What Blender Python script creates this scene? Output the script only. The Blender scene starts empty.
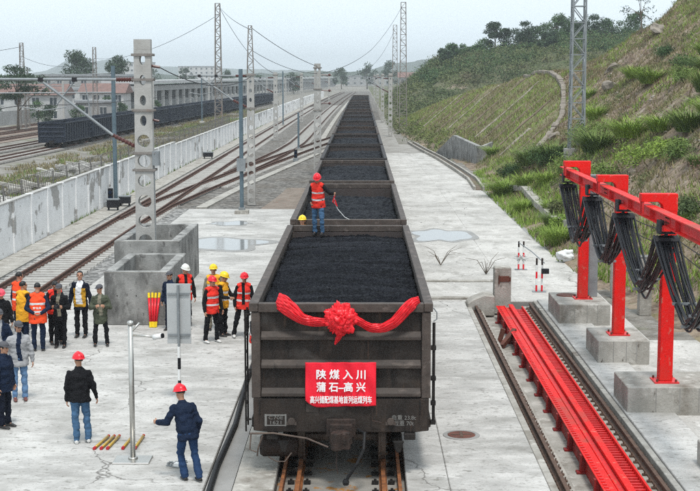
import bpy, bmesh, math, random
import numpy as np
from mathutils import Vector, Matrix, noise
random.seed(7); RNG = np.random.default_rng(7)
S = bpy.context.scene
COL = S.collection
R = math.radians

# ------------------------------------------------------------------ camera
cam_d = bpy.data.cameras.new('camera'); cam = bpy.data.objects.new('camera', cam_d); COL.objects.link(cam)
cam_d.sensor_width = 36.0; cam_d.lens = 1354.0 / 700.0 * 36.0
cam_d.clip_start = 0.5; cam_d.clip_end = 20000
cam.location = (0, 0, 7.1)
cam.rotation_euler = (R(90) - math.atan(170.5 / 1354.0), 0, math.atan(11 / 1354.0))
S.camera = cam

# ------------------------------------------------------------------ sky and sun (bright overcast)
SUN_EL, SUN_AZ = R(66), R(168)
world = bpy.data.worlds.new('World'); S.world = world; world.use_nodes = True
wn, wl = world.node_tree.nodes, world.node_tree.links
for n in list(wn): wn.remove(n)
sky = wn.new('ShaderNodeTexSky'); sky.sky_type = 'NISHITA'; sky.sun_disc = False
sky.sun_elevation = SUN_EL; sky.sun_rotation = SUN_AZ
sky.air_density = 1.0; sky.dust_density = 3.5; sky.ozone_density = 1.0; sky.altitude = 100
hs = wn.new('ShaderNodeHueSaturation'); hs.inputs['Saturation'].default_value = 0.30; hs.inputs['Value'].default_value = 1.0
mixw = wn.new('ShaderNodeMix'); mixw.data_type = 'RGBA'; mixw.inputs[0].default_value = 0.85
mixw.inputs[7].default_value = (8.15, 9.3, 10.05, 1)      # even cloud layer over the clear-sky model
bg = wn.new('ShaderNodeBackground'); bg.inputs[1].default_value = 0.080
wo = wn.new('ShaderNodeOutputWorld')
wl.new(sky.outputs[0], hs.inputs['Color']); wl.new(hs.outputs[0], mixw.inputs[6])
wl.new(mixw.outputs[2], bg.inputs[0]); wl.new(bg.outputs[0], wo.inputs[0])
sun_d = bpy.data.lights.new('sun', 'SUN'); sun_d.energy = 1.5; sun_d.angle = R(10); sun_d.color = (1, .97, .92)
sun = bpy.data.objects.new('sun', sun_d); COL.objects.link(sun)
# direction towards the sun: azimuth measured like the sky texture (0 = +Y, clockwise)
sdir = Vector((math.sin(SUN_AZ) * math.cos(SUN_EL), math.cos(SUN_AZ) * math.cos(SUN_EL), math.sin(SUN_EL)))
sun.rotation_euler = sdir.to_track_quat('Z', 'Y').to_euler()
S.view_settings.view_transform = 'Standard'; S.view_settings.look = 'None'
S.view_settings.exposure = 0.78; S.view_settings.gamma = 1.0
S.cycles.use_denoising = False; S.cycles.pixel_filter_type = 'BLACKMAN_HARRIS'; S.cycles.filter_width = 1.25; S.cycles.sample_clamp_indirect = 3.0
S.cycles.max_bounces = 6; S.cycles.volume_bounces = 0; S.cycles.transparent_max_bounces = 8
S.cycles.diffuse_bounces = 3; S.cycles.glossy_bounces = 2; S.cycles.caustics_reflective = False; S.cycles.caustics_refractive = False

# ------------------------------------------------------------------ materials
MATS = {}
def mat(name, col, rough=.8, var=.25, scale=3.0, col2=None, bump=.0, bscale=None, metal=0., spec=.35, coords='world', stretch=(1, 1, 1), detail=6, thresh=None, objvar=0.0, layer=None, crack=None):
    """base colour varied by noise between col and col2; optional second mottling layer (colour, scale, lo, hi)."""
    if name in MATS: return MATS[name]
    m = bpy.data.materials.new(name); m.use_nodes = True; MATS[name] = m
    nt = m.node_tree; N, L = nt.nodes, nt.links
    b = N['Principled BSDF']
    b.inputs['Roughness'].default_value = rough; b.inputs['Metallic'].default_value = metal
    b.inputs['Specular IOR Level'].default_value = spec
    if coords == 'world':
        g = N.new('ShaderNodeNewGeometry'); src = g.outputs['Position']
    else:
        g = N.new('ShaderNodeTexCoord'); src = g.outputs['Object']
    mp = N.new('ShaderNodeMapping'); mp.inputs['Scale'].default_value = stretch; L.new(src, mp.inputs[0]); src = mp.outputs[0]
    if col2 is None: col2 = tuple(c * (1 - var) for c in col[:3]); col1 = tuple(min(1, c * (1 + var * .6)) for c in col[:3])
    else: col1 = col
    nz = N.new('ShaderNodeTexNoise'); nz.inputs['Scale'].default_value = scale; nz.inputs['Detail'].default_value = detail; nz.inputs['Roughness'].default_value = .62
    L.new(src, nz.inputs['Vector'])
    cr = N.new('ShaderNodeValToRGB'); lo, hi = thresh or (.32, .68)
    cr.color_ramp.elements[0].position = lo; cr.color_ramp.elements[1].position = hi
    cr.color_ramp.elements[0].color = (*col2[:3], 1); cr.color_ramp.elements[1].color = (*col1[:3], 1)
    L.new(nz.outputs['Fac'], cr.inputs[0]); out = cr.outputs[0]
    for (lc, ls, l0, l1, lst) in (layer or []):
        n2 = N.new('ShaderNodeTexNoise'); n2.inputs['Scale'].default_value = ls; n2.inputs['Detail'].default_value = 7; n2.inputs['Roughness'].default_value = .6
        mp2 = N.new('ShaderNodeMapping'); mp2.inputs['Scale'].default_value = lst; mp2.inputs['Location'].default_value = (3.1 * ls, 7.7, 1.3)
        L.new(g.outputs['Position'] if coords == 'world' else g.outputs['Object'], mp2.inputs[0]); L.new(mp2.outputs[0], n2.inputs['Vector'])
        mr = N.new('ShaderNodeMapRange'); mr.inputs[1].default_value = l0; mr.inputs[2].default_value = l1; L.new(n2.outputs['Fac'], mr.inputs[0])
        mx = N.new('ShaderNodeMix'); mx.data_type = 'RGBA'; L.new(mr.outputs[0], mx.inputs[0]); L.new(out, mx.inputs[6]); mx.inputs[7].default_value = (*lc[:3], 1)
        out = mx.outputs[2]
    if crack:
        geo = g.outputs['Position'] if coords == 'world' else g.outputs['Object']
        nd = N.new('ShaderNodeTexNoise'); nd.inputs['Scale'].default_value = 1.3; nd.inputs['Detail'].default_value = 4; L.new(geo, nd.inputs['Vector'])
        ad = N.new('ShaderNodeVectorMath'); ad.operation = 'MULTIPLY_ADD'; L.new(nd.outputs['Color'], ad.inputs[0]); ad.inputs[1].default_value = (.9, .9, .9); L.new(geo, ad.inputs[2])
        vo = N.new('ShaderNodeTexVoronoi'); vo.feature = 'DISTANCE_TO_EDGE'; vo.inputs['Scale'].default_value = crack[0]; L.new(ad.outputs[0], vo.inputs['Vector'])
        c1 = N.new('ShaderNodeMapRange'); c1.inputs[1].default_value = 0; c1.inputs[2].default_value = crack[1]; c1.inputs[3].default_value = 1; c1.inputs[4].default_value = 0; L.new(vo.outputs['Distance'], c1.inputs[0])
        nm = N.new('ShaderNodeTexNoise'); nm.inputs['Scale'].default_value = .33; nm.inputs['Detail'].default_value = 3; L.new(geo, nm.inputs['Vector'])
        c2 = N.new('ShaderNodeMapRange'); c2.inputs[1].default_value = .48; c2.inputs[2].default_value = .56; L.new(nm.outputs['Fac'], c2.inputs[0])
        mu = N.new('ShaderNodeMath'); mu.operation = 'MULTIPLY'; L.new(c1.outputs[0], mu.inputs[0]); L.new(c2.outputs[0], mu.inputs[1])
        mx = N.new('ShaderNodeMix'); mx.data_type = 'RGBA'; L.new(mu.outputs[0], mx.inputs[0]); L.new(out, mx.inputs[6]); mx.inputs[7].default_value = (.13, .12, .11, 1); out = mx.outputs[2]
    if objvar:
        oi = N.new('ShaderNodeObjectInfo'); mr = N.new('ShaderNodeMapRange'); mr.inputs[3].default_value = 1 - objvar; mr.inputs[4].default_value = 1 + objvar * .6
        L.new(oi.outputs['Random'], mr.inputs[0]); vm = N.new('ShaderNodeVectorMath'); vm.operation = 'SCALE'
        L.new(out, vm.inputs[0]); L.new(mr.outputs[0], vm.inputs['Scale']); out = vm.outputs[0]
    L.new(out, b.inputs['Base Color'])
    if bump:
        nb = N.new('ShaderNodeTexNoise'); nb.inputs['Scale'].default_value = bscale or scale * 4; nb.inputs['Detail'].default_value = 5
        L.new(src, nb.inputs['Vector']); bp = N.new('ShaderNodeBump'); bp.inputs['Strength'].default_value = bump; bp.inputs['Distance'].default_value = .05
        L.new(nb.outputs['Fac'], bp.inputs['Height']); L.new(bp.outputs[0], b.inputs['Normal'])
    return m

def gravel_mat(name, c1, c2, cell=9.0, patch=None):
    m = bpy.data.materials.new(name); m.use_nodes = True; MATS[name] = m
    N, L = m.node_tree.nodes, m.node_tree.links; b = N['Principled BSDF']; b.inputs['Roughness'].default_value = .95; b.inputs['Specular IOR Level'].default_value = .2
    g = N.new('ShaderNodeNewGeometry'); v = N.new('ShaderNodeTexVoronoi'); v.inputs['Scale'].default_value = cell; L.new(g.outputs['Position'], v.inputs['Vector'])
    sp = N.new('ShaderNodeSeparateColor'); L.new(v.outputs['Color'], sp.inputs[0])
    mx = N.new('ShaderNodeMix'); mx.data_type = 'RGBA'; L.new(sp.outputs[0], mx.inputs[0]); mx.inputs[6].default_value = (*c1, 1); mx.inputs[7].default_value = (*c2, 1)
    out = mx.outputs[2]
    nz = N.new('ShaderNodeTexNoise'); nz.inputs['Scale'].default_value = .35; nz.inputs['Detail'].default_value = 6; L.new(g.outputs['Position'], nz.inputs['Vector'])
    mr = N.new('ShaderNodeMapRange'); mr.inputs[1].default_value = .42; mr.inputs[2].default_value = .66; L.new(nz.outputs['Fac'], mr.inputs[0])
    m2 = N.new('ShaderNodeMix'); m2.data_type = 'RGBA'; L.new(mr.outputs[0], m2.inputs[0]); L.new(out, m2.inputs[6])
    pc = patch or tuple(c * .55 for c in c1); m2.inputs[7].default_value = (*pc, 1)
    n5 = N.new('ShaderNodeTexNoise'); n5.inputs['Scale'].default_value = 2.6; n5.inputs['Detail'].default_value = 9; n5.inputs['Roughness'].default_value = .8; L.new(g.outputs['Position'], n5.inputs['Vector'])
    r5 = N.new('ShaderNodeMapRange'); r5.inputs[1].default_value = .38; r5.inputs[2].default_value = .62; r5.inputs[3].default_value = .45; r5.inputs[4].default_value = 1.35; L.new(n5.outputs['Fac'], r5.inputs[0])
    v5 = N.new('ShaderNodeVectorMath'); v5.operation = 'SCALE'; L.new(out, v5.inputs[0]); L.new(r5.outputs[0], v5.inputs['Scale']); out = v5.outputs[0]
    m3 = N.new('ShaderNodeMix'); m3.data_type = 'RGBA'; m3.inputs[0].default_value = .45; L.new(m2.outputs[2], m3.inputs[7]); L.new(out, m3.inputs[6])
    L.new(m3.outputs[2], b.inputs['Base Color'])
    bp = N.new('ShaderNodeBump'); bp.inputs['Strength'].default_value = 1.0; bp.inputs['Distance'].default_value = .05; L.new(v.outputs['Distance'], bp.inputs['Height']); bp.invert = True
    L.new(bp.outputs[0], b.inputs['Normal'])
    return m

def plain(name, col, rough=.6, metal=0., spec=.4, **k): return mat(name, col, rough=rough, var=.12, scale=4, metal=metal, spec=spec, coords='object', **k)

# ------------------------------------------------------------------ mesh builder
class MB:
    def __init__(s): s.v = []; s.f = []; s.mi = []; s.cur = 0
    def add(s, vs, fs):
        o = len(s.v); s.v.extend([tuple(p) for p in vs]); s.f.extend([tuple(i + o for i in f) for f in fs]); s.mi.extend([s.cur] * len(fs)); return s
    def box(s, x0, x1, y0, y1, z0, z1):
        vs = [(x0, y0, z0), (x1, y0, z0), (x1, y1, z0), (x0, y1, z0), (x0, y0, z1), (x1, y0, z1), (x1, y1, z1), (x0, y1, z1)]
        return s.add(vs, [(0, 3, 2, 1), (4, 5, 6, 7), (0, 1, 5, 4), (1, 2, 6, 5), (2, 3, 7, 6), (3, 0, 4, 7)])
    def cbox(s, c, d, rot=None):
        hx, hy, hz = d[0] / 2, d[1] / 2, d[2] / 2
        vs = [Vector(p) for p in [(-hx, -hy, -hz), (hx, -hy, -hz), (hx, hy, -hz), (-hx, hy, -hz), (-hx, -hy, hz), (hx, -hy, hz), (hx, hy, hz), (-hx, hy, hz)]]
        if rot is not None: vs = [rot @ p for p in vs]
        c = Vector(c)
        return s.add([p + c for p in vs], [(0, 3, 2, 1), (4, 5, 6, 7), (0, 1, 5, 4), (1, 2, 6, 5), (2, 3, 7, 6), (3, 0, 4, 7)])
    def bar(s, a, b, w, h=None, up=(0, 0, 1)):
        a, b = Vector(a), Vector(b); h = h or w; d = b - a; L_ = d.length
        if L_ < 1e-6: return s
        d.normalize(); u = Vector(up)
        if abs(d.dot(u)) > .95: u = Vector((0, 1, 0)) if abs(d.y) < .9 else Vector((1, 0, 0))
        x = d.cross(u).normalized(); z = x.cross(d)
        M_ = Matrix((x, d, z)).transposed()
        return s.cbox((a + b) / 2, (w, L_, h), M_)
    def tube(s, pts, r, n=8, caps=True):
        pts = [Vector(p) for p in pts]; m = len(pts); rs = r if isinstance(r, (list, tuple)) else [r] * m
        vs = []; prev = None
        for i, p in enumerate(pts):
            d = (pts[min(i + 1, m - 1)] - pts[max(i - 1, 0)])
            d = d.normalized() if d.length > 1e-9 else Vector((0, 0, 1))
            if prev is None:
                u = Vector((0, 0, 1)) if abs(d.z) < .9 else Vector((1, 0, 0)); x = d.cross(u).normalized()
            else:
                x = (prev - d * prev.dot(d)); x = x.normalized() if x.length > 1e-6 else d.orthogonal().normalized()
            prev = x; y = d.cross(x)
            for k in range(n):
                a = 2 * math.pi * k / n; vs.append(p + (x * math.cos(a) + y * math.sin(a)) * rs[i])
        fs = []
        for i in range(m - 1):
            for k in range(n):
                k2 = (k + 1) % n; fs.append((i * n + k, i * n + k2, (i + 1) * n + k2, (i + 1) * n + k))
        if caps: fs.append(tuple(range(n - 1, -1, -1))); fs.append(tuple((m - 1) * n + k for k in range(n)))
        return s.add(vs, fs)
    def lathe(s, prof, n=16, c=(0, 0, 0), axis='z', sx=1, sy=1):
        vs = []; m = len(prof)
        for (r, z) in prof:
            for k in range(n):
                a = 2 * math.pi * k / n; x, y = r * math.cos(a) * sx, r * math.sin(a) * sy
                p = (x, y, z) if axis == 'z' else ((z, x, y) if axis == 'x' else (x, z, y))
                vs.append((p[0] + c[0], p[1] + c[1], p[2] + c[2]))
        fs = []
        for i in range(m - 1):
            for k in range(n):
                k2 = (k + 1) % n; fs.append((i * n + k, i * n + k2, (i + 1) * n + k2, (i + 1) * n + k))
        if prof[0][0] > 1e-6: fs.append(tuple(range(n - 1, -1, -1)))
        if prof[-1][0] > 1e-6: fs.append(tuple((m - 1) * n + k for k in range(n)))
        return s.add(vs, fs)
    def prism(s, poly, z0, z1):
        n = len(poly); vs = [(x, y, z0) for x, y in poly] + [(x, y, z1) for x, y in poly]
        return s.add(vs, [tuple(range(n - 1, -1, -1)), tuple(range(n, 2 * n))] + [(i, (i + 1) % n, n + (i + 1) % n, n + i) for i in range(n)])
    def sweep(s, prof, path):
        """prof: closed list of (side, up); path: list of (point, side vector)"""
        n = len(prof); vs = []
        for p, sd in path:
            p = Vector(p); sd = Vector(sd).normalized()
            for (a, b) in prof: vs.append(p + sd * a + Vector((0, 0, b)))
        m = len(path); fs = []
        for i in range(m - 1):
            for k in range(n):
                k2 = (k + 1) % n; fs.append((i * n + k, (i + 1) * n + k, (i + 1) * n + k2, i * n + k2))
        fs.append(tuple(range(n))); fs.append(tuple((m - 1) * n + k for k in range(n - 1, -1, -1)))
        return s.add(vs, fs)
    def mesh(s, name, smooth=False):
        me = bpy.data.meshes.new(name); me.from_pydata(s.v, [], s.f); me.update()
        if any(s.mi): me.polygons.foreach_set('material_index', s.mi)
        bm = bmesh.new(); bm.from_mesh(me); bmesh.ops.recalc_face_normals(bm, faces=bm.faces); bm.to_mesh(me); bm.free()
        if smooth: me.polygons.foreach_set('use_smooth', [True] * len(me.polygons))
        return me
    def build(s, name, m, parent=None, smooth=False, bevel=0, loc=None):
        return link(name, s.mesh(name, smooth), m, parent, bevel, loc)

def link(name, me, m, parent=None, bevel=0, loc=None):
    ms = m if isinstance(m, (list, tuple)) else [m]
    if not me.materials:
        for q in ms: me.materials.append(q)
    o = bpy.data.objects.new(name, me); COL.objects.link(o)
    if parent: o.parent = parent
    if loc: o.location = loc
    if bevel:
        md = o.modifiers.new('edge', 'BEVEL'); md.width = bevel; md.segments = 1; md.limit_method = 'ANGLE'
    return o
def tag(o, label, cat, group=None, kind=None):
    o['label'] = label; o['category'] = cat
    if group: o['group'] = group
    if kind: o['kind'] = kind
    return o
def struct(o, label=None):
    o['kind'] = 'structure'
    if label: o['label'] = label
    return o
def thing(name, label, cat, loc=(0, 0, 0), rz=0, group=None, kind=None):
    o = bpy.data.objects.new(name, None); COL.objects.link(o); o.location = loc; o.rotation_euler = (0, 0, rz); o.empty_display_size = .3
    return tag(o, label, cat, group, kind)
def kids(o): return list(KIDS.get(o.name, [])) or [c for c in o.children]
KIDS = {}
def copy_tree(o, parent=None, swap=None):
    c = o.copy(); COL.objects.link(c); c.parent = parent
    if swap and c.type == 'MESH':
        for i, sl in enumerate(c.material_slots):
            if sl.material and sl.material.name in swap:
                nm_ = sl.material.name; sl.link = 'OBJECT'; sl.material = swap[nm_]
    for ch in o.children: copy_tree(ch, c, swap)
    return c
def raw(name, V, F, m, parent=None, smooth=False):
    """big array meshes: V (n,3), F (k,3|4)"""
    me = bpy.data.meshes.new(name); V = np.asarray(V, np.float32); F = np.asarray(F, np.int32); k = F.shape[1]
    me.vertices.add(len(V)); me.vertices.foreach_set('co', V.ravel())
    me.loops.add(F.size); me.loops.foreach_set('vertex_index', F.ravel())
    me.polygons.add(len(F)); me.polygons.foreach_set('loop_start', np.arange(0, F.size, k, dtype=np.int32))
    try: me.polygons.foreach_set('loop_total', np.full(len(F), k, dtype=np.int32))
    except Exception: pass
    me.update(calc_edges=True); me.validate()
    if smooth: me.polygons.foreach_set('use_smooth', [True] * len(me.polygons))
    return link(name, me, m, parent)
def smooth01(a, b, x):
    t = np.clip((np.asarray(x, float) - a) / (b - a), 0, 1); return t * t * (3 - 2 * t)
def cx(y):
    """the whole corridor bends gently beyond 150 m"""
    return 3.0 * ((max(y, 150) - 150) / 363.0) ** 2

_perm = RNG.permutation(512)
def vnoise(x, y, seed=0):
    x = np.asarray(x, float) + seed * 17.3; y = np.asarray(y, float) + seed * 9.1
    xi = np.floor(x).astype(int); yi = np.floor(y).astype(int); xf = x - xi; yf = y - yi
    u = xf * xf * (3 - 2 * xf); v = yf * yf * (3 - 2 * yf)
    def h(a, b): return _perm[(_perm[a & 511] + b) & 511] / 511.0
    return (h(xi, yi) * (1 - u) + h(xi + 1, yi) * u) * (1 - v) + (h(xi, yi + 1) * (1 - u) + h(xi + 1, yi + 1) * u) * v
def fbm(x, y, oct=4, seed=0):
    s = 0; a = .5; t = 0
    for i in range(oct): s = s + a * vnoise(np.asarray(x) * 2 ** i, np.asarray(y) * 2 ** i, seed + i); t += a; a *= .5
    return s / t
M = {}
M['concrete'] = mat('concrete', (.53, .515, .49), .8, scale=.7, col2=(.30, .29, .275), bump=.12, bscale=14, thresh=(.25, .6),
    layer=[((.34, .33, .31), 1.3, .48, .72, (.6, 1.3, 1)), ((.58, .565, .54), 2.6, .52, .72, (.6, 1.3, 1)), ((.25, .24, .22), .5, .52, .72, (.8, 1.3, 1)), ((.20, .19, .17), 9, .57, .70, (.7, 1, 1)), ((.26, .25, .23), 28, .56, .70, (.7, 1, 1)), ((.13, .12, .11), 2.4, .68, .76, (.8, 1.2, 1))], objvar=.05, crack=(.22, .005))
M['concrete_road'] = mat('concrete_road', (.55, .53, .50), .78, scale=.35, col2=(.36, .345, .32), bump=.15, bscale=12, thresh=(.3, .6),
    layer=[((.32, .305, .28), .8, .50, .72, (1.6, .7, 1)), ((.23, .215, .19), .4, .56, .74, (1, .8, 1)), ((.62, .60, .57), 3, .56, .7, (1, .8, 1)), ((.18, .165, .145), 6, .60, .72, (1, .7, 1)), ((.28, .265, .24), 22, .55, .70, (1, .7, 1))], objvar=.07, crack=(.2, .007))
M['concrete_cast'] = mat('concrete_cast', (.36, .355, .34), .85, scale=1.6, col2=(.17, .168, .16), bump=.2, bscale=20, coords='world', thresh=(.3, .7),
    layer=[((.09, .088, .084), 1.6, .50, .68, (1, 1, .45)), ((.10, .095, .09), 7, .58, .72, (1, 1, .5)), ((.5, .49, .47), 3, .6, .8, (1, 1, .5))])
M['concrete_pale'] = mat('concrete_pale', (.43, .41, .375), .88, scale=2, col2=(.26, .245, .215), bump=.25, bscale=20,
    layer=[((.15, .125, .10), 1.3, .54, .72, (1, 1, .5)), ((.52, .50, .46), 3.5, .57, .7, (1, 1, 1)), ((.11, .095, .08), 6, .64, .72, (1, 1, .6))])
M['mast_concrete'] = mat('mast_concrete', (.44, .43, .41), .85, scale=2, col2=(.33, .32, .30), bump=.15, bscale=14, layer=[((.22, .2, .18), 1.5, .6, .8, (1, 1, .3))])
M['sleeper'] = mat('sleeper', (.50, .49, .46), .9, scale=2, col2=(.34, .32, .30), bump=.2, bscale=18, objvar=.1, layer=[((.2, .16, .13), 3, .6, .78, (1, 1, 1))])
M['ballast'] = gravel_mat('ballast', (.40, .39, .375), (.07, .068, .065), 7)
M['ballast_far'] = gravel_mat('ballast_far', (.25, .235, .215), (.075, .07, .065), 4.5, (.11, .09, .07))
M['rail_rust'] = mat('rail_rust', (.13, .062, .042), .75, scale=5, col2=(.065, .036, .027), bump=.2, bscale=30)
M['rail_orange'] = mat('rail_orange', (.30, .11, .035), .8, scale=5, col2=(.12, .045, .02), bump=.2, bscale=30)
M['rail_brown'] = mat('rail_brown', (.13, .075, .05), .7, scale=6, col2=(.06, .035, .025), bump=.2, bscale=30)
M['rail_head'] = mat('rail_head', (.35, .32, .30), .35, metal=.8, scale=6, col2=(.2, .16, .14))
M['wall_paint'] = mat('wall_paint', (.80, .80, .80), .85, scale=1.3, col2=(.70, .70, .70), bump=.1, bscale=10,
    layer=[((.36, .35, .335), 0.5, .585, .61, (1, 1, 1.2)), ((.22, .21, .19), 2.4, .655, .68, (1, .8, .7)), ((.48, .47, .45), .8, .60, .8, (1, 1, 1))])
M['wagon'] = mat('wagon_steel', (.036, .027, .022), .7, scale=2.2, col2=(.017, .0135, .012), bump=.12, bscale=18, coords='object', spec=.25,
    layer=[((.075, .052, .040), 1.7, .58, .8, (1.2, 1, .35)), ((.010, .008, .007), 2.3, .55, .72, (3.5, 1, .4)), ((.10, .055, .035), 2.9, .62, .74, (3.0, 1, .35)), ((.085, .075, .068), 1.1, .56, .78, (1, 1, 1.6)), ((.13, .10, .085), 16, .70, .78, (1, 1, .7))])
M['wagon_inner'] = mat('wagon_inner_steel', (.06, .045, .042), .7, scale=2.5, col2=(.05, .042, .04), bump=.1, bscale=18, coords='object')
M['wagon_rim'] = mat('wagon_rim_steel', (.085, .066, .056), .65, scale=4, col2=(.045, .035, .03), bump=.1, coords='object', layer=[((.17, .135, .12), 5, .58, .75, (1, .4, 1))])
M['wagon_blue'] = mat('wagon_blue_paint', (.008, .014, .030), .65, scale=2.5, col2=(.004, .007, .014), coords='object', layer=[((.04, .04, .045), 2, .62, .8, (1, 1, .4))])
M['wagon_blue2'] = mat('wagon_blue_dark', (.012, .019, .037), .65, scale=2.5, col2=(.006, .010, .02), coords='object')
M['under'] = mat('underframe', (.018, .014, .012), .8, scale=4, col2=(.007, .006, .0055), coords='object', bump=.2)
M['under_rust'] = mat('underframe_rust', (.045, .028, .022), .75, scale=7, col2=(.018, .013, .011), coords='object', bump=.2)
M['wheel'] = mat('wheel_steel', (.16, .12, .095), .55, metal=.2, scale=4, col2=(.06, .045, .04), coords='object')
M['coal'] = mat('coal', (.009, .010, .015), .62, scale=3.0, col2=(.003, .0035, .005), bump=.9, bscale=16, spec=.10, layer=[((.024, .026, .033), 1.1, .50, .72, (.16, 2.3, 1)), ((.003, .003, .004), 1.6, .54, .70, (.2, 2.2, 1))])  # pale and dark cross bands paint the rows' light and shade into the colour
M['stencil'] = plain('stencil_paint', (.19, .185, .175), .8)
M['rubber'] = plain('black_rubber', (.012, .012, .013), .6, spec=.25)
M['silk'] = mat('red_silk', (.80, .010, .020), .38, scale=6, col2=(.70, .008, .018), coords='object', spec=.4)
M['banner'] = mat('banner_cloth', (.86, .012, .035), .65, scale=3, col2=(.80, .01, .03), coords='object')
M['banner_text'] = plain('banner_lettering', (.88, .86, .86), .6)
M['red_paint'] = mat('red_paint', (.80, .010, .006), .55, scale=1.5, col2=(.60, .009, .008), spec=.22, bump=.05, bscale=20, layer=[((.42, .03, .02), 3, .6, .76, (1, 1, .5)), ((.46, .17, .13), 7, .60, .72, (1, 1, .6)), ((.14, .04, .03), 15, .66, .70, (1, 1, 1)), ((.40, .05, .035), .8, .52, .70, (1, 1, .4))])
M['red_paint2'] = mat('red_paint_worn', (.70, .02, .022), .45, scale=3, col2=(.50, .02, .02), spec=.5, layer=[((.45, .14, .05), 2.4, .63, .76, (1, .5, 1)), ((.75, .12, .12), 9, .6, .8, (1, 1, 1))])
M['cable'] = plain('black_cable', (.008, .008, .011), .42, spec=.35)
M['galv'] = mat('galvanised_steel', (.30, .32, .33), .55, metal=.3, scale=3, col2=(.20, .215, .225), coords='object')
M['blue_pole'] = mat('blue_grey_paint', (.12, .17, .20), .55, scale=3, col2=(.08, .115, .14), coords='object')
M['lattice'] = mat('lattice_steel', (.27, .25, .23), .6, metal=.2, scale=3, col2=(.19, .165, .15), layer=[((.25, .12, .07), 1.5, .6, .78, (1, 1, .3))])
M['iron'] = plain('dark_iron', (.028, .028, .032), .6, metal=.2, spec=.2)
M['rust'] = mat('rusty_iron', (.16, .05, .03), .7, scale=5, col2=(.08, .03, .02), coords='object')
M['insul'] = plain('brown_insulator', (.10, .035, .03), .3)
M['stainless'] = plain('stainless_steel', (.50, .49, .46), .3, metal=.75)
M['white_paint'] = plain('white_paint', (.78, .78, .77), .55)
M['black_paint'] = plain('black_paint', (.012, .012, .015), .55, spec=.25)
M['sign_back'] = mat('sign_back_sheet', (.50, .51, .51), .5, metal=.2, scale=1.5, col2=(.42, .43, .43), coords='object')
M['gold'] = mat('gold_foil', (.62, .42, .10), .35, metal=.5, scale=8, col2=(.45, .28, .05), coords='object')
M['crimson'] = plain('crimson_paper', (.45, .015, .02), .5)
M['grass'] = mat('grass_blades', (.21, .28, .07), .75, scale=.9, col2=(.09, .145, .045), spec=.2)
M['grass_bright'] = mat('grass_blades_bright', (.29, .40, .075), .75, scale=.9, col2=(.14, .22, .045), spec=.2)
M['grass_dry'] = mat('grass_dry', (.27, .23, .13), .85, scale=1.0, col2=(.15, .13, .07), spec=.15)
M['scrub'] = mat('scrub_leaves', (.16, .18, .07), .8, scale=.10, col2=(.055, .09, .038), spec=.2, layer=[((.15, .125, .075), .22, .52, .68, (1, 1, 1))])
M['leaf'] = mat('tree_leaves', (.085, .15, .05), .75, scale=.3, col2=(.025, .055, .024), spec=.2)
M['leaf_dark'] = mat('tree_leaves_dark', (.06, .095, .048), .75, scale=.5, col2=(.026, .048, .028), spec=.2)
M['bark'] = mat('bark', (.16, .13, .10), .9, scale=3, col2=(.09, .07, .055), bump=.3)
M['rock'] = mat('rock', (.30, .265, .22), .9, scale=1.5, col2=(.15, .125, .105), bump=.4)
M['soil'] = mat('soil', (.18, .135, .10), .95, scale=1.2, col2=(.10, .08, .06), bump=.4)
M['water'] = plain('still_water', (.26, .255, .245), .09, spec=.5)
M['plaster'] = mat('white_plaster', (.52, .52, .51), .85, scale=.4, col2=(.38, .38, .375), layer=[((.34, .33, .32), .5, .6, .8, (1, 1, .3))])
M['plaster_grey'] = mat('grey_plaster', (.36, .36, .355), .9, scale=.4, col2=(.26, .26, .255), layer=[((.18, .175, .17), .6, .6, .8, (1, 1, .3))])
M['roof_red'] = mat('red_roof', (.22, .13, .11), .8, scale=1, col2=(.15, .095, .085))
M['roof_grey'] = mat('grey_roof', (.30, .31, .32), .7, scale=1, col2=(.22, .23, .24))
M['window'] = plain('dark_window_glass', (.05, .06, .07), .15, spec=.6)
M['puddle_edge'] = mat('damp_concrete', (.30, .29, .275), .5, scale=1.5, col2=(.22, .21, .195))
# people
M['skin'] = mat('skin', (.46, .25, .165), .55, scale=7, col2=(.40, .205, .13), coords='object')
M['hair'] = plain('black_hair', (.012, .011, .011), .5)
def cloth(n, c, k=.25): return mat(n, c, .85, scale=5, col2=tuple(a * (1 - k) for a in c), coords='object', bump=.35, bscale=12, spec=.15)
M['c_black'] = cloth('black_cloth', (.010, .010, .012)); M['c_navy'] = cloth('navy_cloth', (.011, .020, .045)); M['c_dnavy'] = cloth('dark_navy_cloth', (.008, .011, .022))
M['c_jeans'] = cloth('blue_denim', (.065, .14, .25)); M['c_djeans'] = cloth('dark_denim', (.022, .05, .12)); M['c_ljeans'] = cloth('light_denim', (.14, .25, .42))
M['c_olive'] = cloth('olive_cloth', (.085, .095, .065)); M['c_grey'] = cloth('grey_cloth', (.38, .38, .39)); M['c_white'] = cloth('white_cloth', (.72, .73, .74), .12)
M['c_orange'] = cloth('orange_vest', (.90, .085, .025), .15); M['c_redv'] = cloth('red_vest', (.86, .045, .03), .15); M['c_yellow'] = cloth('yellow_vest', (.86, .42, .03), .15)
M['c_khaki'] = cloth('khaki_cloth', (.23, .21, .16)); M['c_mustard'] = cloth('mustard_cloth', (.60, .32, .03)); M['c_pale'] = cloth('pale_trim', (.6, .61, .6))
M['strip'] = plain('reflective_strip', (.62, .62, .63), .4)
M['h_red'] = plain('red_helmet', (.80, .015, .03), .3); M['h_yellow'] = plain('yellow_helmet', (.85, .60, .02), .3); M['h_white'] = plain('white_helmet', (.72, .72, .68), .35); M['h_pink'] = plain('rose_helmet', (.78, .08, .12), .35)
M['capcloth'] = cloth('grey_cap', (.10, .10, .11)); M['sh_dark'] = plain('dark_shoe', (.02, .018, .018), .5); M['sh_white'] = plain('white_shoe', (.65, .64, .62), .6); M['sh_brown'] = plain('brown_shoe', (.14, .045, .035), .45)
M['lip'] = plain('lips', (.33, .12, .10), .5); M['eye'] = plain('eyes', (.02, .015, .012), .25)

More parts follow.
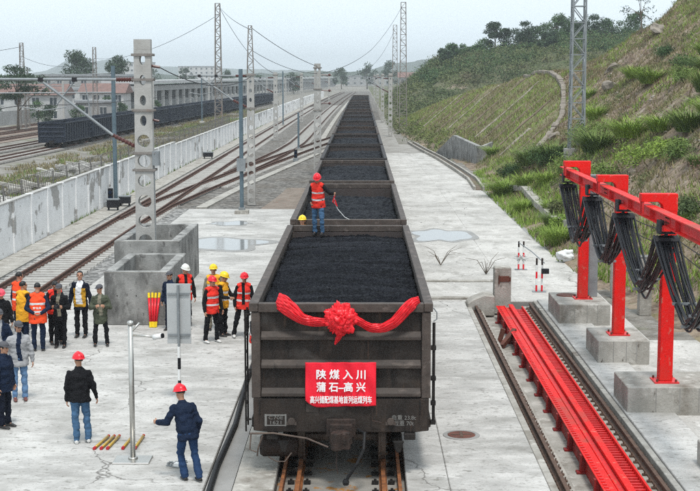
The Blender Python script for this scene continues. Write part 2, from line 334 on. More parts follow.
M['fence_wire'] = plain('fence_wire', (.16, .15, .14), .7, spec=.2)
M['coal'].node_tree.nodes['Bump'].inputs['Distance'].default_value = .08

M['wagon_rim_far'] = mat('wagon_rim_dark', (.030, .025, .024), .7, scale=4, col2=(.017, .014, .014), coords='object')
M['stones'] = mat('loose_stones', (.40, .36, .31), .9, scale=2, col2=(.22, .19, .16))

M['wagon_rib'] = mat('wagon_rib_steel', (.062, .048, .040), .65, scale=3, col2=(.036, .028, .024), coords='object', bump=.1, layer=[((.12, .095, .08), 4, .6, .76, (.6, 1, 1.5)), ((.015, .012, .01), 3, .6, .75, (3, 1, .5))])
# ================================================================== terrain
TX = -0.35                                        # train axis
def pl(y, pts):
    return np.interp(y, [p[0] for p in pts], [p[1] for p in pts])
TOE = [(-30, 14), (25, 11.5), (38, 9.7), (45, 8.9), (53, 8.3), (62, 8.4), (85, 9.0), (95, 9.6), (104, 9.3), (112, 8.9), (130, 7.9), (150, 6.4), (175, 5.4), (230, 6), (600, 6)]
CREST = [(-30, 4), (30, 5), (60, 6.4), (90, 7), (130, 7.0), (160, 4.7), (200, 1.2), (218, .2), (900, 0)]
def zt(x, y):
    """height of the natural ground"""
    x = np.asarray(x, float); y = np.asarray(y, float)
    z = np.where(x < -15.2, -1.4 * smooth01(-15.2, -25, x), 0.0)
    dx = x - pl(y, TOE); hc = pl(y, CREST)
    shelf = .35 * smooth01(-1.0, .6, dx)
    sl = np.clip(dx, 0, None) * .72
    h1 = np.minimum(sl, hc); k = .5
    h1 = hc - np.log(np.exp(-(h1 - hc) / k * 0) + np.exp((hc - sl) / k)) * k if False else h1
    rough = smooth01(.5, 4, dx)
    xc = pl(y, TOE) + hc / .72
    up = np.clip((x - xc - 2.2) * .80, 0, None)
    upm = 6.4 + (fbm(x * .13, y * .13, 3, 4) - .5) * 2.4
    up = np.minimum(up, upm) * (1 - smooth01(119, 140, y)) * smooth01(35, 75, y)
    h = shelf * (hc > .3) * (1 - smooth01(150, 215, y)) + h1 + up
    h += rough * (fbm(x * .45, y * .45, 4, 1) - .5) * np.where((y > 92) & (y < 215) & (up <= 0), .35, 1.2) * smooth01(0, 2, hc)
    # wooded hill beyond
    sil = np.interp(x / np.maximum(y, 1) * 300.0, [5, 8.6, 13, 17.5, 26, 35, 44, 55, 75, 120], [0, 3.0, 6.0, 8.9, 10.4, 11.2, 13.2, 13.8, 15, 16])
    mid = sil * smooth01(222, 300, y + 22 * fbm(x * .05, y * .05, 2, 9)) * (1 - .35 * smooth01(340, 500, y)) * (1 - smooth01(560, 800, y))
    mid += smooth01(3, 8, mid) * (fbm(x * .12, y * .10, 4, 6) - .5) * 5.5
    z = np.where(x > 2, np.maximum(h, 0) * (x > 4) + np.where(h > mid, 0, mid - np.maximum(h, 0)) * (mid > 0), z)
    # pavements, tracks and roads are laid in a shallow cut
    cut = (x > -13.9) & (x < 7.4) & (y < 140)
    z = np.where(cut, np.where(z < .2, -.42, z), z)
    cut2 = (x > -13.9) & (x < 3.2) & (y >= 140)
    z = np.where(cut2, -.42, z)
    return z
def EX(y):
    """stone edging that parts the grassed slope from the brown hillside"""
    return np.interp(y, [89.5, 90.6, 94.6, 98.8, 107, 113.4, 120.4, 127.4, 135, 216], [9.9, 11.8, 13.2, 14.6, 15.9, 16.8, 17.4, 17.6, 22, 30])
def zt1(x, y): return float(zt(np.array([x]), np.array([y]))[0])

def axis(segs):
    out = []
    for a, b, s in segs:
        n = max(1, int(round((b - a) / s))); out += list(np.linspace(a, b, n, endpoint=False))
    out.append(segs[-1][1]); return np.array(out)
gx = axis([(-900, -200, 50), (-200, -40, 8), (-40, -28, 2), (-28, -14, .7), (-14, 4, 2.0), (4, 36, .42), (36, 90, 1.6), (90, 400, 20), (400, 900, 60)])
gy = axis([(-40, 20, 10), (20, 34, 1.2), (34, 150, .62), (150, 240, 1.3), (240, 420, 2.2), (420, 900, 24), (900, 2600, 110), (2600, 5200, 260)])
XX, YY = np.meshgrid(gx, gy); ZZ = zt(XX, YY)
V = np.stack([XX.ravel(), YY.ravel(), ZZ.ravel()], 1)
nx, ny = len(gx), len(gy); I = np.arange(nx * ny).reshape(ny, nx)
F = np.stack([I[:-1, :-1].ravel(), I[:-1, 1:].ravel(), I[1:, 1:].ravel(), I[1:, :-1].ravel()], 1)
# ground materials: bare gravelly ground, dry earth, grassed slope, wooded hill
xc_, yc_ = V[F[:, 0], 0], V[F[:, 0], 1]; zc_ = V[F[:, 0], 2]
mi = np.zeros(len(F), np.int32)
dxt = xc_ - pl(yc_, TOE)
ribx = np.interp(yc_, [60, 97, 106, 128, 134], [0, 9.2, 12.2, 19.5, 22.0])      # stone strip that divides the two slopes
mi[(dxt > -1.2) & (xc_ > 4) & (yc_ < 222)] = 1
mi[(dxt > -.3) & (yc_ > 89.5) & (yc_ < 222) & (xc_ < EX(yc_))] = 2
mi[(xc_ > 3) & (yc_ >= 222)] = 3
def ground_mat(name, cols, sc):
    m = bpy.data.materials.new(name); m.use_nodes = True; N, L = m.node_tree.nodes, m.node_tree.links; b = N['Principled BSDF']
    b.inputs['Roughness'].default_value = .95; b.inputs['Specular IOR Level'].default_value = .15
    g = N.new('ShaderNodeNewGeometry'); out = None
    for i, (c, s, lo, hi) in enumerate(cols):
        if out is None:
            rgb = N.new('ShaderNodeRGB'); rgb.outputs[0].default_value = (*c, 1); out = rgb.outputs[0]; continue
        n = N.new('ShaderNodeTexNoise'); n.inputs['Scale'].default_value = s; n.inputs['Detail'].default_value = 8; n.inputs['Roughness'].default_value = .68
        mp = N.new('ShaderNodeMapping'); mp.inputs['Location'].default_value = (i * 5.3, i * 2.1, 0); L.new(g.outputs['Position'], mp.inputs[0]); L.new(mp.outputs[0], n.inputs['Vector'])
        mr = N.new('ShaderNodeMapRange'); mr.inputs[1].default_value = lo; mr.inputs[2].default_value = hi; L.new(n.outputs['Fac'], mr.inputs[0])
        mx = N.new('ShaderNodeMix'); mx.data_type = 'RGBA'; L.new(mr.outputs[0], mx.inputs[0]); L.new(out, mx.inputs[6]); mx.inputs[7].default_value = (*c, 1); out = mx.outputs[2]
    L.new(out, b.inputs['Base Color'])
    n = N.new('ShaderNodeTexNoise'); n.inputs['Scale'].default_value = sc; n.inputs['Detail'].default_value = 8; L.new(g.outputs['Position'], n.inputs['Vector'])
    bp = N.new('ShaderNodeBump'); bp.inputs['Strength'].default_value = .9; bp.inputs['Distance'].default_value = .25; L.new(n.outputs['Fac'], bp.inputs['Height']); L.new(bp.outputs[0], b.inputs['Normal'])
    return m
g_bare = ground_mat('bare_ground', [((.25, .235, .21), 1, 0, 1), ((.15, .135, .115), .6, .45, .6), ((.34, .33, .31), 1.4, .52, .7), ((.14, .15, .08), .22, .56, .68)], 3)
g_dirt = ground_mat('hill_earth', [((.27, .21, .155), 1, 0, 1), ((.11, .08, .062), .8, .45, .62), ((.34, .29, .235), 1.5, .54, .68), ((.165, .165, .07), .30, .53, .66), ((.06, .055, .035), 2.4, .58, .68)], 2.2)
g_lawn = ground_mat('slope_grass_ground', [((.16, .185, .07), 1, 0, 1), ((.23, .195, .125), .5, .42, .56), ((.10, .14, .05), 1.6, .52, .7)], 3)
g_wood = ground_mat('hill_scrub_ground', [((.14, .135, .08), 1, 0, 1), ((.075, .09, .045), .12, .42, .6), ((.27, .22, .17), .16, .58, .68)], .8)
me = bpy.data.meshes.new('ground'); me.from_pydata(V.tolist(), [], F.tolist()); me.update()
for q in (g_bare, g_dirt, g_lawn, g_wood): me.materials.append(q)
me.polygons.foreach_set('material_index', mi); me.polygons.foreach_set('use_smooth', [True] * len(F))
ground = struct(link('ground', me, [])) if False else None
ground = bpy.data.objects.new('ground', me); COL.objects.link(ground); struct(ground, 'rough ground rising into a grassed cutting and hills')

# ------------------------------------------------------------------ ballast and strips (sheets a few mm apart)
def ribbon(name, m, xl, xr, ys, z, label=None, thick=.0, parent=None):
    v = []; f = []
    for i, y in enumerate(ys):
        a = xl(y) if callable(xl) else xl; b = xr(y) if callable(xr) else xr
        v += [(a, y, z), (b, y, z)]
        if thick: v += [(a, y, z - thick), (b, y, z - thick)]
    k = 4 if thick else 2
    for i in range(len(ys) - 1):
        o = i * k; f.append((o, o + 1, o + k + 1, o + k))
        if thick: f += [(o, o + k, o + k + 2, o + 2), (o + 1, o + 3, o + k + 3, o + k + 1)]
    if thick: f += [(0, 2, 3, 1)]; e = (len(ys) - 1) * k; f += [(e, e + 1, e + 3, e + 2)]
    me = bpy.data.meshes.new(name); me.from_pydata(v, [], f); me.update(); o = link(name, me, m, parent)
    return o if parent else struct(o, label)
far = list(np.arange(20, 150, 13)) + list(np.arange(150, 620, 25))
ribbon('ballast_bed', M['ballast'], -12.72, -9.2, [18, 30, 45, 60, 72.09], -.03, 'grey stone ballast under the near track')
# humped ballast, far part with all three tracks
def c_C(y): return float(np.interp(y, [60, 72, 84, 96, 105, 115, 126, 138, 149, 160, 175], [-11.2, -10.9, -9.95, -8.85, -8.0, -6.9, -5.67, -4.35, -3.1, -1.95, -.4]))
def c_B(y): return float(np.interp(y, [84, 96, 110, 125, 140, 155], [-9.95, -9.0, -8.0, -7.1, -6.6, -6.5])) + cx(y)
ribbon('ballast_field', M['ballast_far'], lambda y: -12.72 + cx(y), lambda y: 3.0 + cx(y), [72.1, 80, 90, 100, 110, 120, 130, 140] + far[10:], -.045, 'gravel field between the tracks')
ribbon('dirt_patch', mat('dirt_patch', (.26, .215, .18), .95, scale=1.2, col2=(.15, .12, .095), bump=.5, layer=[((.28, .09, .06), 2.2, .6, .74, (1, 1, 1)), ((.13, .15, .06), 1.0, .62, .74, (1, 1, 1))]),
       lambda y: np.interp(y, [72.2, 80, 95, 112], [-5.4, -4.9, -4.4, -3.6]), -2.3, [72.2, 75, 78, 82, 86], -.035, 'brown dirt patch beside the train')
ribbon('side_path', M['concrete_pale'], lambda y: -13.88 + cx(y), lambda y: -12.75 + cx(y), list(range(18, 150, 6)) + list(range(150, 460, 15)), .0, 'pale concrete path at the foot of the wall', .3)
ribbon('cable_trench_cover', M['concrete_pale'], lambda y: np.interp(y, [74, 88, 118, 150], [-8.9, -7.75, -4.75, -1.5]), lambda y: np.interp(y, [74, 88, 118, 150], [-8.3, -7.2, -4.2, -1.0]), [72.6, 80, 88, 96, 104, 111, 118, 130], .03, 'pale concrete trench cover beside the branch track', .2)
ribbon('cable_trench_cover', M['concrete_pale'], lambda y: -4.6 + cx(y), lambda y: -4.0 + cx(y), list(range(150, 460, 20)), .03, 'pale concrete trench cover beside the far tracks', .2)

# ------------------------------------------------------------------ pavements made of cast slabs
def slab_field(name, label, m, xs, ys, z=0, th=.22, gap=.012, skip=None, warp=None):
    root = bpy.data.objects.new(name, None); COL.objects.link(root); struct(root, label)
    for i in range(len(xs) - 1):
        for j in range(len(ys) - 1):
            if skip and skip(i, j): continue
            x0, x1, y0, y1 = xs[i] + gap / 2, xs[i + 1] - gap / 2, ys[j] + gap / 2, ys[j + 1] - gap / 2
            b = MB(); q = [(x0, y0), (x1, y0), (x1, y1), (x0, y1)]
            if warp: q = [warp(*p) for p in q]
            dz = RNG.uniform(-.006, .004)
            b.prism(q, z - th, z + dz); b.build('slab', m, root, bevel=.012)
    # grout bed just under the joints
    q = [(xs[0], ys[0]), (xs[-1], ys[0]), (xs[-1], ys[-1]), (xs[0], ys[-1])]
    if warp: q = [warp(*p) for p in q]
    b = MB(); b.prism(q, z - th - .1, z - .03); b.build('joint_bed', M['puddle_edge'], root)
    return root
slab_field('concrete_apron', 'wide pale concrete apron left of the coal train', M['concrete'], [-9.2, -2.72], [14, 20, 25.6, 31.2, 36.8, 42.4, 48, 54, 60, 66, 72], 0)
slab_field('slab_strip', 'narrow pale slabs along the left side of the train track', M['concrete_pale'], [-2.22, -1.5], [14, 18, 22, 26, 30, 34, 38, 42, 46, 50, 54, 58, 62, 66, 70], .02)
b = MB(); b.box(-2.70, -2.24, 12, 72, -.35, -.035); struct(b.build('drain_channel', M['puddle_edge']), 'damp channel between apron and track slabs')
# right of the train
slab_field('concrete_walk', 'concrete walk between the train and the sunken rail pit', M['concrete'], [.80, 1.55, 3.28], [14, 21.5, 29, 36.5, 42.3], 0)
slab_field('pit_side_walk', 'concrete walk right of the red channel', M['concrete'], [5.56, 6.62], [14, 23.2, 29.5, 36, 42.3], .06)
slab_field('concrete_yard', 'concrete yard around the red frame footings', M['concrete_road'], [6.64, 9.6, 13.5], [14, 22, 30, 36, 42.3], 0, warp=lambda x, y: (x if x < 9 else min(x, float(pl(y, TOE)) + .4), y))
def roadw(x, y):
    if x > 7.3: return (float(np.interp(y, [42.3, 45, 50, 54, 63, 73, 86, 117, 130, 150], [9.6, 8.7, 7.95, 7.5, 7.5, 7.5, 7.5, 6.3, 5.7, 4.6])), y)
    if x > 4.3: return (float(np.interp(y, [42.3, 86, 117, 150], [4.9, 4.9, 4.5, 3.6])), y)
    return (x, y)
slab_field('concrete_road', 'broad pale concrete road right of the coal train', M['concrete_road'], [1.45, 4.9, 7.5], [42.32, 47, 52.5, 58, 64, 70, 76, 82, 88, 94, 100, 106, 112, 118, 124], 0, warp=roadw)
ribbon('worn_road_end', mat('worn_road', (.36, .345, .32), .9, scale=.8, col2=(.2, .185, .165), bump=.3), 1.45, lambda y: float(np.interp(y, [124, 150, 180, 215], [5.9, 4.8, 3.8, 3.6])), [124.1, 135, 150, 165, 180, 200, 215], -.02, 'worn dark end of the concrete road', .2)
# raised lip crossing the road (thin ledges right of the second wagon)
for (y, z_, x1) in ((42.6, .07, 3.9), (46.3, .05, 4.6)):
    b = MB(); b.box(1.5, x1, y, y + .28, .005, z_); struct(b.build('road_ledge', M['concrete_pale'], bevel=.01), 'low concrete ledge across the road edge')

# train bed
b = MB(); b.box(-1.49, .79, 10, 72, -.40, -.19); tb = b.build('track_bed', mat('track_bed_concrete', (.33, .31, .28), .75, scale=1.2, col2=(.2, .19, .17), bump=.2, layer=[((.32, .15, .04), 3.4, .57, .63, (1, 1, 1)), ((.10, .085, .07), 1.6, .6, .75, (1, 1, 1))])); struct(tb, 'muddy concrete bed under the coal train')
# puddles on the pavements: thin irregular sheets of water
def puddle(cx_, cy_, rx, ry, seed, label, z=.006):
    rr = np.random.default_rng(seed); n = 44; ph = rr.uniform(0, 6.28, 5); am = rr.uniform(.05, .16, 5)
    for (nm, k, zz, mm) in (('damp_margin', 1.22, z, M['puddle_edge']), ('puddle', 1.0, z + .003, M['water'])):
        pts = []
        for i in range(n):
            a = 2 * math.pi * i / n; s = 1 + sum(am[j] * math.sin((j + 2) * a + ph[j]) for j in range(5)); s *= k if nm != 'puddle' else 1
            pts.append((cx_ + rx * s * math.cos(a), cy_ + ry * s * math.sin(a), zz))
        me = bpy.data.meshes.new(nm); me.from_pydata(pts, [], [tuple(range(n))]); me.update(); o = link(nm, me, mm); struct(o, label if nm == 'puddle' else 'damp edge of the ' + label)
puddle(-5.9, 57.0, 1.75, 1.9, 1, 'shallow puddle on the apron behind the cast blocks')
puddle(-6.3, 64.8, .9, .8, 5, 'small puddle far on the apron')
puddle(3.6, 60.0, 1.15, 2.3, 2, 'pale puddle on the concrete road')

# ================================================================== rails
RP = [(-.07, 0), (.07, 0), (.07, .025), (.012, .05), (.012, .12), (.036, .135), (.036, .17), (-.036, .17), (-.036, .135), (-.012, .12), (-.012, .05), (-.07, .025)]
def rail(parent, cf, off, ys, z, m, prof=RP, name='rail', label=None):
    path = []
    for i, y in enumerate(ys):
        d = (cf(y + .5) - cf(y - .5)); sd = Vector((1, -d, 0)).normalized()
        path.append(((cf(y) + sd.x * off, y + sd.y * off, z), sd))
    o = MB().sweep(prof, path).build(name, m, parent)
    if label: o['label'] = label
    return o
def track(name, label, cf, y0, y1, zs=.02, zr=.05, n_single=0, ymax_sl=300, m=None, skip_sl=None):
    root = bpy.data.objects.new(name, None); COL.objects.link(root); struct(root, label)
    ys = list(np.arange(y0, min(y1, 180), 3.0)) + list(np.arange(180, y1, 12)) if y1 > 180 else list(np.arange(y0, y1, 3.0)) + [y1]
    for s in (-1, 1): rail(root, cf, s * .755, ys, zr, m or M['rail_rust'])
    prof = [(-.14, -.12), (-.14, .02), (.0, .035), (.14, .02), (.14, -.12)]
    proto = MB()
    proto.sweep([(-.13, -.14), (.13, -.14), (.10, 0), (-.10, 0)], [((-1.27, 0, 0), (0, 1, 0)), ((1.27, 0, 0), (0, 1, 0))])
    pm = proto.mesh('sleeper'); pm.materials.append(M['sleeper'])
    rest = MB(); fast = MB(); y = y0; k = 0
    while y < min(y1, ymax_sl):
        if not (skip_sl and skip_sl(y)):
            d = (cf(y + .5) - cf(y - .5)); a = -math.atan(d)
            if k < n_single:
                o = bpy.data.objects.new('sleeper', pm); COL.objects.link(o); o.parent = root; o.location = (cf(y), y, zs + .03 + RNG.uniform(-.006, .006)); o.rotation_euler = (0, 0, a + RNG.uniform(-.01, .01)); k += 1
            else: rest.cbox((cf(y), y, zs - .04), (2.5, .24, .14), Matrix.Rotation(a, 3, 'Z'))
            if y < 120:
                for s in (-1, 1):
                    for t in (-1, 1): fast.cbox((cf(y) + s * .755 + t * .11, y, zs + .055), (.09, .12, .05))
        y += .6
    if rest.v: o = rest.build('far_sleepers', M['sleeper'], root); o['kind'] = 'stuff'
    if fast.v: o = fast.build('rail_clips', M['rail_rust'], root); o['kind'] = 'stuff'
    return root
track('railway_track', 'rusty railway track with pale concrete sleepers beside the white wall', lambda y: -11.2 + cx(y), 30, 560, n_single=240)
track('railway_track', 'branch track curving away towards the coal train', c_C, 66, 172, n_single=70, zs=-.0, skip_sl=lambda y: y < 86)
track('railway_track', 'second far track parallel to the white wall', c_B, 96, 560, n_single=0, zs=-.0, ymax_sl=320)
# wagon track: rails set low, with outer guard rails and black clips
root = bpy.data.objects.new('loading_track', None); COL.objects.link(root); struct(root, 'rust coloured rails under the coal train with outer guard rails')
for s in (-1, 1):
    rail(root, lambda y: TX + cx(y), s * .755, list(range(12, 72, 6)) + list(range(72, 300, 12)), -.185, M['rail_orange'])
    rail(root, lambda y: TX, s * 1.04, [12, 24, 40, 72], -.185, M['rail_orange'], [(-.03, 0), (.03, 0), (.03, .17), (-.03, .17)], 'guard_rail')
cl = MB(); cp = cl.cbox((0, 0, -.02), (.12, .10, .05)).cbox((0, 0, .02), (.045, .045, .05)).mesh('rail_clip'); cp.materials.append(M['under'])
for s in (-1, 1):
    for off in (.61, .90):
        y = 17.0
        while y < 26:
            o = bpy.data.objects.new('rail_clip', cp); COL.objects.link(o); o.parent = root; o.location = (TX + s * off, y, -.14); o.rotation_euler.z = RNG.uniform(-.15, .15); y += .55

# ------------------------------------------------------------------ white wall
wall = thing('boundary_wall', 'long white boundary wall with peeling paint beside the railway track', 'wall', (0, 0, 0))
wm = {}
y = 36.0
while y < 440:
    x = -14.05 + cx(y); a = -math.atan((cx(y + 3) - cx(y)) / 3); h = 2.08 if y < 100 else 1.9
    if (h) not in wm:
        b = MB(); b.box(-.09, .09, .17, 2.83, -.4, h); wm[h] = b.mesh('wall_panel'); wm[h].materials.append(M['wall_paint'])
        b = MB(); b.box(-.15, .15, -.17, .17, -.4, h + .05); wm[h, 'p'] = b.mesh('wall_post'); wm[h, 'p'].materials.append(M['wall_paint'])
        b = MB(); b.box(-.13, .13, .17, 2.83, h, h + .05); wm[h, 'c'] = b.mesh('wall_coping'); wm[h, 'c'].materials.append(M['mast_concrete'])
    for nm, me in (('wall_panel', wm[h]), ('wall_post', wm[h, 'p']), ('wall_coping', wm[h, 'c'])):
        if nm == 'wall_coping' and y > 200: continue
        o = bpy.data.objects.new(nm, me); COL.objects.link(o); o.parent = wall; o.location = (x, y, 0); o.rotation_euler.z = a
    y += 3.0
# wire fence behind the wall
fen = thing('wire_fence', 'rusty diamond wire fence running just behind the white wall', 'fence')
b = MB(); b.bar((0, 0, -.3), (0, 0, 2.6), .06); fpm = b.mesh('fence_post'); fpm.materials.append(M['fence_wire'])
wires = MB()
for y in np.arange(40, 240, 3.0):
    o = bpy.data.objects.new('fence_post', fpm); COL.objects.link(o); o.parent = fen; o.location = (-14.6 + cx(y), y, 0)
    x0, x1 = -14.6 + cx(y), -14.6 + cx(y + 3)
    for z in (1.7, 2.2, 2.68): wires.bar((x0, y, z), (x1, y + 3, z), .018)
    if y < 150:
        for k in range(8):
            ya = y + k * .375
            wires.bar((x0, ya, 1.5), (x0, ya + .6, 2.68), .012); wires.bar((x0, ya + .6, 1.5), (x0, ya, 2.68), .012)
o = wires.build('wire_mesh', M['fence_wire'], fen); o['kind'] = 'stuff'

# ------------------------------------------------------------------ sunken rail pit with red channel
b = MB(); b.box(3.30, 5.54, 10, 42.2, -.50, -.34); struct(b.build('pit_floor', M['concrete_pale']), 'stained concrete floor of the sunken rail pit')
ped = mat('pit_ledge_concrete', (.40, .37, .33), .85, scale=1.6, col2=(.24, .22, .19), bump=.3, layer=[((.14, .10, .075), 2.5, .58, .75, (1, 1, 1))])
b = MB(); b.box(3.29, 3.78, 10, 42.2, -.338, -.14); struct(b.build('pit_ledge', ped, bevel=.01), 'stained ledge carrying the left pit rail')
b = MB(); b.box(5.43, 5.553, 10, 42.19, -.138, .03); struct(b.build('pit_kerb', M['concrete_pale'], bevel=.01), 'narrow kerb right of the right pit rail')
b = MB(); b.box(3.287, 3.43, 10, 42.19, -.138, -.02); struct(b.build('pit_kerb', M['concrete_pale'], bevel=.01), 'narrow kerb left of the left pit rail')
b = MB(); b.box(5.05, 5.55, 10, 42.2, -.338, -.14); struct(b.build('pit_ledge', ped, bevel=.01), 'stained ledge carrying the right pit rail')
pit = bpy.data.objects.new('pit_track', None); COL.objects.link(pit); struct(pit, 'pair of brown rails in the pit with bolted clips')
for x in (3.56, 5.28): rail(pit, lambda y: 0, x, [10, 20, 30, 41.8], -.135, M['rail_brown'])
b = MB(); b.cbox((0, 0, -.02), (.08, .07, .03)).bar((.0, 0, .0), (0, 0, .05), .022); pc = b.mesh('rail_clip'); pc.materials.append(M['rail_brown'])
for x in (3.455, 3.67, 5.17, 5.39):
    y = 18.0
    while y < 41.8:
        o = bpy.data.objects.new('rail_clip', pc); COL.objects.link(o); o.parent = pit; o.location = (x, y, -.10); y += .40
ch = thing('red_channel_beam', 'long red steel twin channel beam lying in the sunken rail pit', 'steel channel')
Y0, Y1 = 12, 41.2
def longb(name, x0, x1, z0, z1, m): b = MB(); b.box(x0, x1, Y0, Y1, z0, z1); return b.build(name, m, ch, bevel=.006)
longb('side_flange', 4.22, 4.28, -.335, .02, mat('channel_side_red', (.42, .014, .012), .6, scale=3, col2=(.2, .012, .01))); longb('base_plate', 4.285, 4.99, -.20, -.17, M['red_paint2'])
longb('top_flange', 4.16, 4.40, .023, .045, M['red_paint']); longb('inner_web', 4.403, 4.43, -.168, .06, M['red_paint'])
longb('middle_flange', 4.434, 4.56, -.03, -.005, M['red_paint2']); longb('middle_web', 4.565, 4.60, -.168, .07, M['red_paint']); longb('top_flange', 4.545, 4.68, .073, .095, M['red_paint'])
longb('outer_web', 4.95, 4.99, -.168, .04, M['red_paint']); longb('edge_strip', 4.995, 5.03, -.04, -.01, M['rail_orange'])
b = MB(); b.box(0, .24, 0, .05, -.165, -.03); tm = b.mesh('cross_rib'); tm.materials.append(M['red_paint2'])
y = 16.0; n = 0
while y < 41 and n < 290:
    o = bpy.data.objects.new('cross_rib', tm); COL.objects.link(o); o.parent = ch; o.location = (4.705, y, 0); y += .17; n += 1
b = MB(); b.box(0, .07, 0, .045, .047, .066); tm = b.mesh('lug'); tm.materials.append(M['red_paint2'])
y = 16.0
while y < 41:
    o = bpy.data.objects.new('lug', tm); COL.objects.link(o); o.parent = ch; o.location = (4.20, y, 0); y += .17
b = MB(); b.box(4.12, 4.215, 0, .12, -.30, .02); b.box(4.06, 4.22, -.03, .15, -.335, -.303); tm = b.mesh('bracket'); tm.materials.append(mat('bracket_red', (.30, .012, .012), .6, scale=4, col2=(.14, .012, .01)))
for y in np.arange(17.0, 41, 1.55):
    o = bpy.data.objects.new('bracket', tm); COL.objects.link(o); o.parent = ch; o.location = (0, y, 0)
b = MB(); b.bar((0, -.1, -.28), (.42, .5, .06), .12).bar((0, .5, -.28), (.1, .5, .1), .12); rb = b.build('tow_lever', M['rust'], None); tag(rb, 'rusty folded steel lever lying in the pit left of the red beam', 'lever'); rb.location = (3.86, 36.6, 0)
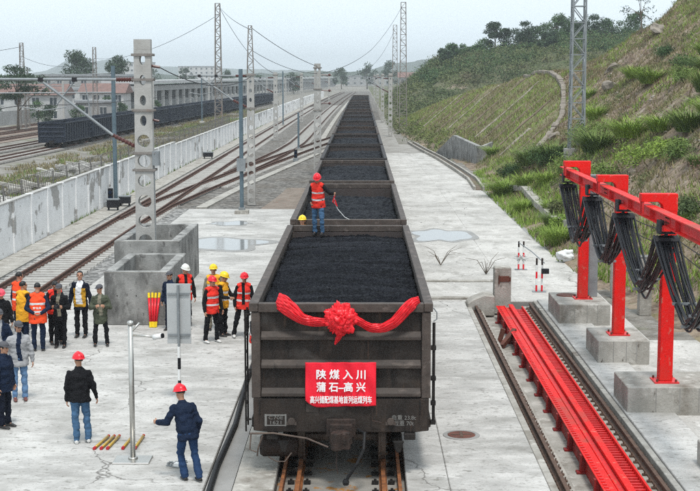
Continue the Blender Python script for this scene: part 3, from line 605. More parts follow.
# ================================================================== gondola wagons
WZ0, WZ1 = .80, 3.12; HL = 6.25      # body bottom, rim, half length of body
def ang(a): return Matrix.Rotation(a, 3, 'X')
def make_wagon(detail, mats):
    W, RIM, INN = mats
    root = bpy.data.objects.new('gondola_wagon', None); COL.objects.link(root)
    def P(nm, b, m=W, bev=.012, lab=None, par=root):
        o = b.build(nm, m, par, bevel=bev)
        if lab: o['label'] = lab
        return o
    for s in (-1, 1):          # side walls with pressed posts
        b = MB(); b.box(s * 1.50 - .015, s * 1.50 + .015, -HL + .17, HL - .17, 1.03, WZ1 - .16)
        sw = P('side_wall', b, W, 0)
        for i in range(10):
            y = -HL + .9 + i * (2 * HL - 1.8) / 9
            bb = MB(); bb.box(min(s * 1.518, s * 1.60), max(s * 1.518, s * 1.60), y - .07, y + .07, 1.0, WZ1 - .162); P('side_post', bb, RIM if not detail else W, 0, par=sw)
        b = MB(); b.box(min(s * 1.47, s * 1.60), max(s * 1.47, s * 1.60), -HL + .16, HL - .16, .84, 1.02); P('side_sill', b, W)
    for e in (-1, 1):          # ends: recessed sheet, three ribs, bottom plate, corner posts
        y = e * (HL - .09); yo = e * HL
        b = MB(); b.box(-1.42, 1.42, y - .02, y + .02, 1.41, WZ1 - .17); ew = P('end_wall', b, W, 0)
        for (z0, z1) in ((1.42, 1.55), (1.93, 2.06), (2.44, 2.57)):
            b = MB()      # trapezoid rib, sloping top
            prof = [(y + e * .021, z0 - .0), (yo + e * .02, z0 + .02), (yo + e * .02, z1 - .05), (y + e * .021, z1 + .04)]
            b.add([(-1.415, p[0], p[1]) for p in prof] + [(1.415, p[0], p[1]) for p in prof], [(0, 1, 2, 3), (7, 6, 5, 4), (0, 4, 5, 1), (1, 5, 6, 2), (2, 6, 7, 3), (3, 7, 4, 0)])
            P('end_rib', b, M['wagon_rib'] if detail else RIM, .008)
        b = MB(); b.prism([(-1.56, WZ0 + .02), (-1.3, WZ0 - .01), (1.3, WZ0 - .01), (1.56, WZ0 + .02), (1.56, 1.405), (-1.56, 1.405)], -.03, .03)
        b.v = [(p[0], e * (HL - .03) + p[2], p[1]) for p in b.v]; P('end_plate', b, W)
        for s in (-1, 1):
            b = MB(); b.box(min(s * 1.425, s * 1.585), max(s * 1.425, s * 1.585), min(yo - e * .16, yo), max(yo - e * .16, yo), 1.41, WZ1 - .165); P('corner_post', b, RIM)
    b = MB()                    # top rim: four rails
    b.box(-1.62, -1.46, -HL - .02, HL + .02, WZ1 - .155, WZ1); b.box(1.46, 1.62, -HL - .02, HL + .02, WZ1 - .155, WZ1)
    b.box(-1.457, 1.457, -HL - .03, -HL + .13, WZ1 - .165, WZ1 - .004); b.box(-1.457, 1.457, HL - .13, HL + .03, WZ1 - .165, WZ1 - .004)
    P('top_rim', b, RIM)
    b = MB(); b.box(-1.48, 1.48, -HL + .12, HL - .12, 1.0, 1.08); P('floor_plate', b, W)
    for e in (-1, 1):           # inner faces of the ends
        b = MB(); y = e * (HL - .135); b.box(-1.47, 1.47, y - .012, y + .012, 1.2, WZ1 - .17); P('inner_end_sheet', b, INN, 0)
    b = MB(); b.box(-.22, .22, -HL + .05, HL - .05, .62, .79); P('centre_sill', b, M['under'])
    for e in (-1, 1):           # bogies
        bg_ = bpy.data.objects.new('bogie', None); COL.objects.link(bg_); bg_.parent = root; bg_.location = (0, e * 4.3, 0)
        b = MB(); b.box(-1.1, 1.1, -.22, .22, .42, .62); P('bolster', b, M['under'], par=bg_)
        for s in (-1, 1):
            b = MB(); b.prism([(-1.25, .33), (-1.25, .50), (-.35, .68), (.35, .68), (1.25, .50), (1.25, .33), (.75, .33), (.35, .20), (-.35, .20), (-.75, .33)], -.07, .07)
            b.v = [(s * 1.02 + p[2], p[0], p[1]) for p in b.v]; P('side_frame', b, M['under'], par=bg_)
        for w in (-.9, .9):
            b = MB()
            for s in (-1, 1):
                prof = [(.06, -.06), (.10, -.08), (.12, -.035), (.34, -.03), (.36, -.065), (.42, -.06), (.425, .03), (.455, .045), (.455, .07), (.36, .07), (.34, .03), (.12, .035), (.06, .08)]
                pr = [(r, (z if s < 0 else -z) + s * .745) for r, z in prof]
                b.lathe(pr, 28, (0, w, .44), 'x')
            b.lathe([(.085, -.68), (.085, .68)], 10, (0, w, .44), 'x'); b.v = list(b.v)
            P('wheel_set', b, M['wheel'], 0, par=bg_)
    for e in (-1, 1):           # draft gear, coupler, brake pipe
        b = MB(); y = e * HL
        b.box(-.26, .26, min(y, y + e * .10), max(y, y + e * .10), .72, 1.05); b.box(-.20, .20, min(y + e * .10, y + e * .2), max(y + e * .10, y + e * .2), .62, .98); P('striker_plate', b, M['under_rust'] if detail else M['under'])
        b = MB(); b.box(-.10, .10, min(y + e * .2, y + e * .5), max(y + e * .2, y + e * .5), .70, .90)
        b.prism([(-.14, .44), (-.18, .60), (-.09, .72), (.0, .64), (.04, .56), (.14, .60), (.18, .50), (.09, .40)], .60, .92); b.v = [(p[0], p[1] if abs(p[1]) > 2 else y + e * (p[1] * .85), p[2]) for p in b.v]
        cp_ = P('coupler', b, M['under_rust'] if detail else M['under'], .02)
        if detail:
            b = MB(); b.tube([(.30, y + e * .08, .86), (.42, y + e * .22, .84), (.40, y + e * .42, .60), (.28, y + e * .50, .35), (.13, y + e * .50, .12), (.09, y + e * .5, .02)], .03, 8); b.lathe([(.05, 0), (.06, .05), (.04, .1)], 8, (.09, y + e * .5, -.02)); P('brake_hose', b, M['rubber'], 0, par=cp_)
            b = MB(); b.tube([(-.06, y + e * .45, .60), (-.08, y + e * .5, .35), (-.05, y + e * .5, .18)], .013, 6); P('uncoupling_chain', b, M['under_rust'], 0, par=cp_)
            b = MB(); b.tube([(-1.62, y + e * .06, .78), (-1.2, y + e * .10, .80), (-.6, y + e * .16, .72), (-.22, y + e * .30, .60)], .018, 8); b.tube([(-1.60, y + e * .06, .78), (-1.62, y + e * .1, .50), (-1.50, y + e * .12, .46)], .014, 8); P('uncoupling_rod', b, M['wheel'], 0)
            for s in (-1, 1):
                b = MB(); b.cbox((s * 1.22, y + e * .02, .73), (.20, .14, .11)); b.prism([(-.10, 0), (.10, 0), (.04, -.2), (-.04, -.2)], -.04, .04)
                b.v = b.v[:8] + [(s * 1.02 + p[0], y + e * .03 + p[2], .64 + p[1]) for p in b.v[8:]]; P('step_bracket', b, M['under'])
    if detail:
        b = MB(); b.lathe([(0, -.36), (.17, -.34), (.205, -.28), (.205, .28), (.17, .34), (0, .36)], 18, (-1.14, -HL + .55, .40), 'x'); P('air_tank', b, M['under_rust'], 0).data.polygons.foreach_set('use_smooth', [True] * 0 or [False] * 0) if False else P('air_tank', b, M['under_rust'], 0)
        b = MB()
        for s in (-1.70,):
            b.tube([(s, -HL + .1, .78), (s, -HL + .1, 2.95)], .018, 6); b.tube([(s, -HL + .55, .78), (s, -HL + .55, 2.95)], .018, 6)
            for k in range(7): b.tube([(s, -HL + .1, .95 + k * .31), (s, -HL + .55, .95 + k * .31)], .014, 6)
            for z in (1.0, 1.9, 2.9): b.bar((s, -HL + .1, z), (-1.6, -HL + .1, z), .03)
        P('ladder', b, M['under'], 0)
        b = MB(); b.tube([(1.645, -HL + .12, .95), (1.645, -HL + .12, 2.75)], .03, 6)
        for z in (.95, 1.3, 1.75, 2.3): b.cbox((1.64, -HL + .12, z), (.09, .1, .07))
        P('latch_bar', b, M['under'], 0)
        b = MB(); b.tube([(1.64, -HL + .2, WZ1 - .12), (1.70, -HL + .2, WZ1 - .2), (1.70, -HL + .2, WZ1 - .32), (1.64, -HL + .2, WZ1 - .36)], .012, 6); P('rope_hook', b, M['galv'], 0)
        b = MB(); b.tube([(-1.40, -HL + .05, .72), (-1.48, -HL + .03, .5), (-1.50, -HL + .04, .34)], .016, 6); b.tube([(-1.30, -HL, .34), (-1.15, -HL - .02, .26), (-1.0, -HL - .02, .26), (-.88, -HL, .42)], .013, 8); P('air_pipe', b, M['wheel'], 0)
        for x_ in (-1.44, 1.40):
            b = MB(); b.tube([(x_, -HL - .01, 1.12), (x_, -HL - .09, 1.14), (x_, -HL - .09, 1.36), (x_, -HL - .01, 1.38)], .013, 6); P('grab_iron', b, M['under'], 0)
        b = MB(); b.box(-.62, -.40, -HL - .012, -HL - .001, 1.16, 1.30); P('card_holder', b, M['wagon_rib'], 0)
        b = MB(); b.tube([(.55, -HL - .03, 1.2), (.55, -HL - .07, 1.2), (.55, -HL - .07, 1.02), (.72, -HL - .07, .98)], .014, 6); P('brake_lever', b, M['under_rust'], 0)
        for s, x, n in ((-1, -.84, 5), (1, .86, 7)):   # rungs and hooks on the end plate
            b = MB(); b.cbox((s * .88, -HL - .04, .96), (.18, .05, .05)); b.lathe([(.06, -.03), (.07, 0), (.05, .03)], 10, (s * .88, -HL - .05, 1.0), 'y'); P('rope_ring', b, RIM, 0)
    return root
steel = (M['wagon'], M['wagon_rim'], M['wagon_inner'])
w1 = make_wagon(True, steel)
PIT = 13.93; Y_FRONT = 23.5
def wpos(k): y = Y_FRONT + HL + PIT * k; return (TX + cx(y) * 1.0, y)
ORD = ['', 'second', 'third', 'fourth', 'fifth', 'sixth', 'seventh', 'eighth', 'ninth', 'tenth', 'eleventh', 'twelfth', 'thirteenth', 'fourteenth', 'fifteenth', 'sixteenth', 'seventeenth', 'eighteenth']
x, y = wpos(0); w1.location = (x, y, 0)
tag(w1, 'dark brown steel gondola wagon with red silk bow and banner on its end', 'wagon', 'coal wagons of the loaded train')
w2 = make_wagon(False, steel)
x, y = wpos(1); w2.location = (x, y, 0)
tag(w2, 'brown gondola wagon coupled right behind the bow decorated wagon', 'wagon', 'coal wagons of the loaded train')
dk = {'wagon_rim_steel': M['wagon_rim_far']}
dk2 = {'wagon_rim_steel': mat('wagon_rim_rusty', (.06, .040, .030), .75, scale=3, col2=(.028, .02, .017), coords='object')}
for k in range(2, 18):
    c = copy_tree(w2, swap=(dk if k % 4 != 1 else dk2) if k > 2 else None); x, y = wpos(k); c.location = (x, y, 0); c.rotation_euler.z = -math.atan((cx(y + 5) - cx(y - 5)) / 10)
    c['label'] = f'{ORD[k]} coal filled gondola wagon counted back from the bow decorated end' if k < 17 else 'last coal filled gondola wagon at the far end of the loaded train'
# extra writing on the near end: stencilled lines and box (too worn to read in the photograph)
def textmesh(body, size, m, name='lettering', parent=None, loc=(0, 0, 0), rot=(R(90), 0, 0), width=None, bold=.0, extrude=.002, height=None, lab=None, heavy=0):
    cu = bpy.data.curves.new(name, 'FONT'); cu.body = body; cu.size = size; cu.align_x = 'CENTER'; cu.align_y = 'CENTER'; cu.offset = bold; cu.extrude = extrude; cu.resolution_u = 3
    o = bpy.data.objects.new('tmp', cu); COL.objects.link(o); bpy.context.view_layer.update()
    dg = bpy.context.evaluated_depsgraph_get(); me = bpy.data.meshes.new_from_object(o.evaluated_get(dg)); bpy.data.objects.remove(o)
    n = len(me.vertices)
    if n:
        c = np.empty(n * 3, np.float32); me.vertices.foreach_get('co', c); c = c.reshape(-1, 3)
        mn, mx = c.min(0), c.max(0); c[:, :2] -= ((mn + mx) / 2)[:2]
        if width: c[:, 0] *= width / (mx[0] - mn[0])
        if height: c[:, 1] *= height / (mx[1] - mn[1])
        me.vertices.foreach_set('co', c.ravel()); me.update()
    if heavy:
        c0 = np.empty(len(me.vertices) * 3, np.float32); me.vertices.foreach_get('co', c0); c0 = c0.reshape(-1, 3); fs = [tuple(p.vertices) for p in me.polygons]; V = []; F = []
        for i, (dx, dy) in enumerate(((-heavy, 0), (heavy, 0), (0, heavy * .8), (0, -heavy * .8), (heavy * .6, heavy * .5))):
            F += [tuple(q + len(V) for q in f) for f in fs]; V += [(p[0] + dx, p[1] + dy, p[2] + i * .0006) for p in c0.tolist()]
        me = bpy.data.meshes.new(name); me.from_pydata(V, [], F); me.update()
    me.materials.clear(); o = link(name, me, m, parent); o.location = loc; o.rotation_euler = rot
    if lab: o['label'] = lab
    return o
yp = -HL - .003
textmesh('自重 23.8t\n载重 70t', .11, M['stencil'], 'stencil_marking', w1, (1.12, yp, 1.01), width=.42, height=.20, lab='worn stencilled figures on the end plate')
b = MB()
for (x0, x1, z0, z1) in ((-1.36, -1.32, .90, 1.12), (-1.00, -.97, .90, 1.12), (-1.32, -1.0, 1.09, 1.115), (-1.32, -1.0, .905, .925)): b.box(x0, x1, yp - .002, yp + .001, z0, z1)
b.build('stencil_frame', M['stencil'], w1)
textmesh('C70E\n1621', .1, M['stencil'], 'stencil_marking', w1, (-1.16, yp, 1.01), width=.26, height=.15, lab='worn stencilled number in a painted box')

# coal loads -----------------------------------------------------------------
def coal_mesh(seed, nx_, ny_):
    xs = np.linspace(-1.455, 1.455, nx_); ys = np.linspace(-HL + .15, HL - .15, ny_); X, Y = np.meshgrid(xs, ys)
    z = 2.93 - (.08 * (seed % 3) if seed > 1 else 0) - .06 * (X / 1.45) ** 2 + .10 * (fbm(X * .7 + seed * 3, Y * .45, 3, seed) - .5)
    z += .16 * (fbm(X * .6 + 9, Y * 2.0, 4, seed + 3) - .5)                         # raked rows across
    z -= .10 * smooth01(HL - 1.6, HL - .3, Y); z += .05 * (1 - smooth01(-HL + .15, -HL + 1.0, Y))
    z += .07 * (fbm(X * 9, Y * 9, 2, seed + 5) - .5) + .045 * (RNG.random(X.shape) - .5)
    z = np.clip(z, None, 3.03)
    V = np.stack([X.ravel(), Y.ravel(), z.ravel()], 1); n = nx_; I = np.arange(n * ny_).reshape(ny_, n)
    F = np.stack([I[:-1, :-1].ravel(), I[:-1, 1:].ravel(), I[1:, 1:].ravel(), I[1:, :-1].ravel()], 1)
    # side skirt down to the floor
    edge = np.concatenate([I[0, :], I[1:, -1], I[-1, -2::-1], I[-2:0:-1, 0]]); base = len(V)
    Vb = V[edge].copy(); Vb[:, 2] = 1.1; V = np.concatenate([V, Vb]); m = len(edge); k = np.arange(m); k2 = (k + 1) % m
    F = np.concatenate([F, np.stack([edge[k], base + k, base + k2, edge[k2]], 1)])
    return V, F
cl = []
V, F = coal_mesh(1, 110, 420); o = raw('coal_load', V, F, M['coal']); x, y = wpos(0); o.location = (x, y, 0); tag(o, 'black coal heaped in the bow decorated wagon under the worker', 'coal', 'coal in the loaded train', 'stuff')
for v_ in range(3):
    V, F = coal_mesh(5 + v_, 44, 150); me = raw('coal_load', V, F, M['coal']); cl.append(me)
for k in range(1, 18):
    o = cl[k - 1] if k <= 3 else cl[k % 3].copy()
    if k > 3: COL.objects.link(o)
    x, y = wpos(k); o.location = (x, y, 0); o.rotation_euler.z = -math.atan((cx(y + 5) - cx(y - 5)) / 10)
    tag(o, (f'black coal filling the {ORD[k]} wagon counted back from the bow end' if k < 17 else 'black coal filling the last wagon of the loaded train'), 'coal', 'coal in the loaded train', 'stuff')

# silk bow -------------------------------------------------------------------
bow = thing('silk_bow', 'crumpled red silk bow with swags hung across the wagon rim', 'bow', (TX, Y_FRONT - .05, 0))
def swag(cps, name):
    """cps: (x, z, width, y)"""
    n = 60; k = 27; t = np.linspace(0, len(cps) - 1, n); A = np.array(cps, float); C = np.stack([np.interp(t, range(len(cps)), A[:, i]) for i in range(4)], 1)
    for _ in range(3): C[1:-1] = (C[:-2] + C[1:-1] * 2 + C[2:]) / 4
    V = []; F = []
    for i in range(n):
        d = C[min(i + 1, n - 1)] - C[max(i - 1, 0)]; L_ = math.hypot(d[0], d[1]); nx_, nz_ = -d[1] / L_, d[0] / L_
        for j in range(k):
            u = (j / (k - 1) - .5); w = C[i, 2]
            fold = .030 * math.sin(j * .95 + i * .10 + 1.5 * math.sin(i * .14)) + .014 * math.sin(j * 2.1 - i * .17 + 2 * math.sin(i * .25))
            V.append((C[i, 0] + nx_ * u * w, C[i, 3] - .06 * math.cos(u * 3.0) - abs(fold) * .9, C[i, 1] + nz_ * u * w))
    for i in range(n - 1):
        for j in range(k - 1): a = i * k + j; F.append((a, a + 1, a + k + 1, a + k))
    me = bpy.data.meshes.new(name); me.from_pydata(V, [], F); me.update(); me.polygons.foreach_set('use_smooth', [True] * len(F)); o = link(name, me, M['silk'], bow)
    md = o.modifiers.new('thick', 'SOLIDIFY'); md.thickness = .006
    return o
swag([(-1.13, 3.17, .26, .12), (-1.02, 3.13, .30, -.01), (-.86, 3.00, .27, -.03), (-.70, 2.87, .20, -.04), (-.52, 2.81, .17, -.05), (-.30, 2.80, .14, -.07), (-.02, 2.86, .16, -.10)], 'swag')
swag([(1.38, 3.17, .13, .12), (1.26, 3.14, .20, -.01), (1.10, 2.98, .20, -.03), (.94, 2.80, .19, -.04), (.75, 2.70, .17, -.05), (.52, 2.70, .15, -.06), (.36, 2.80, .13, -.08), (.10, 2.92, .16, -.10)], 'swag')
bmh = bmesh.new(); bmesh.ops.create_icosphere(bmh, subdivisions=5, radius=1)
for v in bmh.verts:
    p = v.co.normalized(); n1 = abs(noise.noise(p * 2.3)) * 2; n2 = abs(noise.noise(p * 5 + Vector((4, 1, 0)))) * 2
    r = .78 + .34 * n1 + .26 * n2; v.co = Vector((p.x * .235 * r, p.y * .15 * r - .12, p.z * .25 * r + 2.86))
me = bpy.data.meshes.new('rosette'); bmh.to_mesh(me); bmh.free(); me.polygons.foreach_set('use_smooth', [True] * len(me.polygons)); link('rosette', me, M['silk'], bow)
for k in range(13):      # looped petals of gathered silk
    a = 2 * math.pi * k / 13 + .2; rr = .11 + .03 * math.sin(k * 2.7); w = .06
    V = []; F = []; n = 9
    for i in range(n):
        t = math.pi * i / (n - 1); rad = .06 + rr * .55 * (1 - math.cos(t)) ; out = .10 * math.sin(t)
        for j in range(5):
            u = (j - 2) / 2 * w * (1 + .3 * math.sin(t)); V.append((math.cos(a) * rad - math.sin(a) * u, -.15 - out - .02 * math.cos(j * 2.2), 2.86 + math.sin(a) * rad * .95 + math.cos(a) * u))
    for i in range(n - 1):
        for j in range(4): q = i * 5 + j; F.append((q, q + 1, q + 6, q + 5))
    me = bpy.data.meshes.new('petal'); me.from_pydata(V, [], F); me.update(); me.polygons.foreach_set('use_smooth', [True] * len(F)); o = link('petal', me, M['silk'], bow); o.modifiers.new('thick', 'SOLIDIFY').thickness = .01
swag([(.02, 2.76, .11, -.10), (.0, 2.62, .10, -.11), (-.05, 2.52, .09, -.10), (-.10, 2.42, .03, -.09)], 'tail')

# banner ---------------------------------------------------------------------
BX0, BX1 = d0 = (-1.98 - TX + .98, 0) if False else (-.63, .62)
ban = thing('cloth_banner', 'red cloth banner with white Chinese lettering on the wagon end', 'banner', (TX, Y_FRONT - .045, 0))
nx_, nz_ = 50, 32; V = []; F = []
for j in range(nz_ + 1):
    for i in range(nx_ + 1):
        u, v = i / nx_, j / nz_; x = BX0 + u * (BX1 - BX0); z = 1.27 + v * .80 + .035 * (u - .5) * (1 - v)
        if u < .16: z += (.16 - u) * .45 * (1 - v) ** 6 if v < .4 else 0
        if v < .12 and u < .12: x += (.12 - u) * .5 * (1 - v / .12)
        V.append((x, -.012 - .018 * math.sin(u * 9 + v * 3) * math.sin(v * 5 + u * 2) - .01 * math.sin(u * 31 + v * 7), z))
for j in range(nz_):
    for i in range(nx_): a = j * (nx_ + 1) + i; F.append((a, a + 1, a + nx_ + 2, a + nx_ + 1))
me = bpy.data.meshes.new('banner_cloth'); me.from_pydata(V, [], F); me.update(); me.polygons.foreach_set('use_smooth', [True] * len(F)); o = link('banner_cloth', me, M['banner'], ban); o.modifiers.new('thick', 'SOLIDIFY').thickness = .006
textmesh('陕 煤 入 川', .2, M['banner_text'], 'lettering', ban, (.0, -.047, 1.86), width=.86, height=.172, heavy=.0055, lab='top line of white Chinese characters')
textmesh('蒲 石–高 兴', .2, M['banner_text'], 'lettering', ban, (.0, -.047, 1.635), width=.86, height=.172, heavy=.0055, lab='middle line of white Chinese characters')
textmesh('高兴储配煤基地首列运煤列车', .12, M['banner_text'], 'lettering', ban, (.0, -.047, 1.405), width=1.09, height=.135, heavy=.003, lab='bottom line of small white Chinese characters')

# ================================================================== second train
bl = {'wagon_steel': M['wagon_blue'], 'wagon_rim_steel': M['wagon_blue2'], 'wagon_inner_steel': M['wagon_blue2'], 'underframe_rust': M['under']}
for k in range(18):
    c = copy_tree(w2, swap=bl); t = k / 17.5; y = 155 + HL + k * PIT; t = (y - 155) / 245; x = -35.4 + 7.9 * t
    c.location = (x, y, -1.4); c.rotation_euler.z = -math.atan(7.9 / 245)
    c['group'] = 'wagons of the dark blue train'
    c['label'] = ('dark blue empty gondola wagon nearest of the train beyond the white wall' if k == 0 else (f'{ORD[k]} dark blue gondola wagon of the train beyond the white wall' if k < 17 else 'last dark blue gondola wagon of the train beyond the white wall'))
def t2(off): return lambda y: -35.4 + 7.9 * (y - 155) / 245 + off
for off, lab in ((0, 'track under the dark blue train beyond the white wall'), (-5.2, 'empty track left of the dark blue train')):
    r_ = bpy.data.objects.new('railway_track', None); COL.objects.link(r_); struct(r_, lab)
    ribbon('ballast', M['ballast_far'], (lambda y, f=t2(off): f(y) - 1.8), (lambda y, f=t2(off): f(y) + 1.8), list(range(70, 430, 20)), -1.3, None, .3, r_)
    for s in (-1, 1): rail(r_, t2(off), s * .755, list(range(70, 430, 12)), -1.25, M['rail_rust'])
    b = MB()
    for y in np.arange(70, 260, .7): b.cbox((t2(off)(y), y, -1.29), (2.5, .24, .1))
    o = b.build('sleepers', M['sleeper'], r_); o['kind'] = 'stuff'
# ================================================================== cast blocks
def hollow_block(label, x0, x1, y0, y1, h, t):
    r = thing('concrete_block', label, 'concrete block', ((x0 + x1) / 2, (y0 + y1) / 2, 0)); hx, hy = (x1 - x0) / 2, (y1 - y0) / 2
    b = MB(); V = []
    o = [(-hx, -hy), (hx, -hy), (hx, hy), (-hx, hy)]; i_ = [(-hx + t, -hy + t), (hx - t, -hy + t), (hx - t, hy - t), (-hx + t, hy - t)]
    vs = [(x, y, 0) for x, y in o] + [(x, y, h) for x, y in o] + [(x, y, h) for x, y in i_] + [(x, y, h * .45) for x, y in i_]
    fs = []
    for k in range(4):
        k2 = (k + 1) % 4; fs += [(k, k2, 4 + k2, 4 + k), (4 + k, 4 + k2, 8 + k2, 8 + k), (8 + k, 8 + k2, 12 + k2, 12 + k)]
    fs += [(12, 13, 14, 15), (3, 2, 1, 0)]
    b.add(vs, fs); b.build('block_shell', M['concrete_cast'], r, bevel=.02)
    b = MB()
    for k in range(3): b.lathe([(.018, -.002), (.018, .0)], 8, (-hx * .6 + k * hx * .6, -hy - .001, h * .55), 'y')
    b.build('tie_hole', M['under'], r)
    b = MB(); b.box(-hx + .0, hx, -hy - .004, -hy + .01, h - .02, h - .012); b.build('pour_line', M['concrete_pale'], r)
    return r
hollow_block('nearer hollow concrete foundation block with red firework tubes leaning on it', -7.32, -5.5, 38.1, 42.2, 1.54, .28)
hollow_block('farther and taller hollow concrete foundation block holding the big pierced mast', -7.95, -5.85, 43.2, 48.4, 1.80, .30)

# ================================================================== pierced concrete masts
def mast(label, x, y, h, w, d=.3, z0=0, holes=.62, hole_r=.36, top_plain=.0, taper=.25, hw=None, bands=()):
    """concrete mast: front face with round openings, made of real holes"""
    r = thing('catenary_mast', label, 'mast', (x, y, z0), 0, 'concrete overhead line masts')
    n = int((h - top_plain) / holes); NS = 14; V = []; F = []
    def width(z): return w * (1 - taper * z / h)
    for sgn in (-1, 1):      # front and back skins
        yy = sgn * d / 2
        for k in range(n):
            za, zb = k * holes, (k + 1) * holes; zc = (za + zb) / 2; W0, W1 = width(za) / 2, width(zb) / 2
            upper = zc > h * .62
            rr = min(hole_r * width(zc), holes * .42); rx = rr * (.50 if upper else 1); rz = rr * (.85 if upper else 1)
            o = len(V); ring = []; outer = []
            for i in range(NS):
                a = 2 * math.pi * i / NS + math.pi / NS; c, s = math.cos(a), math.sin(a); ring.append((rx * c, yy, zc + rz * s))
                m_ = max(abs(c), abs(s)); ux, uz = c / m_, s / m_; W = W0 if uz < 0 else W1; W = W0 + (W1 - W0) * (uz + 1) / 2; outer.append((ux * W, yy, zc + uz * holes / 2))
            V += ring + outer
            for i in range(NS):
                j = (i + 1) % NS; F.append((o + i, o + j, o + NS + j, o + NS + i))
            if sgn < 0:      # hole lining
                q = len(V); V += [(p[0], d / 2, p[2]) for p in ring]
                for i in range(NS): j = (i + 1) % NS; F.append((o + i, q + i, q + j, o + j))
            # corners
            q = len(V); V += [(-W0, yy, za), (W0, yy, za), (W1, yy, zb), (-W1, yy, zb)]
            idx = {0: min(range(NS), key=lambda i: (outer[i][0] + W0) ** 2 + (outer[i][2] - za) ** 2)}
            for ci, cpt in enumerate([(-W0, za), (W0, za), (W1, zb), (-W1, zb)]):
                dd = sorted(range(NS), key=lambda i: (outer[i][0] - cpt[0]) ** 2 + (outer[i][2] - cpt[1]) ** 2)[:2]
                F.append((q + ci, o + NS + dd[0], o + NS + dd[1]))
    b = MB(); b.add(V, F)
    zt_ = n * holes; W0, W1 = width(0) / 2, width(zt_) / 2
    for s in (-1, 1): b.add([(s * W0, -d / 2, 0), (s * W0, d / 2, 0), (s * W1, d / 2, zt_), (s * W1, -d / 2, zt_)], [(0, 1, 2, 3)])
    b.add([(-W1, -d / 2, zt_), (W1, -d / 2, zt_), (W1, d / 2, zt_), (-W1, d / 2, zt_)], [(0, 1, 2, 3)])
    W2 = width(h) / 2
    if h > zt_ + .05: b.box(-W2, W2, -d / 2, d / 2, zt_ + .002, h)
    b.build('mast_shaft', M['mast_concrete'], r)
    for z in bands:
        W = width(z) / 2 + .03; b = MB(); b.box(-W - .05, W + .05, -d / 2 - .04, -d / 2 - .003, z - .04, z + .04); b.box(-W - .05, W + .05, d / 2 + .003, d / 2 + .04, z - .04, z + .04)
        b.bar((-W - .03, -d / 2 - .1, z), (-W - .03, d / 2 + .1, z), .03); b.bar((W + .03, -d / 2 - .1, z), (W + .03, d / 2 + .1, z), .03); b.build('clamp_band', M['lattice'], r)
    return r
def cantilever(r, zh, zl, reach, w, extra=0, side=-1):
    """tube cantilever fixed to a mast: top tube, brace, strut, insulators"""
    s = side; x0 = s * w / 2
    b = MB(); b.tube([(x0 + s * .6, 0, zh), (s * (reach + extra), 0, zh + .02)], .045, 8); b.build('top_tube', M['galv'], r)
    b = MB(); b.tube([(x0 + s * .75, 0, zl + .38), (s * (reach * .82), 0, zh - .03)], .045, 8); b.build('brace_tube', M['galv'], r)
    b = MB(); pr = []
    for k in range(7): pr += [(.045, k * .08), (.10, k * .08 + .025), (.045, k * .08 + .05)]
    for nm, a, c in (('a', (x0, 0, zh), (x0 + s * .6, 0, zh)), ('b', (x0, 0, zl), (x0 + s * .75, 0, zl + .38))):
        a, c = Vector(a), Vector(c); pts = [a.lerp(c, i / 14) for i in range(15)]; b = MB(); b.tube(pts, [.05 if i % 2 else .085 for i in range(15)], 8); b.build('insulator', M['insul'], r)
    b = MB(); b.tube([(s * reach * .55, 0, zh - .05), (s * reach * .70, 0, zl + (zh - zl) * .62)], .025, 6); b.tube([(s * reach * .42, 0, zl + .9), (s * reach * .42 + s * .2, 0, zh - .05)], .02, 6); b.build('strut', M['galv'], r)
    b = MB(); b.tube([(s * reach * .62, 0, zh - .9), (s * reach * .80, 0, zh - 1.0), (s * reach * .98, 0, zh - .9)], .018, 6); b.build('steady_arm', M['galv'], r)
    for xx in (reach * .82, reach * .55): b = MB(); b.cbox((s * xx, 0, zh), (.16, .12, .14)); b.build('clamp', M['iron'], r)
m1 = mast('thick pierced concrete mast rising from the taller foundation block', -7.12, 44.55, 8.25, .66, .34, 0, .66, .36, 0, .18, bands=(7.75, 6.95, 5.95, 4.55, 4.0))
cantilever(m1, 6.95, 4.75, 4.1, .55, extra=4.6)
b = MB(); b.box(.28, .50, -.25, .05, 4.15, 4.62); b.build('balance_box', M['galv'], m1)
b = MB(); b.tube([(.30, -.12, 4.6), (.30, -.12, .5)], .03, 6); b.build('down_pipe', M['galv'], m1)
b = MB(); b.tube([(.25, 0, 7.4), (.55, 0, 7.35)], .05, 6); b.tube([(.25, 0, 5.65), (.5, 0, 5.6)], .04, 6); b.build('side_insulator', M['insul'], m1)
m2 = mast('slim pierced concrete mast with steel lattice top beside the curving branch track', -6.02, 74.2, 7.2, .44, .26, 0, .5, .34, 0, .12, bands=(7.1, 5.3))
cantilever(m2, 7.05, 5.35, 3.4, .4)
def lattice_part(parent, w0, w1, z0, z1, n, m=M['lattice'], chord=.05, brace=.03, name='lattice_top'):
    b = MB()
    for sx in (-1, 1):
        for sy in (-1, 1): b.bar((sx * w0 / 2, sy * w0 / 2, z0), (sx * w1 / 2, sy * w1 / 2, z1), chord)
    b2 = MB()
    for k in range(n):
        a, c = k / n, (k + 1) / n; wa, wc = w0 + (w1 - w0) * a, w0 + (w1 - w0) * c; za, zc = z0 + (z1 - z0) * a, z0 + (z1 - z0) * c
        for s in (-1, 1):
            f = 1 if k % 2 else -1
            b2.bar((-f * wa / 2, s * wa / 2, za), (f * wc / 2, s * wc / 2, zc), brace); b2.bar((s * wa / 2, -f * wa / 2, za), (s * wc / 2, f * wc / 2, zc), brace)
            b2.bar((-wc / 2, s * wc / 2, zc), (wc / 2, s * wc / 2, zc), brace); b2.bar((s * wc / 2, -wc / 2, zc), (s * wc / 2, wc / 2, zc), brace)
    o = b.build('chords', m, parent); o2 = b2.build('bracing', m, parent); return o
lattice_part(m2, .34, .18, 7.2, 9.75, 8, chord=.035, brace=.02)
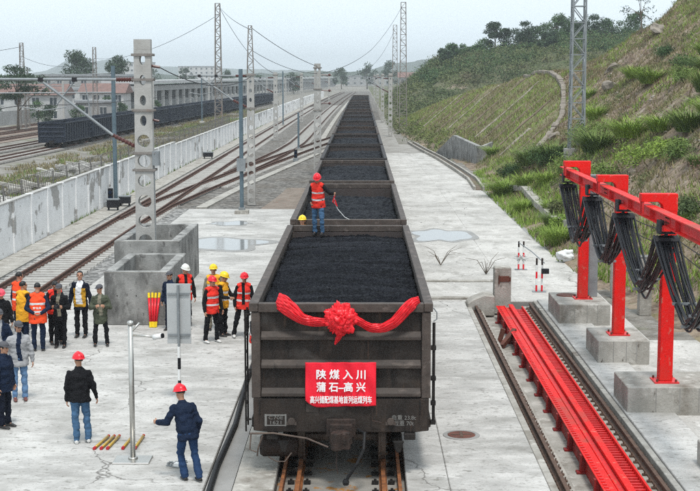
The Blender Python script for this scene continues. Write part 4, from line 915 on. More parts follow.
m3 = mast('pierced concrete mast standing close to the left side of the coal train', -3.1, 96.8, 7.9, .56, .28, 0, .55, .34, 0, .2, bands=(7.6, 6.1, 4.6))
b = MB()
for z in (7.1, 6.0, 5.1): b.tube([(.28, 0, z), (1.0, 0, z - .02)], .04, 6); b.lathe([(.02, -.1), (.09, -.05), (.09, .05), (.02, .1)], 8, (.85, 0, z), 'x')
b.build('side_insulator', M['insul'], m3)
FARM = [(-9.0, 150, 7.6, 'first slim far mast between the tracks beyond the stainless fence of masts'), ]
far_masts = [
    (-9.3, 148, 7.4, .5, 'pierced mast beside the far tracks, third behind the blue pole'),
    (-9.0, 205, 7.4, .5, 'smaller pierced mast farther along the far tracks'),
    (-8.7, 262, 7.4, .5, 'small hazy mast far along the white wall'),
    (-8.2, 330, 7.4, .5, 'tiny hazy mast near the vanishing end of the wall'),
    (3.4, 158, 7.3, .5, 'pierced mast right of the coal train before the green hill'),
    (3.2, 205, 7.3, .5, 'slimmer mast farther right of the coal train'),
    (3.0, 262, 7.3, .5, 'hazy mast at the far right of the coal train'),
    (2.8, 330, 7.2, .5, 'faint mast beyond the end of the coal train')]
for i, (x, y, h, w, lab) in enumerate(far_masts):
    m_ = mast(lab, x + cx(y) * .6, y, h, w, .28, 0, .7, .34, 0, .15, bands=(h - .3,)); cantilever(m_, h - .6, h - 2.2, 3.0, .4, side=-1 if x < 0 else -1)
# steel lattice towers
def tower(label, x, y, h, w0, w1, n, m=M['lattice'], z0=0, chord=.08, brace=.045):
    r = thing('lattice_tower', label, 'lattice tower', (x, y, z0), 0, 'steel lattice towers'); lattice_part(r, w0, w1, 0, h, n, m, chord, brace)
    b = MB(); b.box(-w0 * .8, w0 * .8, -w0 * .8, w0 * .8, -.6, .1); b.build('footing', M['concrete_pale'], r); return r
tower('slim rusty lattice tower behind the white wall left of the pierced mast top', -15.6, 149, 15.4, .85, .5, 26, z0=-.6)
tower('silvery lattice tower rising from bushes behind the red frames', 12.2, 77, 17, .78, .62, 19, M['galv'], z0=zt1(12.2, 77), chord=.09, brace=.05)
tower('tall brown lattice tower at the foot of the hill right of the train', 5.3, 172, 16.0, .95, .6, 24, z0=zt1(5.3, 172))
tower('shorter brown lattice tower just left of the tallest one', 5.5, 222, 15.0, .95, .6, 22, z0=zt1(5.5, 222))
tower('lattice tower among the trees by the red roofed building', -53.5, 215, 13.5, .9, .5, 16, z0=-1.4)
tower('lattice tower behind the blue train near the round tree', -47.5, 243, 13.4, .9, .5, 16, z0=-1.4)
tower('thin lattice tower standing beside the tower near the red roofed building', -54.6, 222, 9.5, .7, .5, 12, z0=-1.4)
# blue-grey steel poles
def pole(label, x, y, h, r_=.09, box=True):
    r = thing('steel_pole', label, 'pole', (x, y, 0), 0, 'blue grey steel poles')
    b = MB(); b.tube([(0, 0, .3), (0, 0, h)], r_, 10); b.build('pole_shaft', M['blue_pole'], r)
    b = MB(); b.box(-.35, .35, -.35, .35, -.1, .18); b.build('footing', M['concrete_pale'], r, bevel=.02)
    b = MB(); b.box(-.16, .16, -.16, .16, .182, .32); b.build('base_plate', M['galv'], r)
    if box: b = MB(); b.box(-.22, .22, -.30, -r_, 2.2, 2.85); b.build('junction_box', M['galv'], r)
    return r
p1 = pole('blue grey steel pole against the white wall beside a small signal', -13.5, 74.2, 7.6, .115, False)
b = MB(); b.tube([(-.1, 0, 6.15), (-9, 0, 6.1)], .04, 6); b.tube([(-4.2, 0, 6.1), (-2.6, 0, 7.1), (-.1, 0, 7.2)], .02, 6); b.build('cross_tube', M['galv'], p1)
pole('blue grey steel pole with junction box beside the branch track', -6.15, 69.6, 7.4, .105, True)
for (x, y, h, lab) in ((-10.9, 190, 7.6, 'thin blue grey pole far between tracks and wall'), (-5.9, 128, 3.6, 'short grey post beside the branch track'), (-24, 205, 7, 'thin grey pole beyond the wall beside the blue train')):
    r = pole(lab, x, y, h, .09, False)

# short signals
def signal(label, x, y, z, s=1):
    r = thing('ground_signal', label, 'signal', (x, y, z)); b = MB(); b.box(-.25 * s, .25 * s, -.2, .2, 0, .3); b.build('signal_base', M['galv'], r, bevel=.02)
    b = MB(); b.box(-.13, .13, -.1, .1, .3, 1.0); b.build('signal_head', M['black_paint'], r, bevel=.02)
    for z_ in (.5, .78): b = MB(); b.lathe([(.09, -.10), (.09, -.20)], 10, (0, 0, z_), 'y'); b.build('hood', M['c_navy'], r)
signal('small two lamp signal at the foot of the blue pole by the wall', -13.95 + .35, 73.2, 0)
signal('small dark blue signal between the branching tracks', -5.4, 112, 0, .8)
def box_cabinet(label, x, y, sx, sy, sz):
    r = thing('trackside_box', label, 'equipment box', (x, y, 0)); b = MB(); b.box(-sx / 2, sx / 2, -sy / 2, sy / 2, .15, sz); b.build('box_body', M['iron'], r, bevel=.02)
    b = MB(); b.box(-sx / 2 - .03, sx / 2 + .03, -sy / 2 - .03, sy / 2 + .03, sz + .003, sz + .06); b.build('box_lid', M['galv'], r)
    b = MB()
    for s in (-1, 1): b.box(s * sx * .4 - .04, s * sx * .4 + .04, -.05, .05, 0, .148)
    b.build('legs_frame', M['iron'], r)
box_cabinet('dark low trackside box right of the wall signal', -13.1, 71.2, .6, .45, .55)
box_cabinet('second dark trackside box nearer the rails', -12.9, 73.6, .6, .45, .5)
box_cabinet('grey trackside box at the foot of the far wall', -13.1, 116, .8, .6, .5)

# overhead wires
def wire(label, pts, r=.02, sag=.6):
    b = MB()
    for a, c in zip(pts[:-1], pts[1:]):
        a, c = Vector(a), Vector(c); P = [a.lerp(c, i / 14) - Vector((0, 0, sag * 4 * (i / 14) * (1 - i / 14))) for i in range(15)]
        b.tube(P, r, 4, False)
    tag(b.build('overhead_wire', M['iron']), label, 'wire', 'overhead wires')
wire('contact wire strung over the near track beside the wall', [(-11.2, 10, 5.9), (-11.2, 44.5, 6.1), (-11.0, 74, 5.9), (-11.0, 148, 5.9), (-10.8, 205, 5.9), (-10.5, 262, 5.9), (-9.9, 400, 5.9)], .012, .1)
wire('cable sagging from the thick pierced mast to the slim mast', [(-6.6, 44.6, 7.35), (-6.0, 74.2, 7.0)], .018, .55)
wire('cable sagging from the slim mast to the mast by the train', [(-5.9, 74.2, 9.6), (-3.1, 96.8, 7.7)], .018, .2)
wire('second cable from the slim mast down to the mast by the train', [(-5.9, 74.2, 8.4), (-3.1, 96.8, 7.2)], .014, .3)
wire('cable rising from the mast by the train to the tallest tower', [(-2.9, 96.8, 7.2), (1.0, 130, 9.5), (5.1, 172, 15.6)], .02, .35)
wire('cable from the far track masts up to the shorter tower', [(-1, 150, 7.0), (5.4, 222, 14.3)], .022, 1.6)
wire('power cable from the rusty lattice tower to the slim mast', [(-15.5, 149, 14.6), (-9.3, 148, 7.2)], .022, 1.2)
wire('power cable from the rusty lattice tower running to the right', [(-15.5, 149, 14.6), (-5.9, 74.2, 9.5)], .02, .3)
wire('faint cable along the far left towers', [(-53.5, 215, 10), (-47.5, 243, 10), (-15.5, 149, 13.6)], .025, 1.5)
wire('cable coming in to the left towers from outside', [(-75, 190, 9), (-53.5, 215, 11.5)], .03, .8)

# ================================================================== red frames with cable festoon
FY = [39.3, 33.75, 28.45, 23.1]
flab = ['red steel frame on the farthest concrete footing beside a grey post', 'middle red steel frame behind the second cable loop', 'nearest whole red steel frame with the longest visible post', 'red steel frame nearest the camera at the edge of the yard']
for k, y in enumerate(FY[:3]):
    r = thing('beam_gantry', flab[k], 'steel frame', (6.5, y, .6), 0, 'red frames carrying the beam')
    b = MB(); b.box(-.14, .14, -.13, .13, .032, 4.0); b.build('post', M['red_paint'], r, bevel=.012)
    b = MB(); b.box(-.62, .14, -.13, .13, 3.80 - .0, 4.0) if False else b.prism([(-.62, 3.86), (-.62, 4.03), (.145, 4.03), (.145, 3.66), (-.145, 3.66), (-.18, 3.80), (-.26, 3.86)], -.135, .135)
    b.v = [(p[0], p[2], p[1]) for p in b.v]; 
    for q in b.v: pass
    b.build('arm', M['red_paint'], r, bevel=.01)
    for s in (-1, 1): b = MB(); b.box(-.60, -.56, s * .10 - .02, s * .10 + .02, 3.60, 3.857); b.build('hanger_plate', M['red_paint2'], r)
    b = MB(); b.box(-.26, .26, -.26, .26, 0, .03); b.build('base_plate', M['red_paint2'], r)
    b = MB()
    for sx in (-1, 1):
        for sy in (-1, 1): b.lathe([(.025, .03), (.025, .08)], 6, (sx * .2, sy * .2, 0))
    b.build('anchor_bolts', M['rust'], r)['kind'] = 'stuff'
for k, (x0, x1, y0, y1, lab) in enumerate([(5.66, 7.12, 38.15, 40.4, 'farthest concrete footing with a round lid under a red frame'), (5.85, 7.12, 32.85, 34.65, 'middle concrete footing under a red frame'), (5.60, 7.6, 27.85, 29.4, 'large concrete footing under the nearest red frame'), (6.15, 8.2, 22.3, 24.15, 'concrete footing cut by the right edge nearest the camera')]):
    r = thing('concrete_footing', lab, 'footing', ((x0 + x1) / 2, (y0 + y1) / 2, 0), 0, 'footings of the red frames'); hx, hy = (x1 - x0) / 2, (y1 - y0) / 2; h = .6 if k < 3 else .50
    b = MB(); b.box(-hx, hx, -hy, hy, -.05, h); b.build('footing_block', M['concrete_pale'], r, bevel=.015)
    b = MB()
    for q in (-.4, .1, .5): b.box(q * hx - .008, q * hx + .008, -hy - .004, -hy + .01, .07, h - .02)
    b.build('form_line', M['puddle_edge'], r)
    if k == 0: b = MB(); b.lathe([(.0, h + .03), (.28, h + .025), (.30, h)], 20, (-.28, .55, 0)); b.build('round_lid', M['rust'], r)
bm_ = thing('monorail_beam', 'red steel I beam slung under the red frames', 'steel beam', (6.07, 20, 4.12))
b = MB(); b.box(-.11, .11, 0, 20.6, .005, .03); b.build('bottom_flange', M['red_paint'], bm_)
b = MB(); b.box(-.012, .012, 0, 20.6, .032, .238); b.build('web', M['red_paint2'], bm_)
b = MB(); b.box(-.11, .11, 0, 20.6, .24, .265); b.build('top_flange', M['red_paint'], bm_)
for k in range(9):
    b = MB(); yy = 1.0 + k * 2.3; b.box(-.105, -.014, yy - .006, yy + .006, .032, .238); b.build('stiffener', M['red_paint2'], bm_)
for yy in (6.6, 13.4):
    b = MB(); b.box(-.024, -.0125, yy - .2, yy + .2, .06, .21); b.build('splice_plate', M['red_paint2'], bm_)
    for q in (-.14, -.05, .05, .14):
        for z in (.09, .18): b = MB(); b.lathe([(.018, -.040), (.018, -.0245)], 6, (0, yy + q, z), 'x'); b.build('bolt', M['rust'], bm_)
# lattice/grey post and tall grey panel by farthest frame
gp = thing('grey_post', 'grey steel post standing right behind the farthest red post', 'post', (6.86, 39.7, .6)); b = MB(); b.box(-.13, .13, -.1, .1, 0, 3.55); b.build('post_shaft', M['galv'], gp, bevel=.01); b = MB(); b.box(-.17, .17, -.14, .14, 3.553, 3.6); b.build('post_cap', M['galv'], gp)
for (x, y, h, lab) in ((8.45, 39.9, 1.75, 'short square concrete post on the yard behind the middle frame'), (8.2, 43.0, 2.3, 'taller concrete post at the road edge behind the middle frame')):
    r = thing('concrete_post', lab, 'post', (x, y, 0)); b = MB(); b.box(-.18, .18, -.18, .18, 0, h); b.build('post_shaft', M['concrete_pale'], r, bevel=.015); b = MB(); b.box(-.2, .2, -.2, .2, h + .002, h + .03); b.build('post_cap', M['concrete_cast'], r)
# festoon
HY = [39.7, 35.5, 31.25, 26.8, 22.4]
lp = ['farthest loop of black cables hanging under the red beam', 'second loop of black cables between the farthest and middle frames', 'third loop of black cables between the middle and nearest frames', 'nearest loop of black cables running out at the right edge']
for k, y in enumerate(HY[:4]):
    r = thing('cable_loop', lp[k], 'cables', (6.07, y, 4.0), 0, 'black cable loops')
    span = HY[k + 1] - y
    for c in range(16):
        u = (c - 7.5) / 7.5; sag = 1.22 + .22 * RNG.random() + (.12 if c in (2, 9) else 0); jx = RNG.uniform(-.05, .05); jy = RNG.uniform(-.05, .05); pts = []
        lay = -.03 if c % 2 else .04
        for i in range(19):
            t = i / 18; e = abs(2 * t - 1) ** 2.9; z = -.10 - (1 - e) * sag; yy = span * (t + .135 * math.sin(2 * math.pi * t) + .05 * math.sin(math.pi * t)) + jy * math.sin(math.pi * t)
            wob = .02 * math.sin(t * 9 + c * 1.7)
            pts.append((u * (.23 - .07 * math.sin(math.pi * t)) + jx * math.sin(math.pi * t) + wob, yy + lay, z + lay * .4))
        b = MB(); b.tube(pts, .021 if c % 3 else .027, 6); b.build('cable', M['cable'], r, True)
    for t in (.22, .5, .78):
        e = abs(2 * t - 1) ** 2.6; b = MB(); b.cbox((0, span * (t + .135 * math.sin(2 * math.pi * t) + .05 * math.sin(math.pi * t)), -.10 - (1 - e) * 1.36), (.46, .03, .05)); b.build('cable_clamp', M['galv'], r)
for k, y in enumerate(HY[:4]):
    r = thing('cable_trolley', ['cable trolley under the far tip of the red beam', 'cable trolley between the farthest and middle frames', 'cable trolley in front of the middle frame', 'cable trolley in front of the nearest frame'][k], 'trolley', (6.07, y, 4.12), 0, 'cable trolleys on the beam')
    b = MB(); b.box(-.16, -.122, -.16, .16, -.12, .12); b.box(.122, .16, -.16, .16, -.12, .12); b.box(-.16, .16, -.12, .12, -.15, -.122); b.build('carriage', M['iron'], r)
    for sx in (-1, 1):
        for sy in (-1, 1): b = MB(); b.lathe([(.045, -.02), (.05, 0), (.045, .02)], 10, (sx * .09, sy * .09, .08), 'x'); b.build('wheel', M['iron'], r)
    b = MB(); b.bar((0, 0, -.15), (0, 0, -.28), .06); b.build('stem', M['iron'], r)
    b = MB(); b.prism([(-.13, -.30), (-.09, -.22), (0, -.19), (.09, -.22), (.13, -.30), (.10, -.30), (.07, -.25), (0, -.225), (-.07, -.25), (-.10, -.30)], -.24, .24); b.v = [(p[2], p[0], p[1]) for p in b.v]; b.build('saddle', M['black_paint'], r, bevel=.01)
wire('thin black cable hanging loosely behind the frames', [(6.6, 40, 3.9), (7.5, 33, 3.3), (8.4, 27, 2.9)], .014, .2)
wire('second thin black cable hanging behind the frames', [(6.6, 40, 3.6), (7.7, 33, 2.9), (8.6, 27, 2.5)], .014, .25)

# concrete pillar with rusty plate at the head of the pit
r = thing('concrete_pillar', 'square concrete buffer pillar with a rusty plate at the head of the pit', 'pillar', (4.42, 41.95, 0))
b = MB(); b.box(-.26, .26, -.25, .25, -.3, 1.16); b.build('pillar_body', M['concrete_pale'], r, bevel=.025)
b = MB(); b.box(-.10, .20, -.275, -.253, .72, .90); b.build('plate', M['rust'], r, bevel=.01)
b = MB(); b.box(-.14, -.10, -.30, -.253, .66, .92); b.box(.2, .24, -.30, -.253, .74, .86); b.build('plate_bolt', M['rust'], r)
r = thing('concrete_hump', 'sloping concrete hump closing the pit left of the pillar', 'concrete hump', (3.72, 41.6, -.3)); b = MB(); b.prism([(-.42, 0), (.42, 0), (.42, .62), (.1, .66), (-.25, .52), (-.42, .40)], -.3, .45); b.v = [(p[0], p[2], p[1]) for p in b.v]; b.build('hump_body', M['concrete_pale'], r, bevel=.03)
# red and white barrier
r = thing('red_white_barrier', 'short red and white pipe barrier standing on the concrete road', 'barrier', (5.88, 46.6, 0))
for (y, hh) in ((2.7, 1.05), (-2.4, 1.12)):
    for x in (-.09, .09):
        for k in range(5):
            b = MB(); b.tube([(x, y, hh * k / 5 + .001), (x, y, hh * (k + 1) / 5)], .032, 8); b.build('stripe', M['white_paint'] if k % 2 else M['h_red'] if k != 4 else M['under_rust'], r)
    b = MB(); b.box(-.22, .22, y - .12, y + .12, 0, .02); b.build('foot_plate', M['galv'], r)
b = MB(); b.tube([(-.09, 2.7, 1.0), (.05, 0, 1.02), (.12, -2.7, 1.0)], .018, 6); b.build('rail_bar', M['galv'], r)
b = MB(); b.box(.06, .30, -2.56, -2.40, .62, .78); b.build('lock_box', M['black_paint'], r)
b = MB()
for k in range(14):
    a = k * 2 * math.pi / 14; b.tube([(0, 2.66, .45), (.26 * math.cos(a), 2.66 + .1 * math.sin(3 * a), .45 + .13 * math.sin(a))], .02, 4)
b.build('tied_rag', M['c_pale'], r)
# white sack
bmh = bmesh.new(); bmesh.ops.create_icosphere(bmh, subdivisions=4, radius=1)
for v in bmh.verts: p = v.co; k = .82 + .42 * noise.noise(p * 1.6) + .12 * noise.noise(p * 5); v.co = Vector((p.x * .42 * k, p.y * .3 * k, max(-.02, p.z * .26 * k + .22)))
me = bpy.data.meshes.new('sack'); bmh.to_mesh(me); bmh.free(); me.polygons.foreach_set('use_smooth', [True] * len(me.polygons)); o = link('sack', me, M['c_white']); o.location = (7.85, 51.3, .05); tag(o, 'crumpled white sack lying beside the grass tuft at the road edge', 'sack')

# ================================================================== small things on the apron
# camera post
r = thing('camera_post', 'stainless steel post with a small camera arm on a base plate', 'post', (-4.23, 24.44, .0))
b = MB(); b.tube([(0, 0, .03), (0, 0, 2.55)], .048, 14); b.build('post_tube', M['stainless'], r, True)
b = MB(); b.lathe([(.0, 2.64), (.05, 2.62), (.07, 2.57), (.055, 2.552)], 14); b.build('cap', M['stainless'], r, True)
b = MB(); b.box(-.34, .34, -.30, .22, .004, .03); b.build('base_plate', M['stainless'], r, bevel=.008)
b = MB(); b.box(-.52, .52, -.34, .24, .0005, .0035); b.build('base_surround', M['puddle_edge'], r)
b = MB(); b.lathe([(.09, .031), (.085, .06), (.06, .065)], 14); b.build('collar', M['stainless'], r, True)
b = MB(); b.tube([(.05, 0, 2.36), (.50, -.04, 2.33)], .02, 8); b.tube([(0, 0, 2.40), (.16, .06, 2.58)], .022, 8); b.build('arm', M['stainless'], r, True)
b = MB(); b.tube([(.42, -.02, 2.32), (.58, -.06, 2.36)], .05, 10); b.build('camera_housing', M['white_paint'], r, True)
b = MB(); b.tube([(.585, -.06, 2.36), (.61, -.07, 2.365)], .045, 10); b.build('camera_lens', M['black_paint'], r)
# sign with its grey back towards us on a striped pole
r = thing('road_sign', 'grey back of a road sign on a black and white striped pole', 'sign', (-3.95, 28.9, 0))
b = MB(); b.box(-.26, .26, .04, .055, 1.30, 2.62); b.build('sign_board', M['sign_back'], r, bevel=.004)
for z in (1.5, 2.4): b = MB(); b.box(-.24, .24, .005, .038, z - .02, z + .02); b.build('cross_bar', M['galv'], r)
k = 0
for z0, z1 in ((0, .26), (.26, .5), (.5, .75), (.75, 1.0), (1.0, 1.25)):
    b = MB(); b.tube([(0, -.02, z0 + .002), (0, -.02, z1)], .035, 10); b.build('pole_band', M['white_paint'] if k % 2 == 0 else M['black_paint'], r); k += 1
b = MB(); b.tube([(0, -.02, 1.252), (0, -.02, 2.6)], .03, 10); b.build('pole_tube', M['galv'], r)
# pole foot litter beside post
r = thing('wire_clutter', 'small heap of pale crumpled wire and clips near the post base', 'scrap', (-3.36, 24.0, 0)); b = MB(); rr = random.Random(3)
for i in range(9): a = [(rr.uniform(-.2, .2), rr.uniform(-.12, .12), rr.uniform(.01, .1)) for _ in range(4)]; b.tube(a, .012, 5)
b.build('wire_strand', M['galv'], r)['kind'] = 'stuff'
b = MB(); b.box(-.07, .10, -.06, .06, .0, .09); b.build('clip_block', M['white_paint'], r, bevel=.01)
# gold firework tubes on the ground
TUB = [(-5.03, 25.55, 'first gold firework tube from the left lying on the apron'), (-4.91, 25.55, 'second gold tube lying close between two others'), (-4.80, 25.56, 'third gold tube from the left in the row on the apron'), (-4.52, 25.57, 'gold tube lying alone between the trio and the last one'), (-4.30, 25.58, 'last gold tube nearest the camera post')]
for k, (x, y, lab) in enumerate(TUB):
    r = thing('firework_tube', lab, 'firework tube', (x, y, .035), R(-10 + 2 * k) * .7, 'gold firework tubes'); b = MB(); b.tube([(0, -.38, 0), (0, .42, 0)], .028, 10); b.build('tube', M['gold'], r, True)
    for y0, y1 in ((-.46, -.382), (.422, .47)): b = MB(); b.tube([(0, y0, 0), (0, y1, 0)], .030, 10); b.build('end_cap', M['crimson'], r)
for k in range(4):
    r = thing('firework_tube', ['leftmost red firework tube leaning on the nearer concrete block', 'red firework tube second from left against the nearer block', 'red firework tube third from left against the nearer block', 'rightmost red firework tube leaning on the nearer concrete block'][k], 'firework tube', (-5.98 + k * .062, 37.78 + .03 * (k % 2), 0), 0, 'red firework tubes')
    tilt = (k - 1.5) * .03; b = MB(); b.tube([(-tilt * .2, 0, .16), (tilt, .20, .80)], .034, 10); b.build('tube', M['h_red'], r, True)
    for z0, z1 in ((.0, .155), (.805, .95)):
        f0, f1 = (z0 - .16) / .64, (z1 - .16) / .64; b = MB(); b.tube([(-tilt * .2 + 1.2 * tilt * f0, .20 * f0, z0 + .004), (-tilt * .2 + 1.2 * tilt * f1, .20 * f1, z1)], .036, 10); b.build('end_cap', M['h_yellow'], r)
# black hose along the channel
b = MB(); b.tube([(-2.50, 14, .03), (-2.55, 20, .03), (-2.62, 24, .04), (-2.56, 27, .03), (-2.66, 31, .04), (-2.62, 36, .03), (-2.70, 44, .03)], .055, 8)
tag(b.build('rubber_hose', M['rubber'], smooth=True), 'thick black hose lying along the gap left of the wagon', 'hose')
# manhole
r = thing('manhole_cover', 'round rusty manhole cover in the walk right of the wagon', 'manhole cover', (2.0, 26.25, .0)); b = MB(); b.lathe([(0, .014), (.26, .014), (.275, .006)], 28); b.build('lid', M['rust'], r); b = MB(); b.lathe([(.285, .004), (.285, .012), (.36, .010), (.37, .002)], 28); b.build('ring', M['puddle_edge'], r)
b = MB(); b.box(-.03, .03, -.2, .2, .0145, .02); b.box(-.2, .2, -.03, .03, .0145, .019); b.build('rib', M['rail_brown'], r)

# ================================================================== retaining wall, drains, ribs of the slope
r = thing('retaining_wall', 'low grey retaining wall with sloping wing at the foot of the grass slope', 'wall', (0, 0, 0))
def wallbar(name, a, c, z, h, t, m, hb=None):
    a, c = Vector((*a, z)), Vector((*c, z)); d = (c - a).normalized(); n = Vector((d.y, -d.x, 0)) * t / 2; hb = hb if hb is not None else h
    vs = [a + n, c + n, c - n, a - n]; vs = [tuple(v) for v in vs] + [(vs[0].x, vs[0].y, z + h), (vs[1].x, vs[1].y, z + hb), (vs[2].x, vs[2].y, z + hb), (vs[3].x, vs[3].y, z + h)]
    b = MB(); b.add(vs, [(0, 3, 2, 1), (4, 5, 6, 7), (0, 1, 5, 4), (1, 2, 6, 5), (2, 3, 7, 6), (3, 0, 4, 7)]); return b.build(name, m, r, bevel=.02)
wallbar('wall_face', (8.05, 116), (9.25, 106), -.1, 2.1, .35, M['concrete_cast'], 1.7)
wallbar('wing', (8.0, 116.2), (6.9, 122), -.1, 2.1, .3, M['concrete_cast'], .35)
wallbar('return_wall', (9.42, 105.9), (10.3, 106.6), -.1, 1.7, .25, M['concrete_cast'], 2.0)
def drain(name, label, pts, w, m, dz=.08, cat=None):
    b = MB()
    for a, c in zip(pts[:-1], pts[1:]):
        n = max(2, int((Vector(a) - Vector(c)).length / 1.5))
        for i in range(n):
            p = [a[0] + (c[0] - a[0]) * i / n, a[1] + (c[1] - a[1]) * i / n]; q = [a[0] + (c[0] - a[0]) * (i + 1) / n, a[1] + (c[1] - a[1]) * (i + 1) / n]
            b.bar((p[0], p[1], zt1(*p) + dz), (q[0], q[1], zt1(*q) + dz), w, .3)
    return b, label
ed = thing('drain_ditch', 'dark open drain ditch between road edge and retaining wall', 'ditch')
for side in (-1, 1):
    b = MB()
    pp = [(7.35, 84), (7.55, 92), (7.25, 102), (6.7, 115), (5.9, 128), (5.2, 142)]
    for a, c in zip(pp[:-1], pp[1:]): b.bar((a[0] + side * .28, a[1], .06), (c[0] + side * .28, c[1], .06), .14, .3)
    b.build('ditch_lip', M['concrete_pale'], ed)
b = MB()
for a, c in zip(pp[:-1], pp[1:]): b.bar((a[0], a[1], -.02), (c[0], c[1], -.02), .40, .12)
b.build('ditch_bed', M['soil'], ed)
# path strip on the shelf
shp = thing('shelf_drain', 'pale concrete drain strip through the bushes at the toe of the slope', 'drain')
b, _ = drain('', '', [(9.0, 83), (9.4, 76), (9.1, 68), (8.9, 60), (9.3, 54)], .8, None, -.05); b.build('drain_strip', M['concrete_pale'], shp)
# stone edging dividing the slopes
ed2 = thing('slope_edging', 'pale stone edging stepping down beside the grass slope', 'edging')
EDG = [(16.4, 137), (17.3, 132), (17.6, 127.4), (17.4, 120.4), (16.8, 113.4), (15.9, 107), (14.6, 98.8), (13.2, 94.6), (11.8, 90.6), (10.8, 90), (10.0, 89.6)]
for a, c in zip(EDG[:-1], EDG[1:]):
    n = max(2, int((Vector(a) - Vector(c)).length / 1.1))
    for i in range(n):
        p = Vector(a).lerp(Vector(c), i / n); q = Vector(a).lerp(Vector(c), (i + .9) / n); b = MB(); w = RNG.uniform(.32, .5)
        b.bar((p.x, p.y, zt1(*p) + .08 + RNG.uniform(-.05, .07)), (q.x, q.y, zt1(*q) + .08 + RNG.uniform(-.05, .07)), w, .35); b.build('edging_stone', M['rock'], ed2, bevel=.05)
# diagonal ribs on grass slope
rb = thing('slope_drains', 'worn diagonal drain ribs across the grassed cutting slope', 'slope ribs')
for k in range(17):
    y = 92 + k * 4.6; xt = float(pl(y, TOE)) + .8; hcr = float(pl(y + 4, CREST)); L_ = hcr / .72
    b = MB(); n = 14; a0 = RNG.uniform(.0, .12); a1 = RNG.uniform(.55, 1.0) if k % 3 else 1.0
    for i in range(n):
        if y + 9 * (a0 + (a1 - a0) * i / n) < 128 and xt + L_ * (a0 + (a1 - a0) * (i + 1) / n) > float(EX(y + 9 * (a0 + (a1 - a0) * i / n))) - .5: break
        if i > 2 and RNG.random() < .07: a1 = 0; break
        f0, f1 = a0 + (a1 - a0) * i / n, a0 + (a1 - a0) * (i + 1) / n
        
        p = (xt + L_ * f0, y + 9 * f0); q = (xt + L_ * f1, y + 9 * f1); j = RNG.uniform(-.06, .06)
        b.bar((p[0], p[1] + j, zt1(*p) + .03), (q[0], q[1] + j, zt1(*q) + .03), RNG.uniform(.10, .30), .16)
    if b.v: b.build('rib', (M['soil'], M['soil'], M['rock'], M['soil'])[k % 4], rb)
# rocks on hillside
def rock_mesh(seed, sub=2):
    bmh = bmesh.new(); bmesh.ops.create_icosphere(bmh, subdivisions=sub, radius=1)
    for v in bmh.verts: p = v.co; k = .8 + .5 * noise.noise(p * 1.3 + Vector((seed, 0, 0))); v.co = Vector((p.x * k, p.y * k * .8, p.z * k * .55))
    me = bpy.data.meshes.new('rock'); bmh.to_mesh(me); bmh.free(); me.materials.append(M['rock']); return me
rms = [rock_mesh(s) for s in (1, 5, 9)]
RK = [(24.6, 113, 1.2, 'big bare rock slab high on the near hill below the peak'), (17.5, 96, 1.1, 'pale rock outcrop half way up the near hill'), (19.2, 104, 1.0, 'second rock outcrop above the dry terrace'), (13.0, 92, .6, 'small pale rock on the brown earth slope')]
for i, (x, y, s, lab) in enumerate(RK):
    o = link('rock', rms[i % 3], []) ; o.location = (x, y, zt1(x, y) + .1); o.scale = (s, s, s * .8); o.rotation_euler = (.3, .5, i * 1.3); tag(o, lab, 'rock')
# fallen timber and rubble behind the wall
def pile(label, x, y, n, sx, sy, seed, m):
    rr = random.Random(seed); r = thing('rubble_pile', label, 'rubble pile', (x, y, zt1(x, y)))
    for i in range(n):
        L_ = rr.uniform(1.0, 2.6); a = rr.uniform(-.9, .9) + 1.2; c = (rr.gauss(0, sx / 2.4), rr.gauss(0, sy / 2.4)); z = max(.12, .75 * math.exp(-(c[0] / sx) ** 2 * 2 - (c[1] / sy) ** 2 * 2) * rr.uniform(.3, 1.1))
        b = MB(); b.cbox((c[0], c[1], z), (rr.uniform(.2, .35), L_, rr.uniform(.16, .28)), Matrix.Rotation(a, 3, 'Z') @ Matrix.Rotation(rr.uniform(-.3, .3), 3, 'X')); b.build('broken_sleeper', m, r, bevel=.02)
pile('big pile of broken pale sleepers beyond the wall left of the blue pole', -24.5, 118, 55, 3.4, 11, 2, M['sleeper'])
pile('small pile of broken sleepers at the left edge beyond the wall', -22.5, 84, 34, 2.2, 5, 3, M['sleeper'])
pile('loose scatter of long pale planks beyond the wall', -24, 97, 22, 2.6, 6, 4, M['concrete_pale'])
# ================================================================== distant buildings
def house(name, label, x, y, w, d, h, wall, roof, storeys=2, nwin=5, gable=False, rz=0, z0=-1.4, cat='building'):
    r = thing(name, label, cat, (x, y, z0), rz)
    b = MB(); b.box(-w / 2, w / 2, -d / 2, d / 2, 0, h); b.build('wall', wall, r)
    b = MB()
    if gable: b.add([(-w / 2 - .5, -d / 2 - .5, h), (w / 2 + .5, -d / 2 - .5, h), (w / 2 + .5, d / 2 + .5, h), (-w / 2 - .5, d / 2 + .5, h), (-w / 2 - .5, 0, h + d * .22), (w / 2 + .5, 0, h + d * .22)], [(0, 1, 5, 4), (2, 3, 4, 5), (0, 4, 3), (1, 2, 5), (0, 3, 2, 1)])
    else: b.box(-w / 2 - .3, w / 2 + .3, -d / 2 - .3, d / 2 + .3, h + .003, h + .5)
    b.build('roof', roof, r)
    fh = h / storeys
    b = MB(); b.box(-.6, .6, -.02, .05, -.65, .65); wmh = b.mesh('window'); wmh.materials.append(M['window'])
    b = MB(); b.box(-.7, .7, -.1, .04, -.78, -.68); b.box(-.7, .7, -.07, .04, .68, .75); b.box(-.03, .03, -.06, .04, -.65, .65); fm = b.mesh('frame'); fm.materials.append(M['white_paint'])
    for s in range(storeys):
        for k in range(nwin):
            xx = -w / 2 + (k + .5) * w / nwin
            o = bpy.data.objects.new('window', wmh); COL.objects.link(o); o.parent = r; o.location = (xx, -d / 2, fh * (s + .55)); f = bpy.data.objects.new('frame', fm); COL.objects.link(f); f.parent = o
    return r
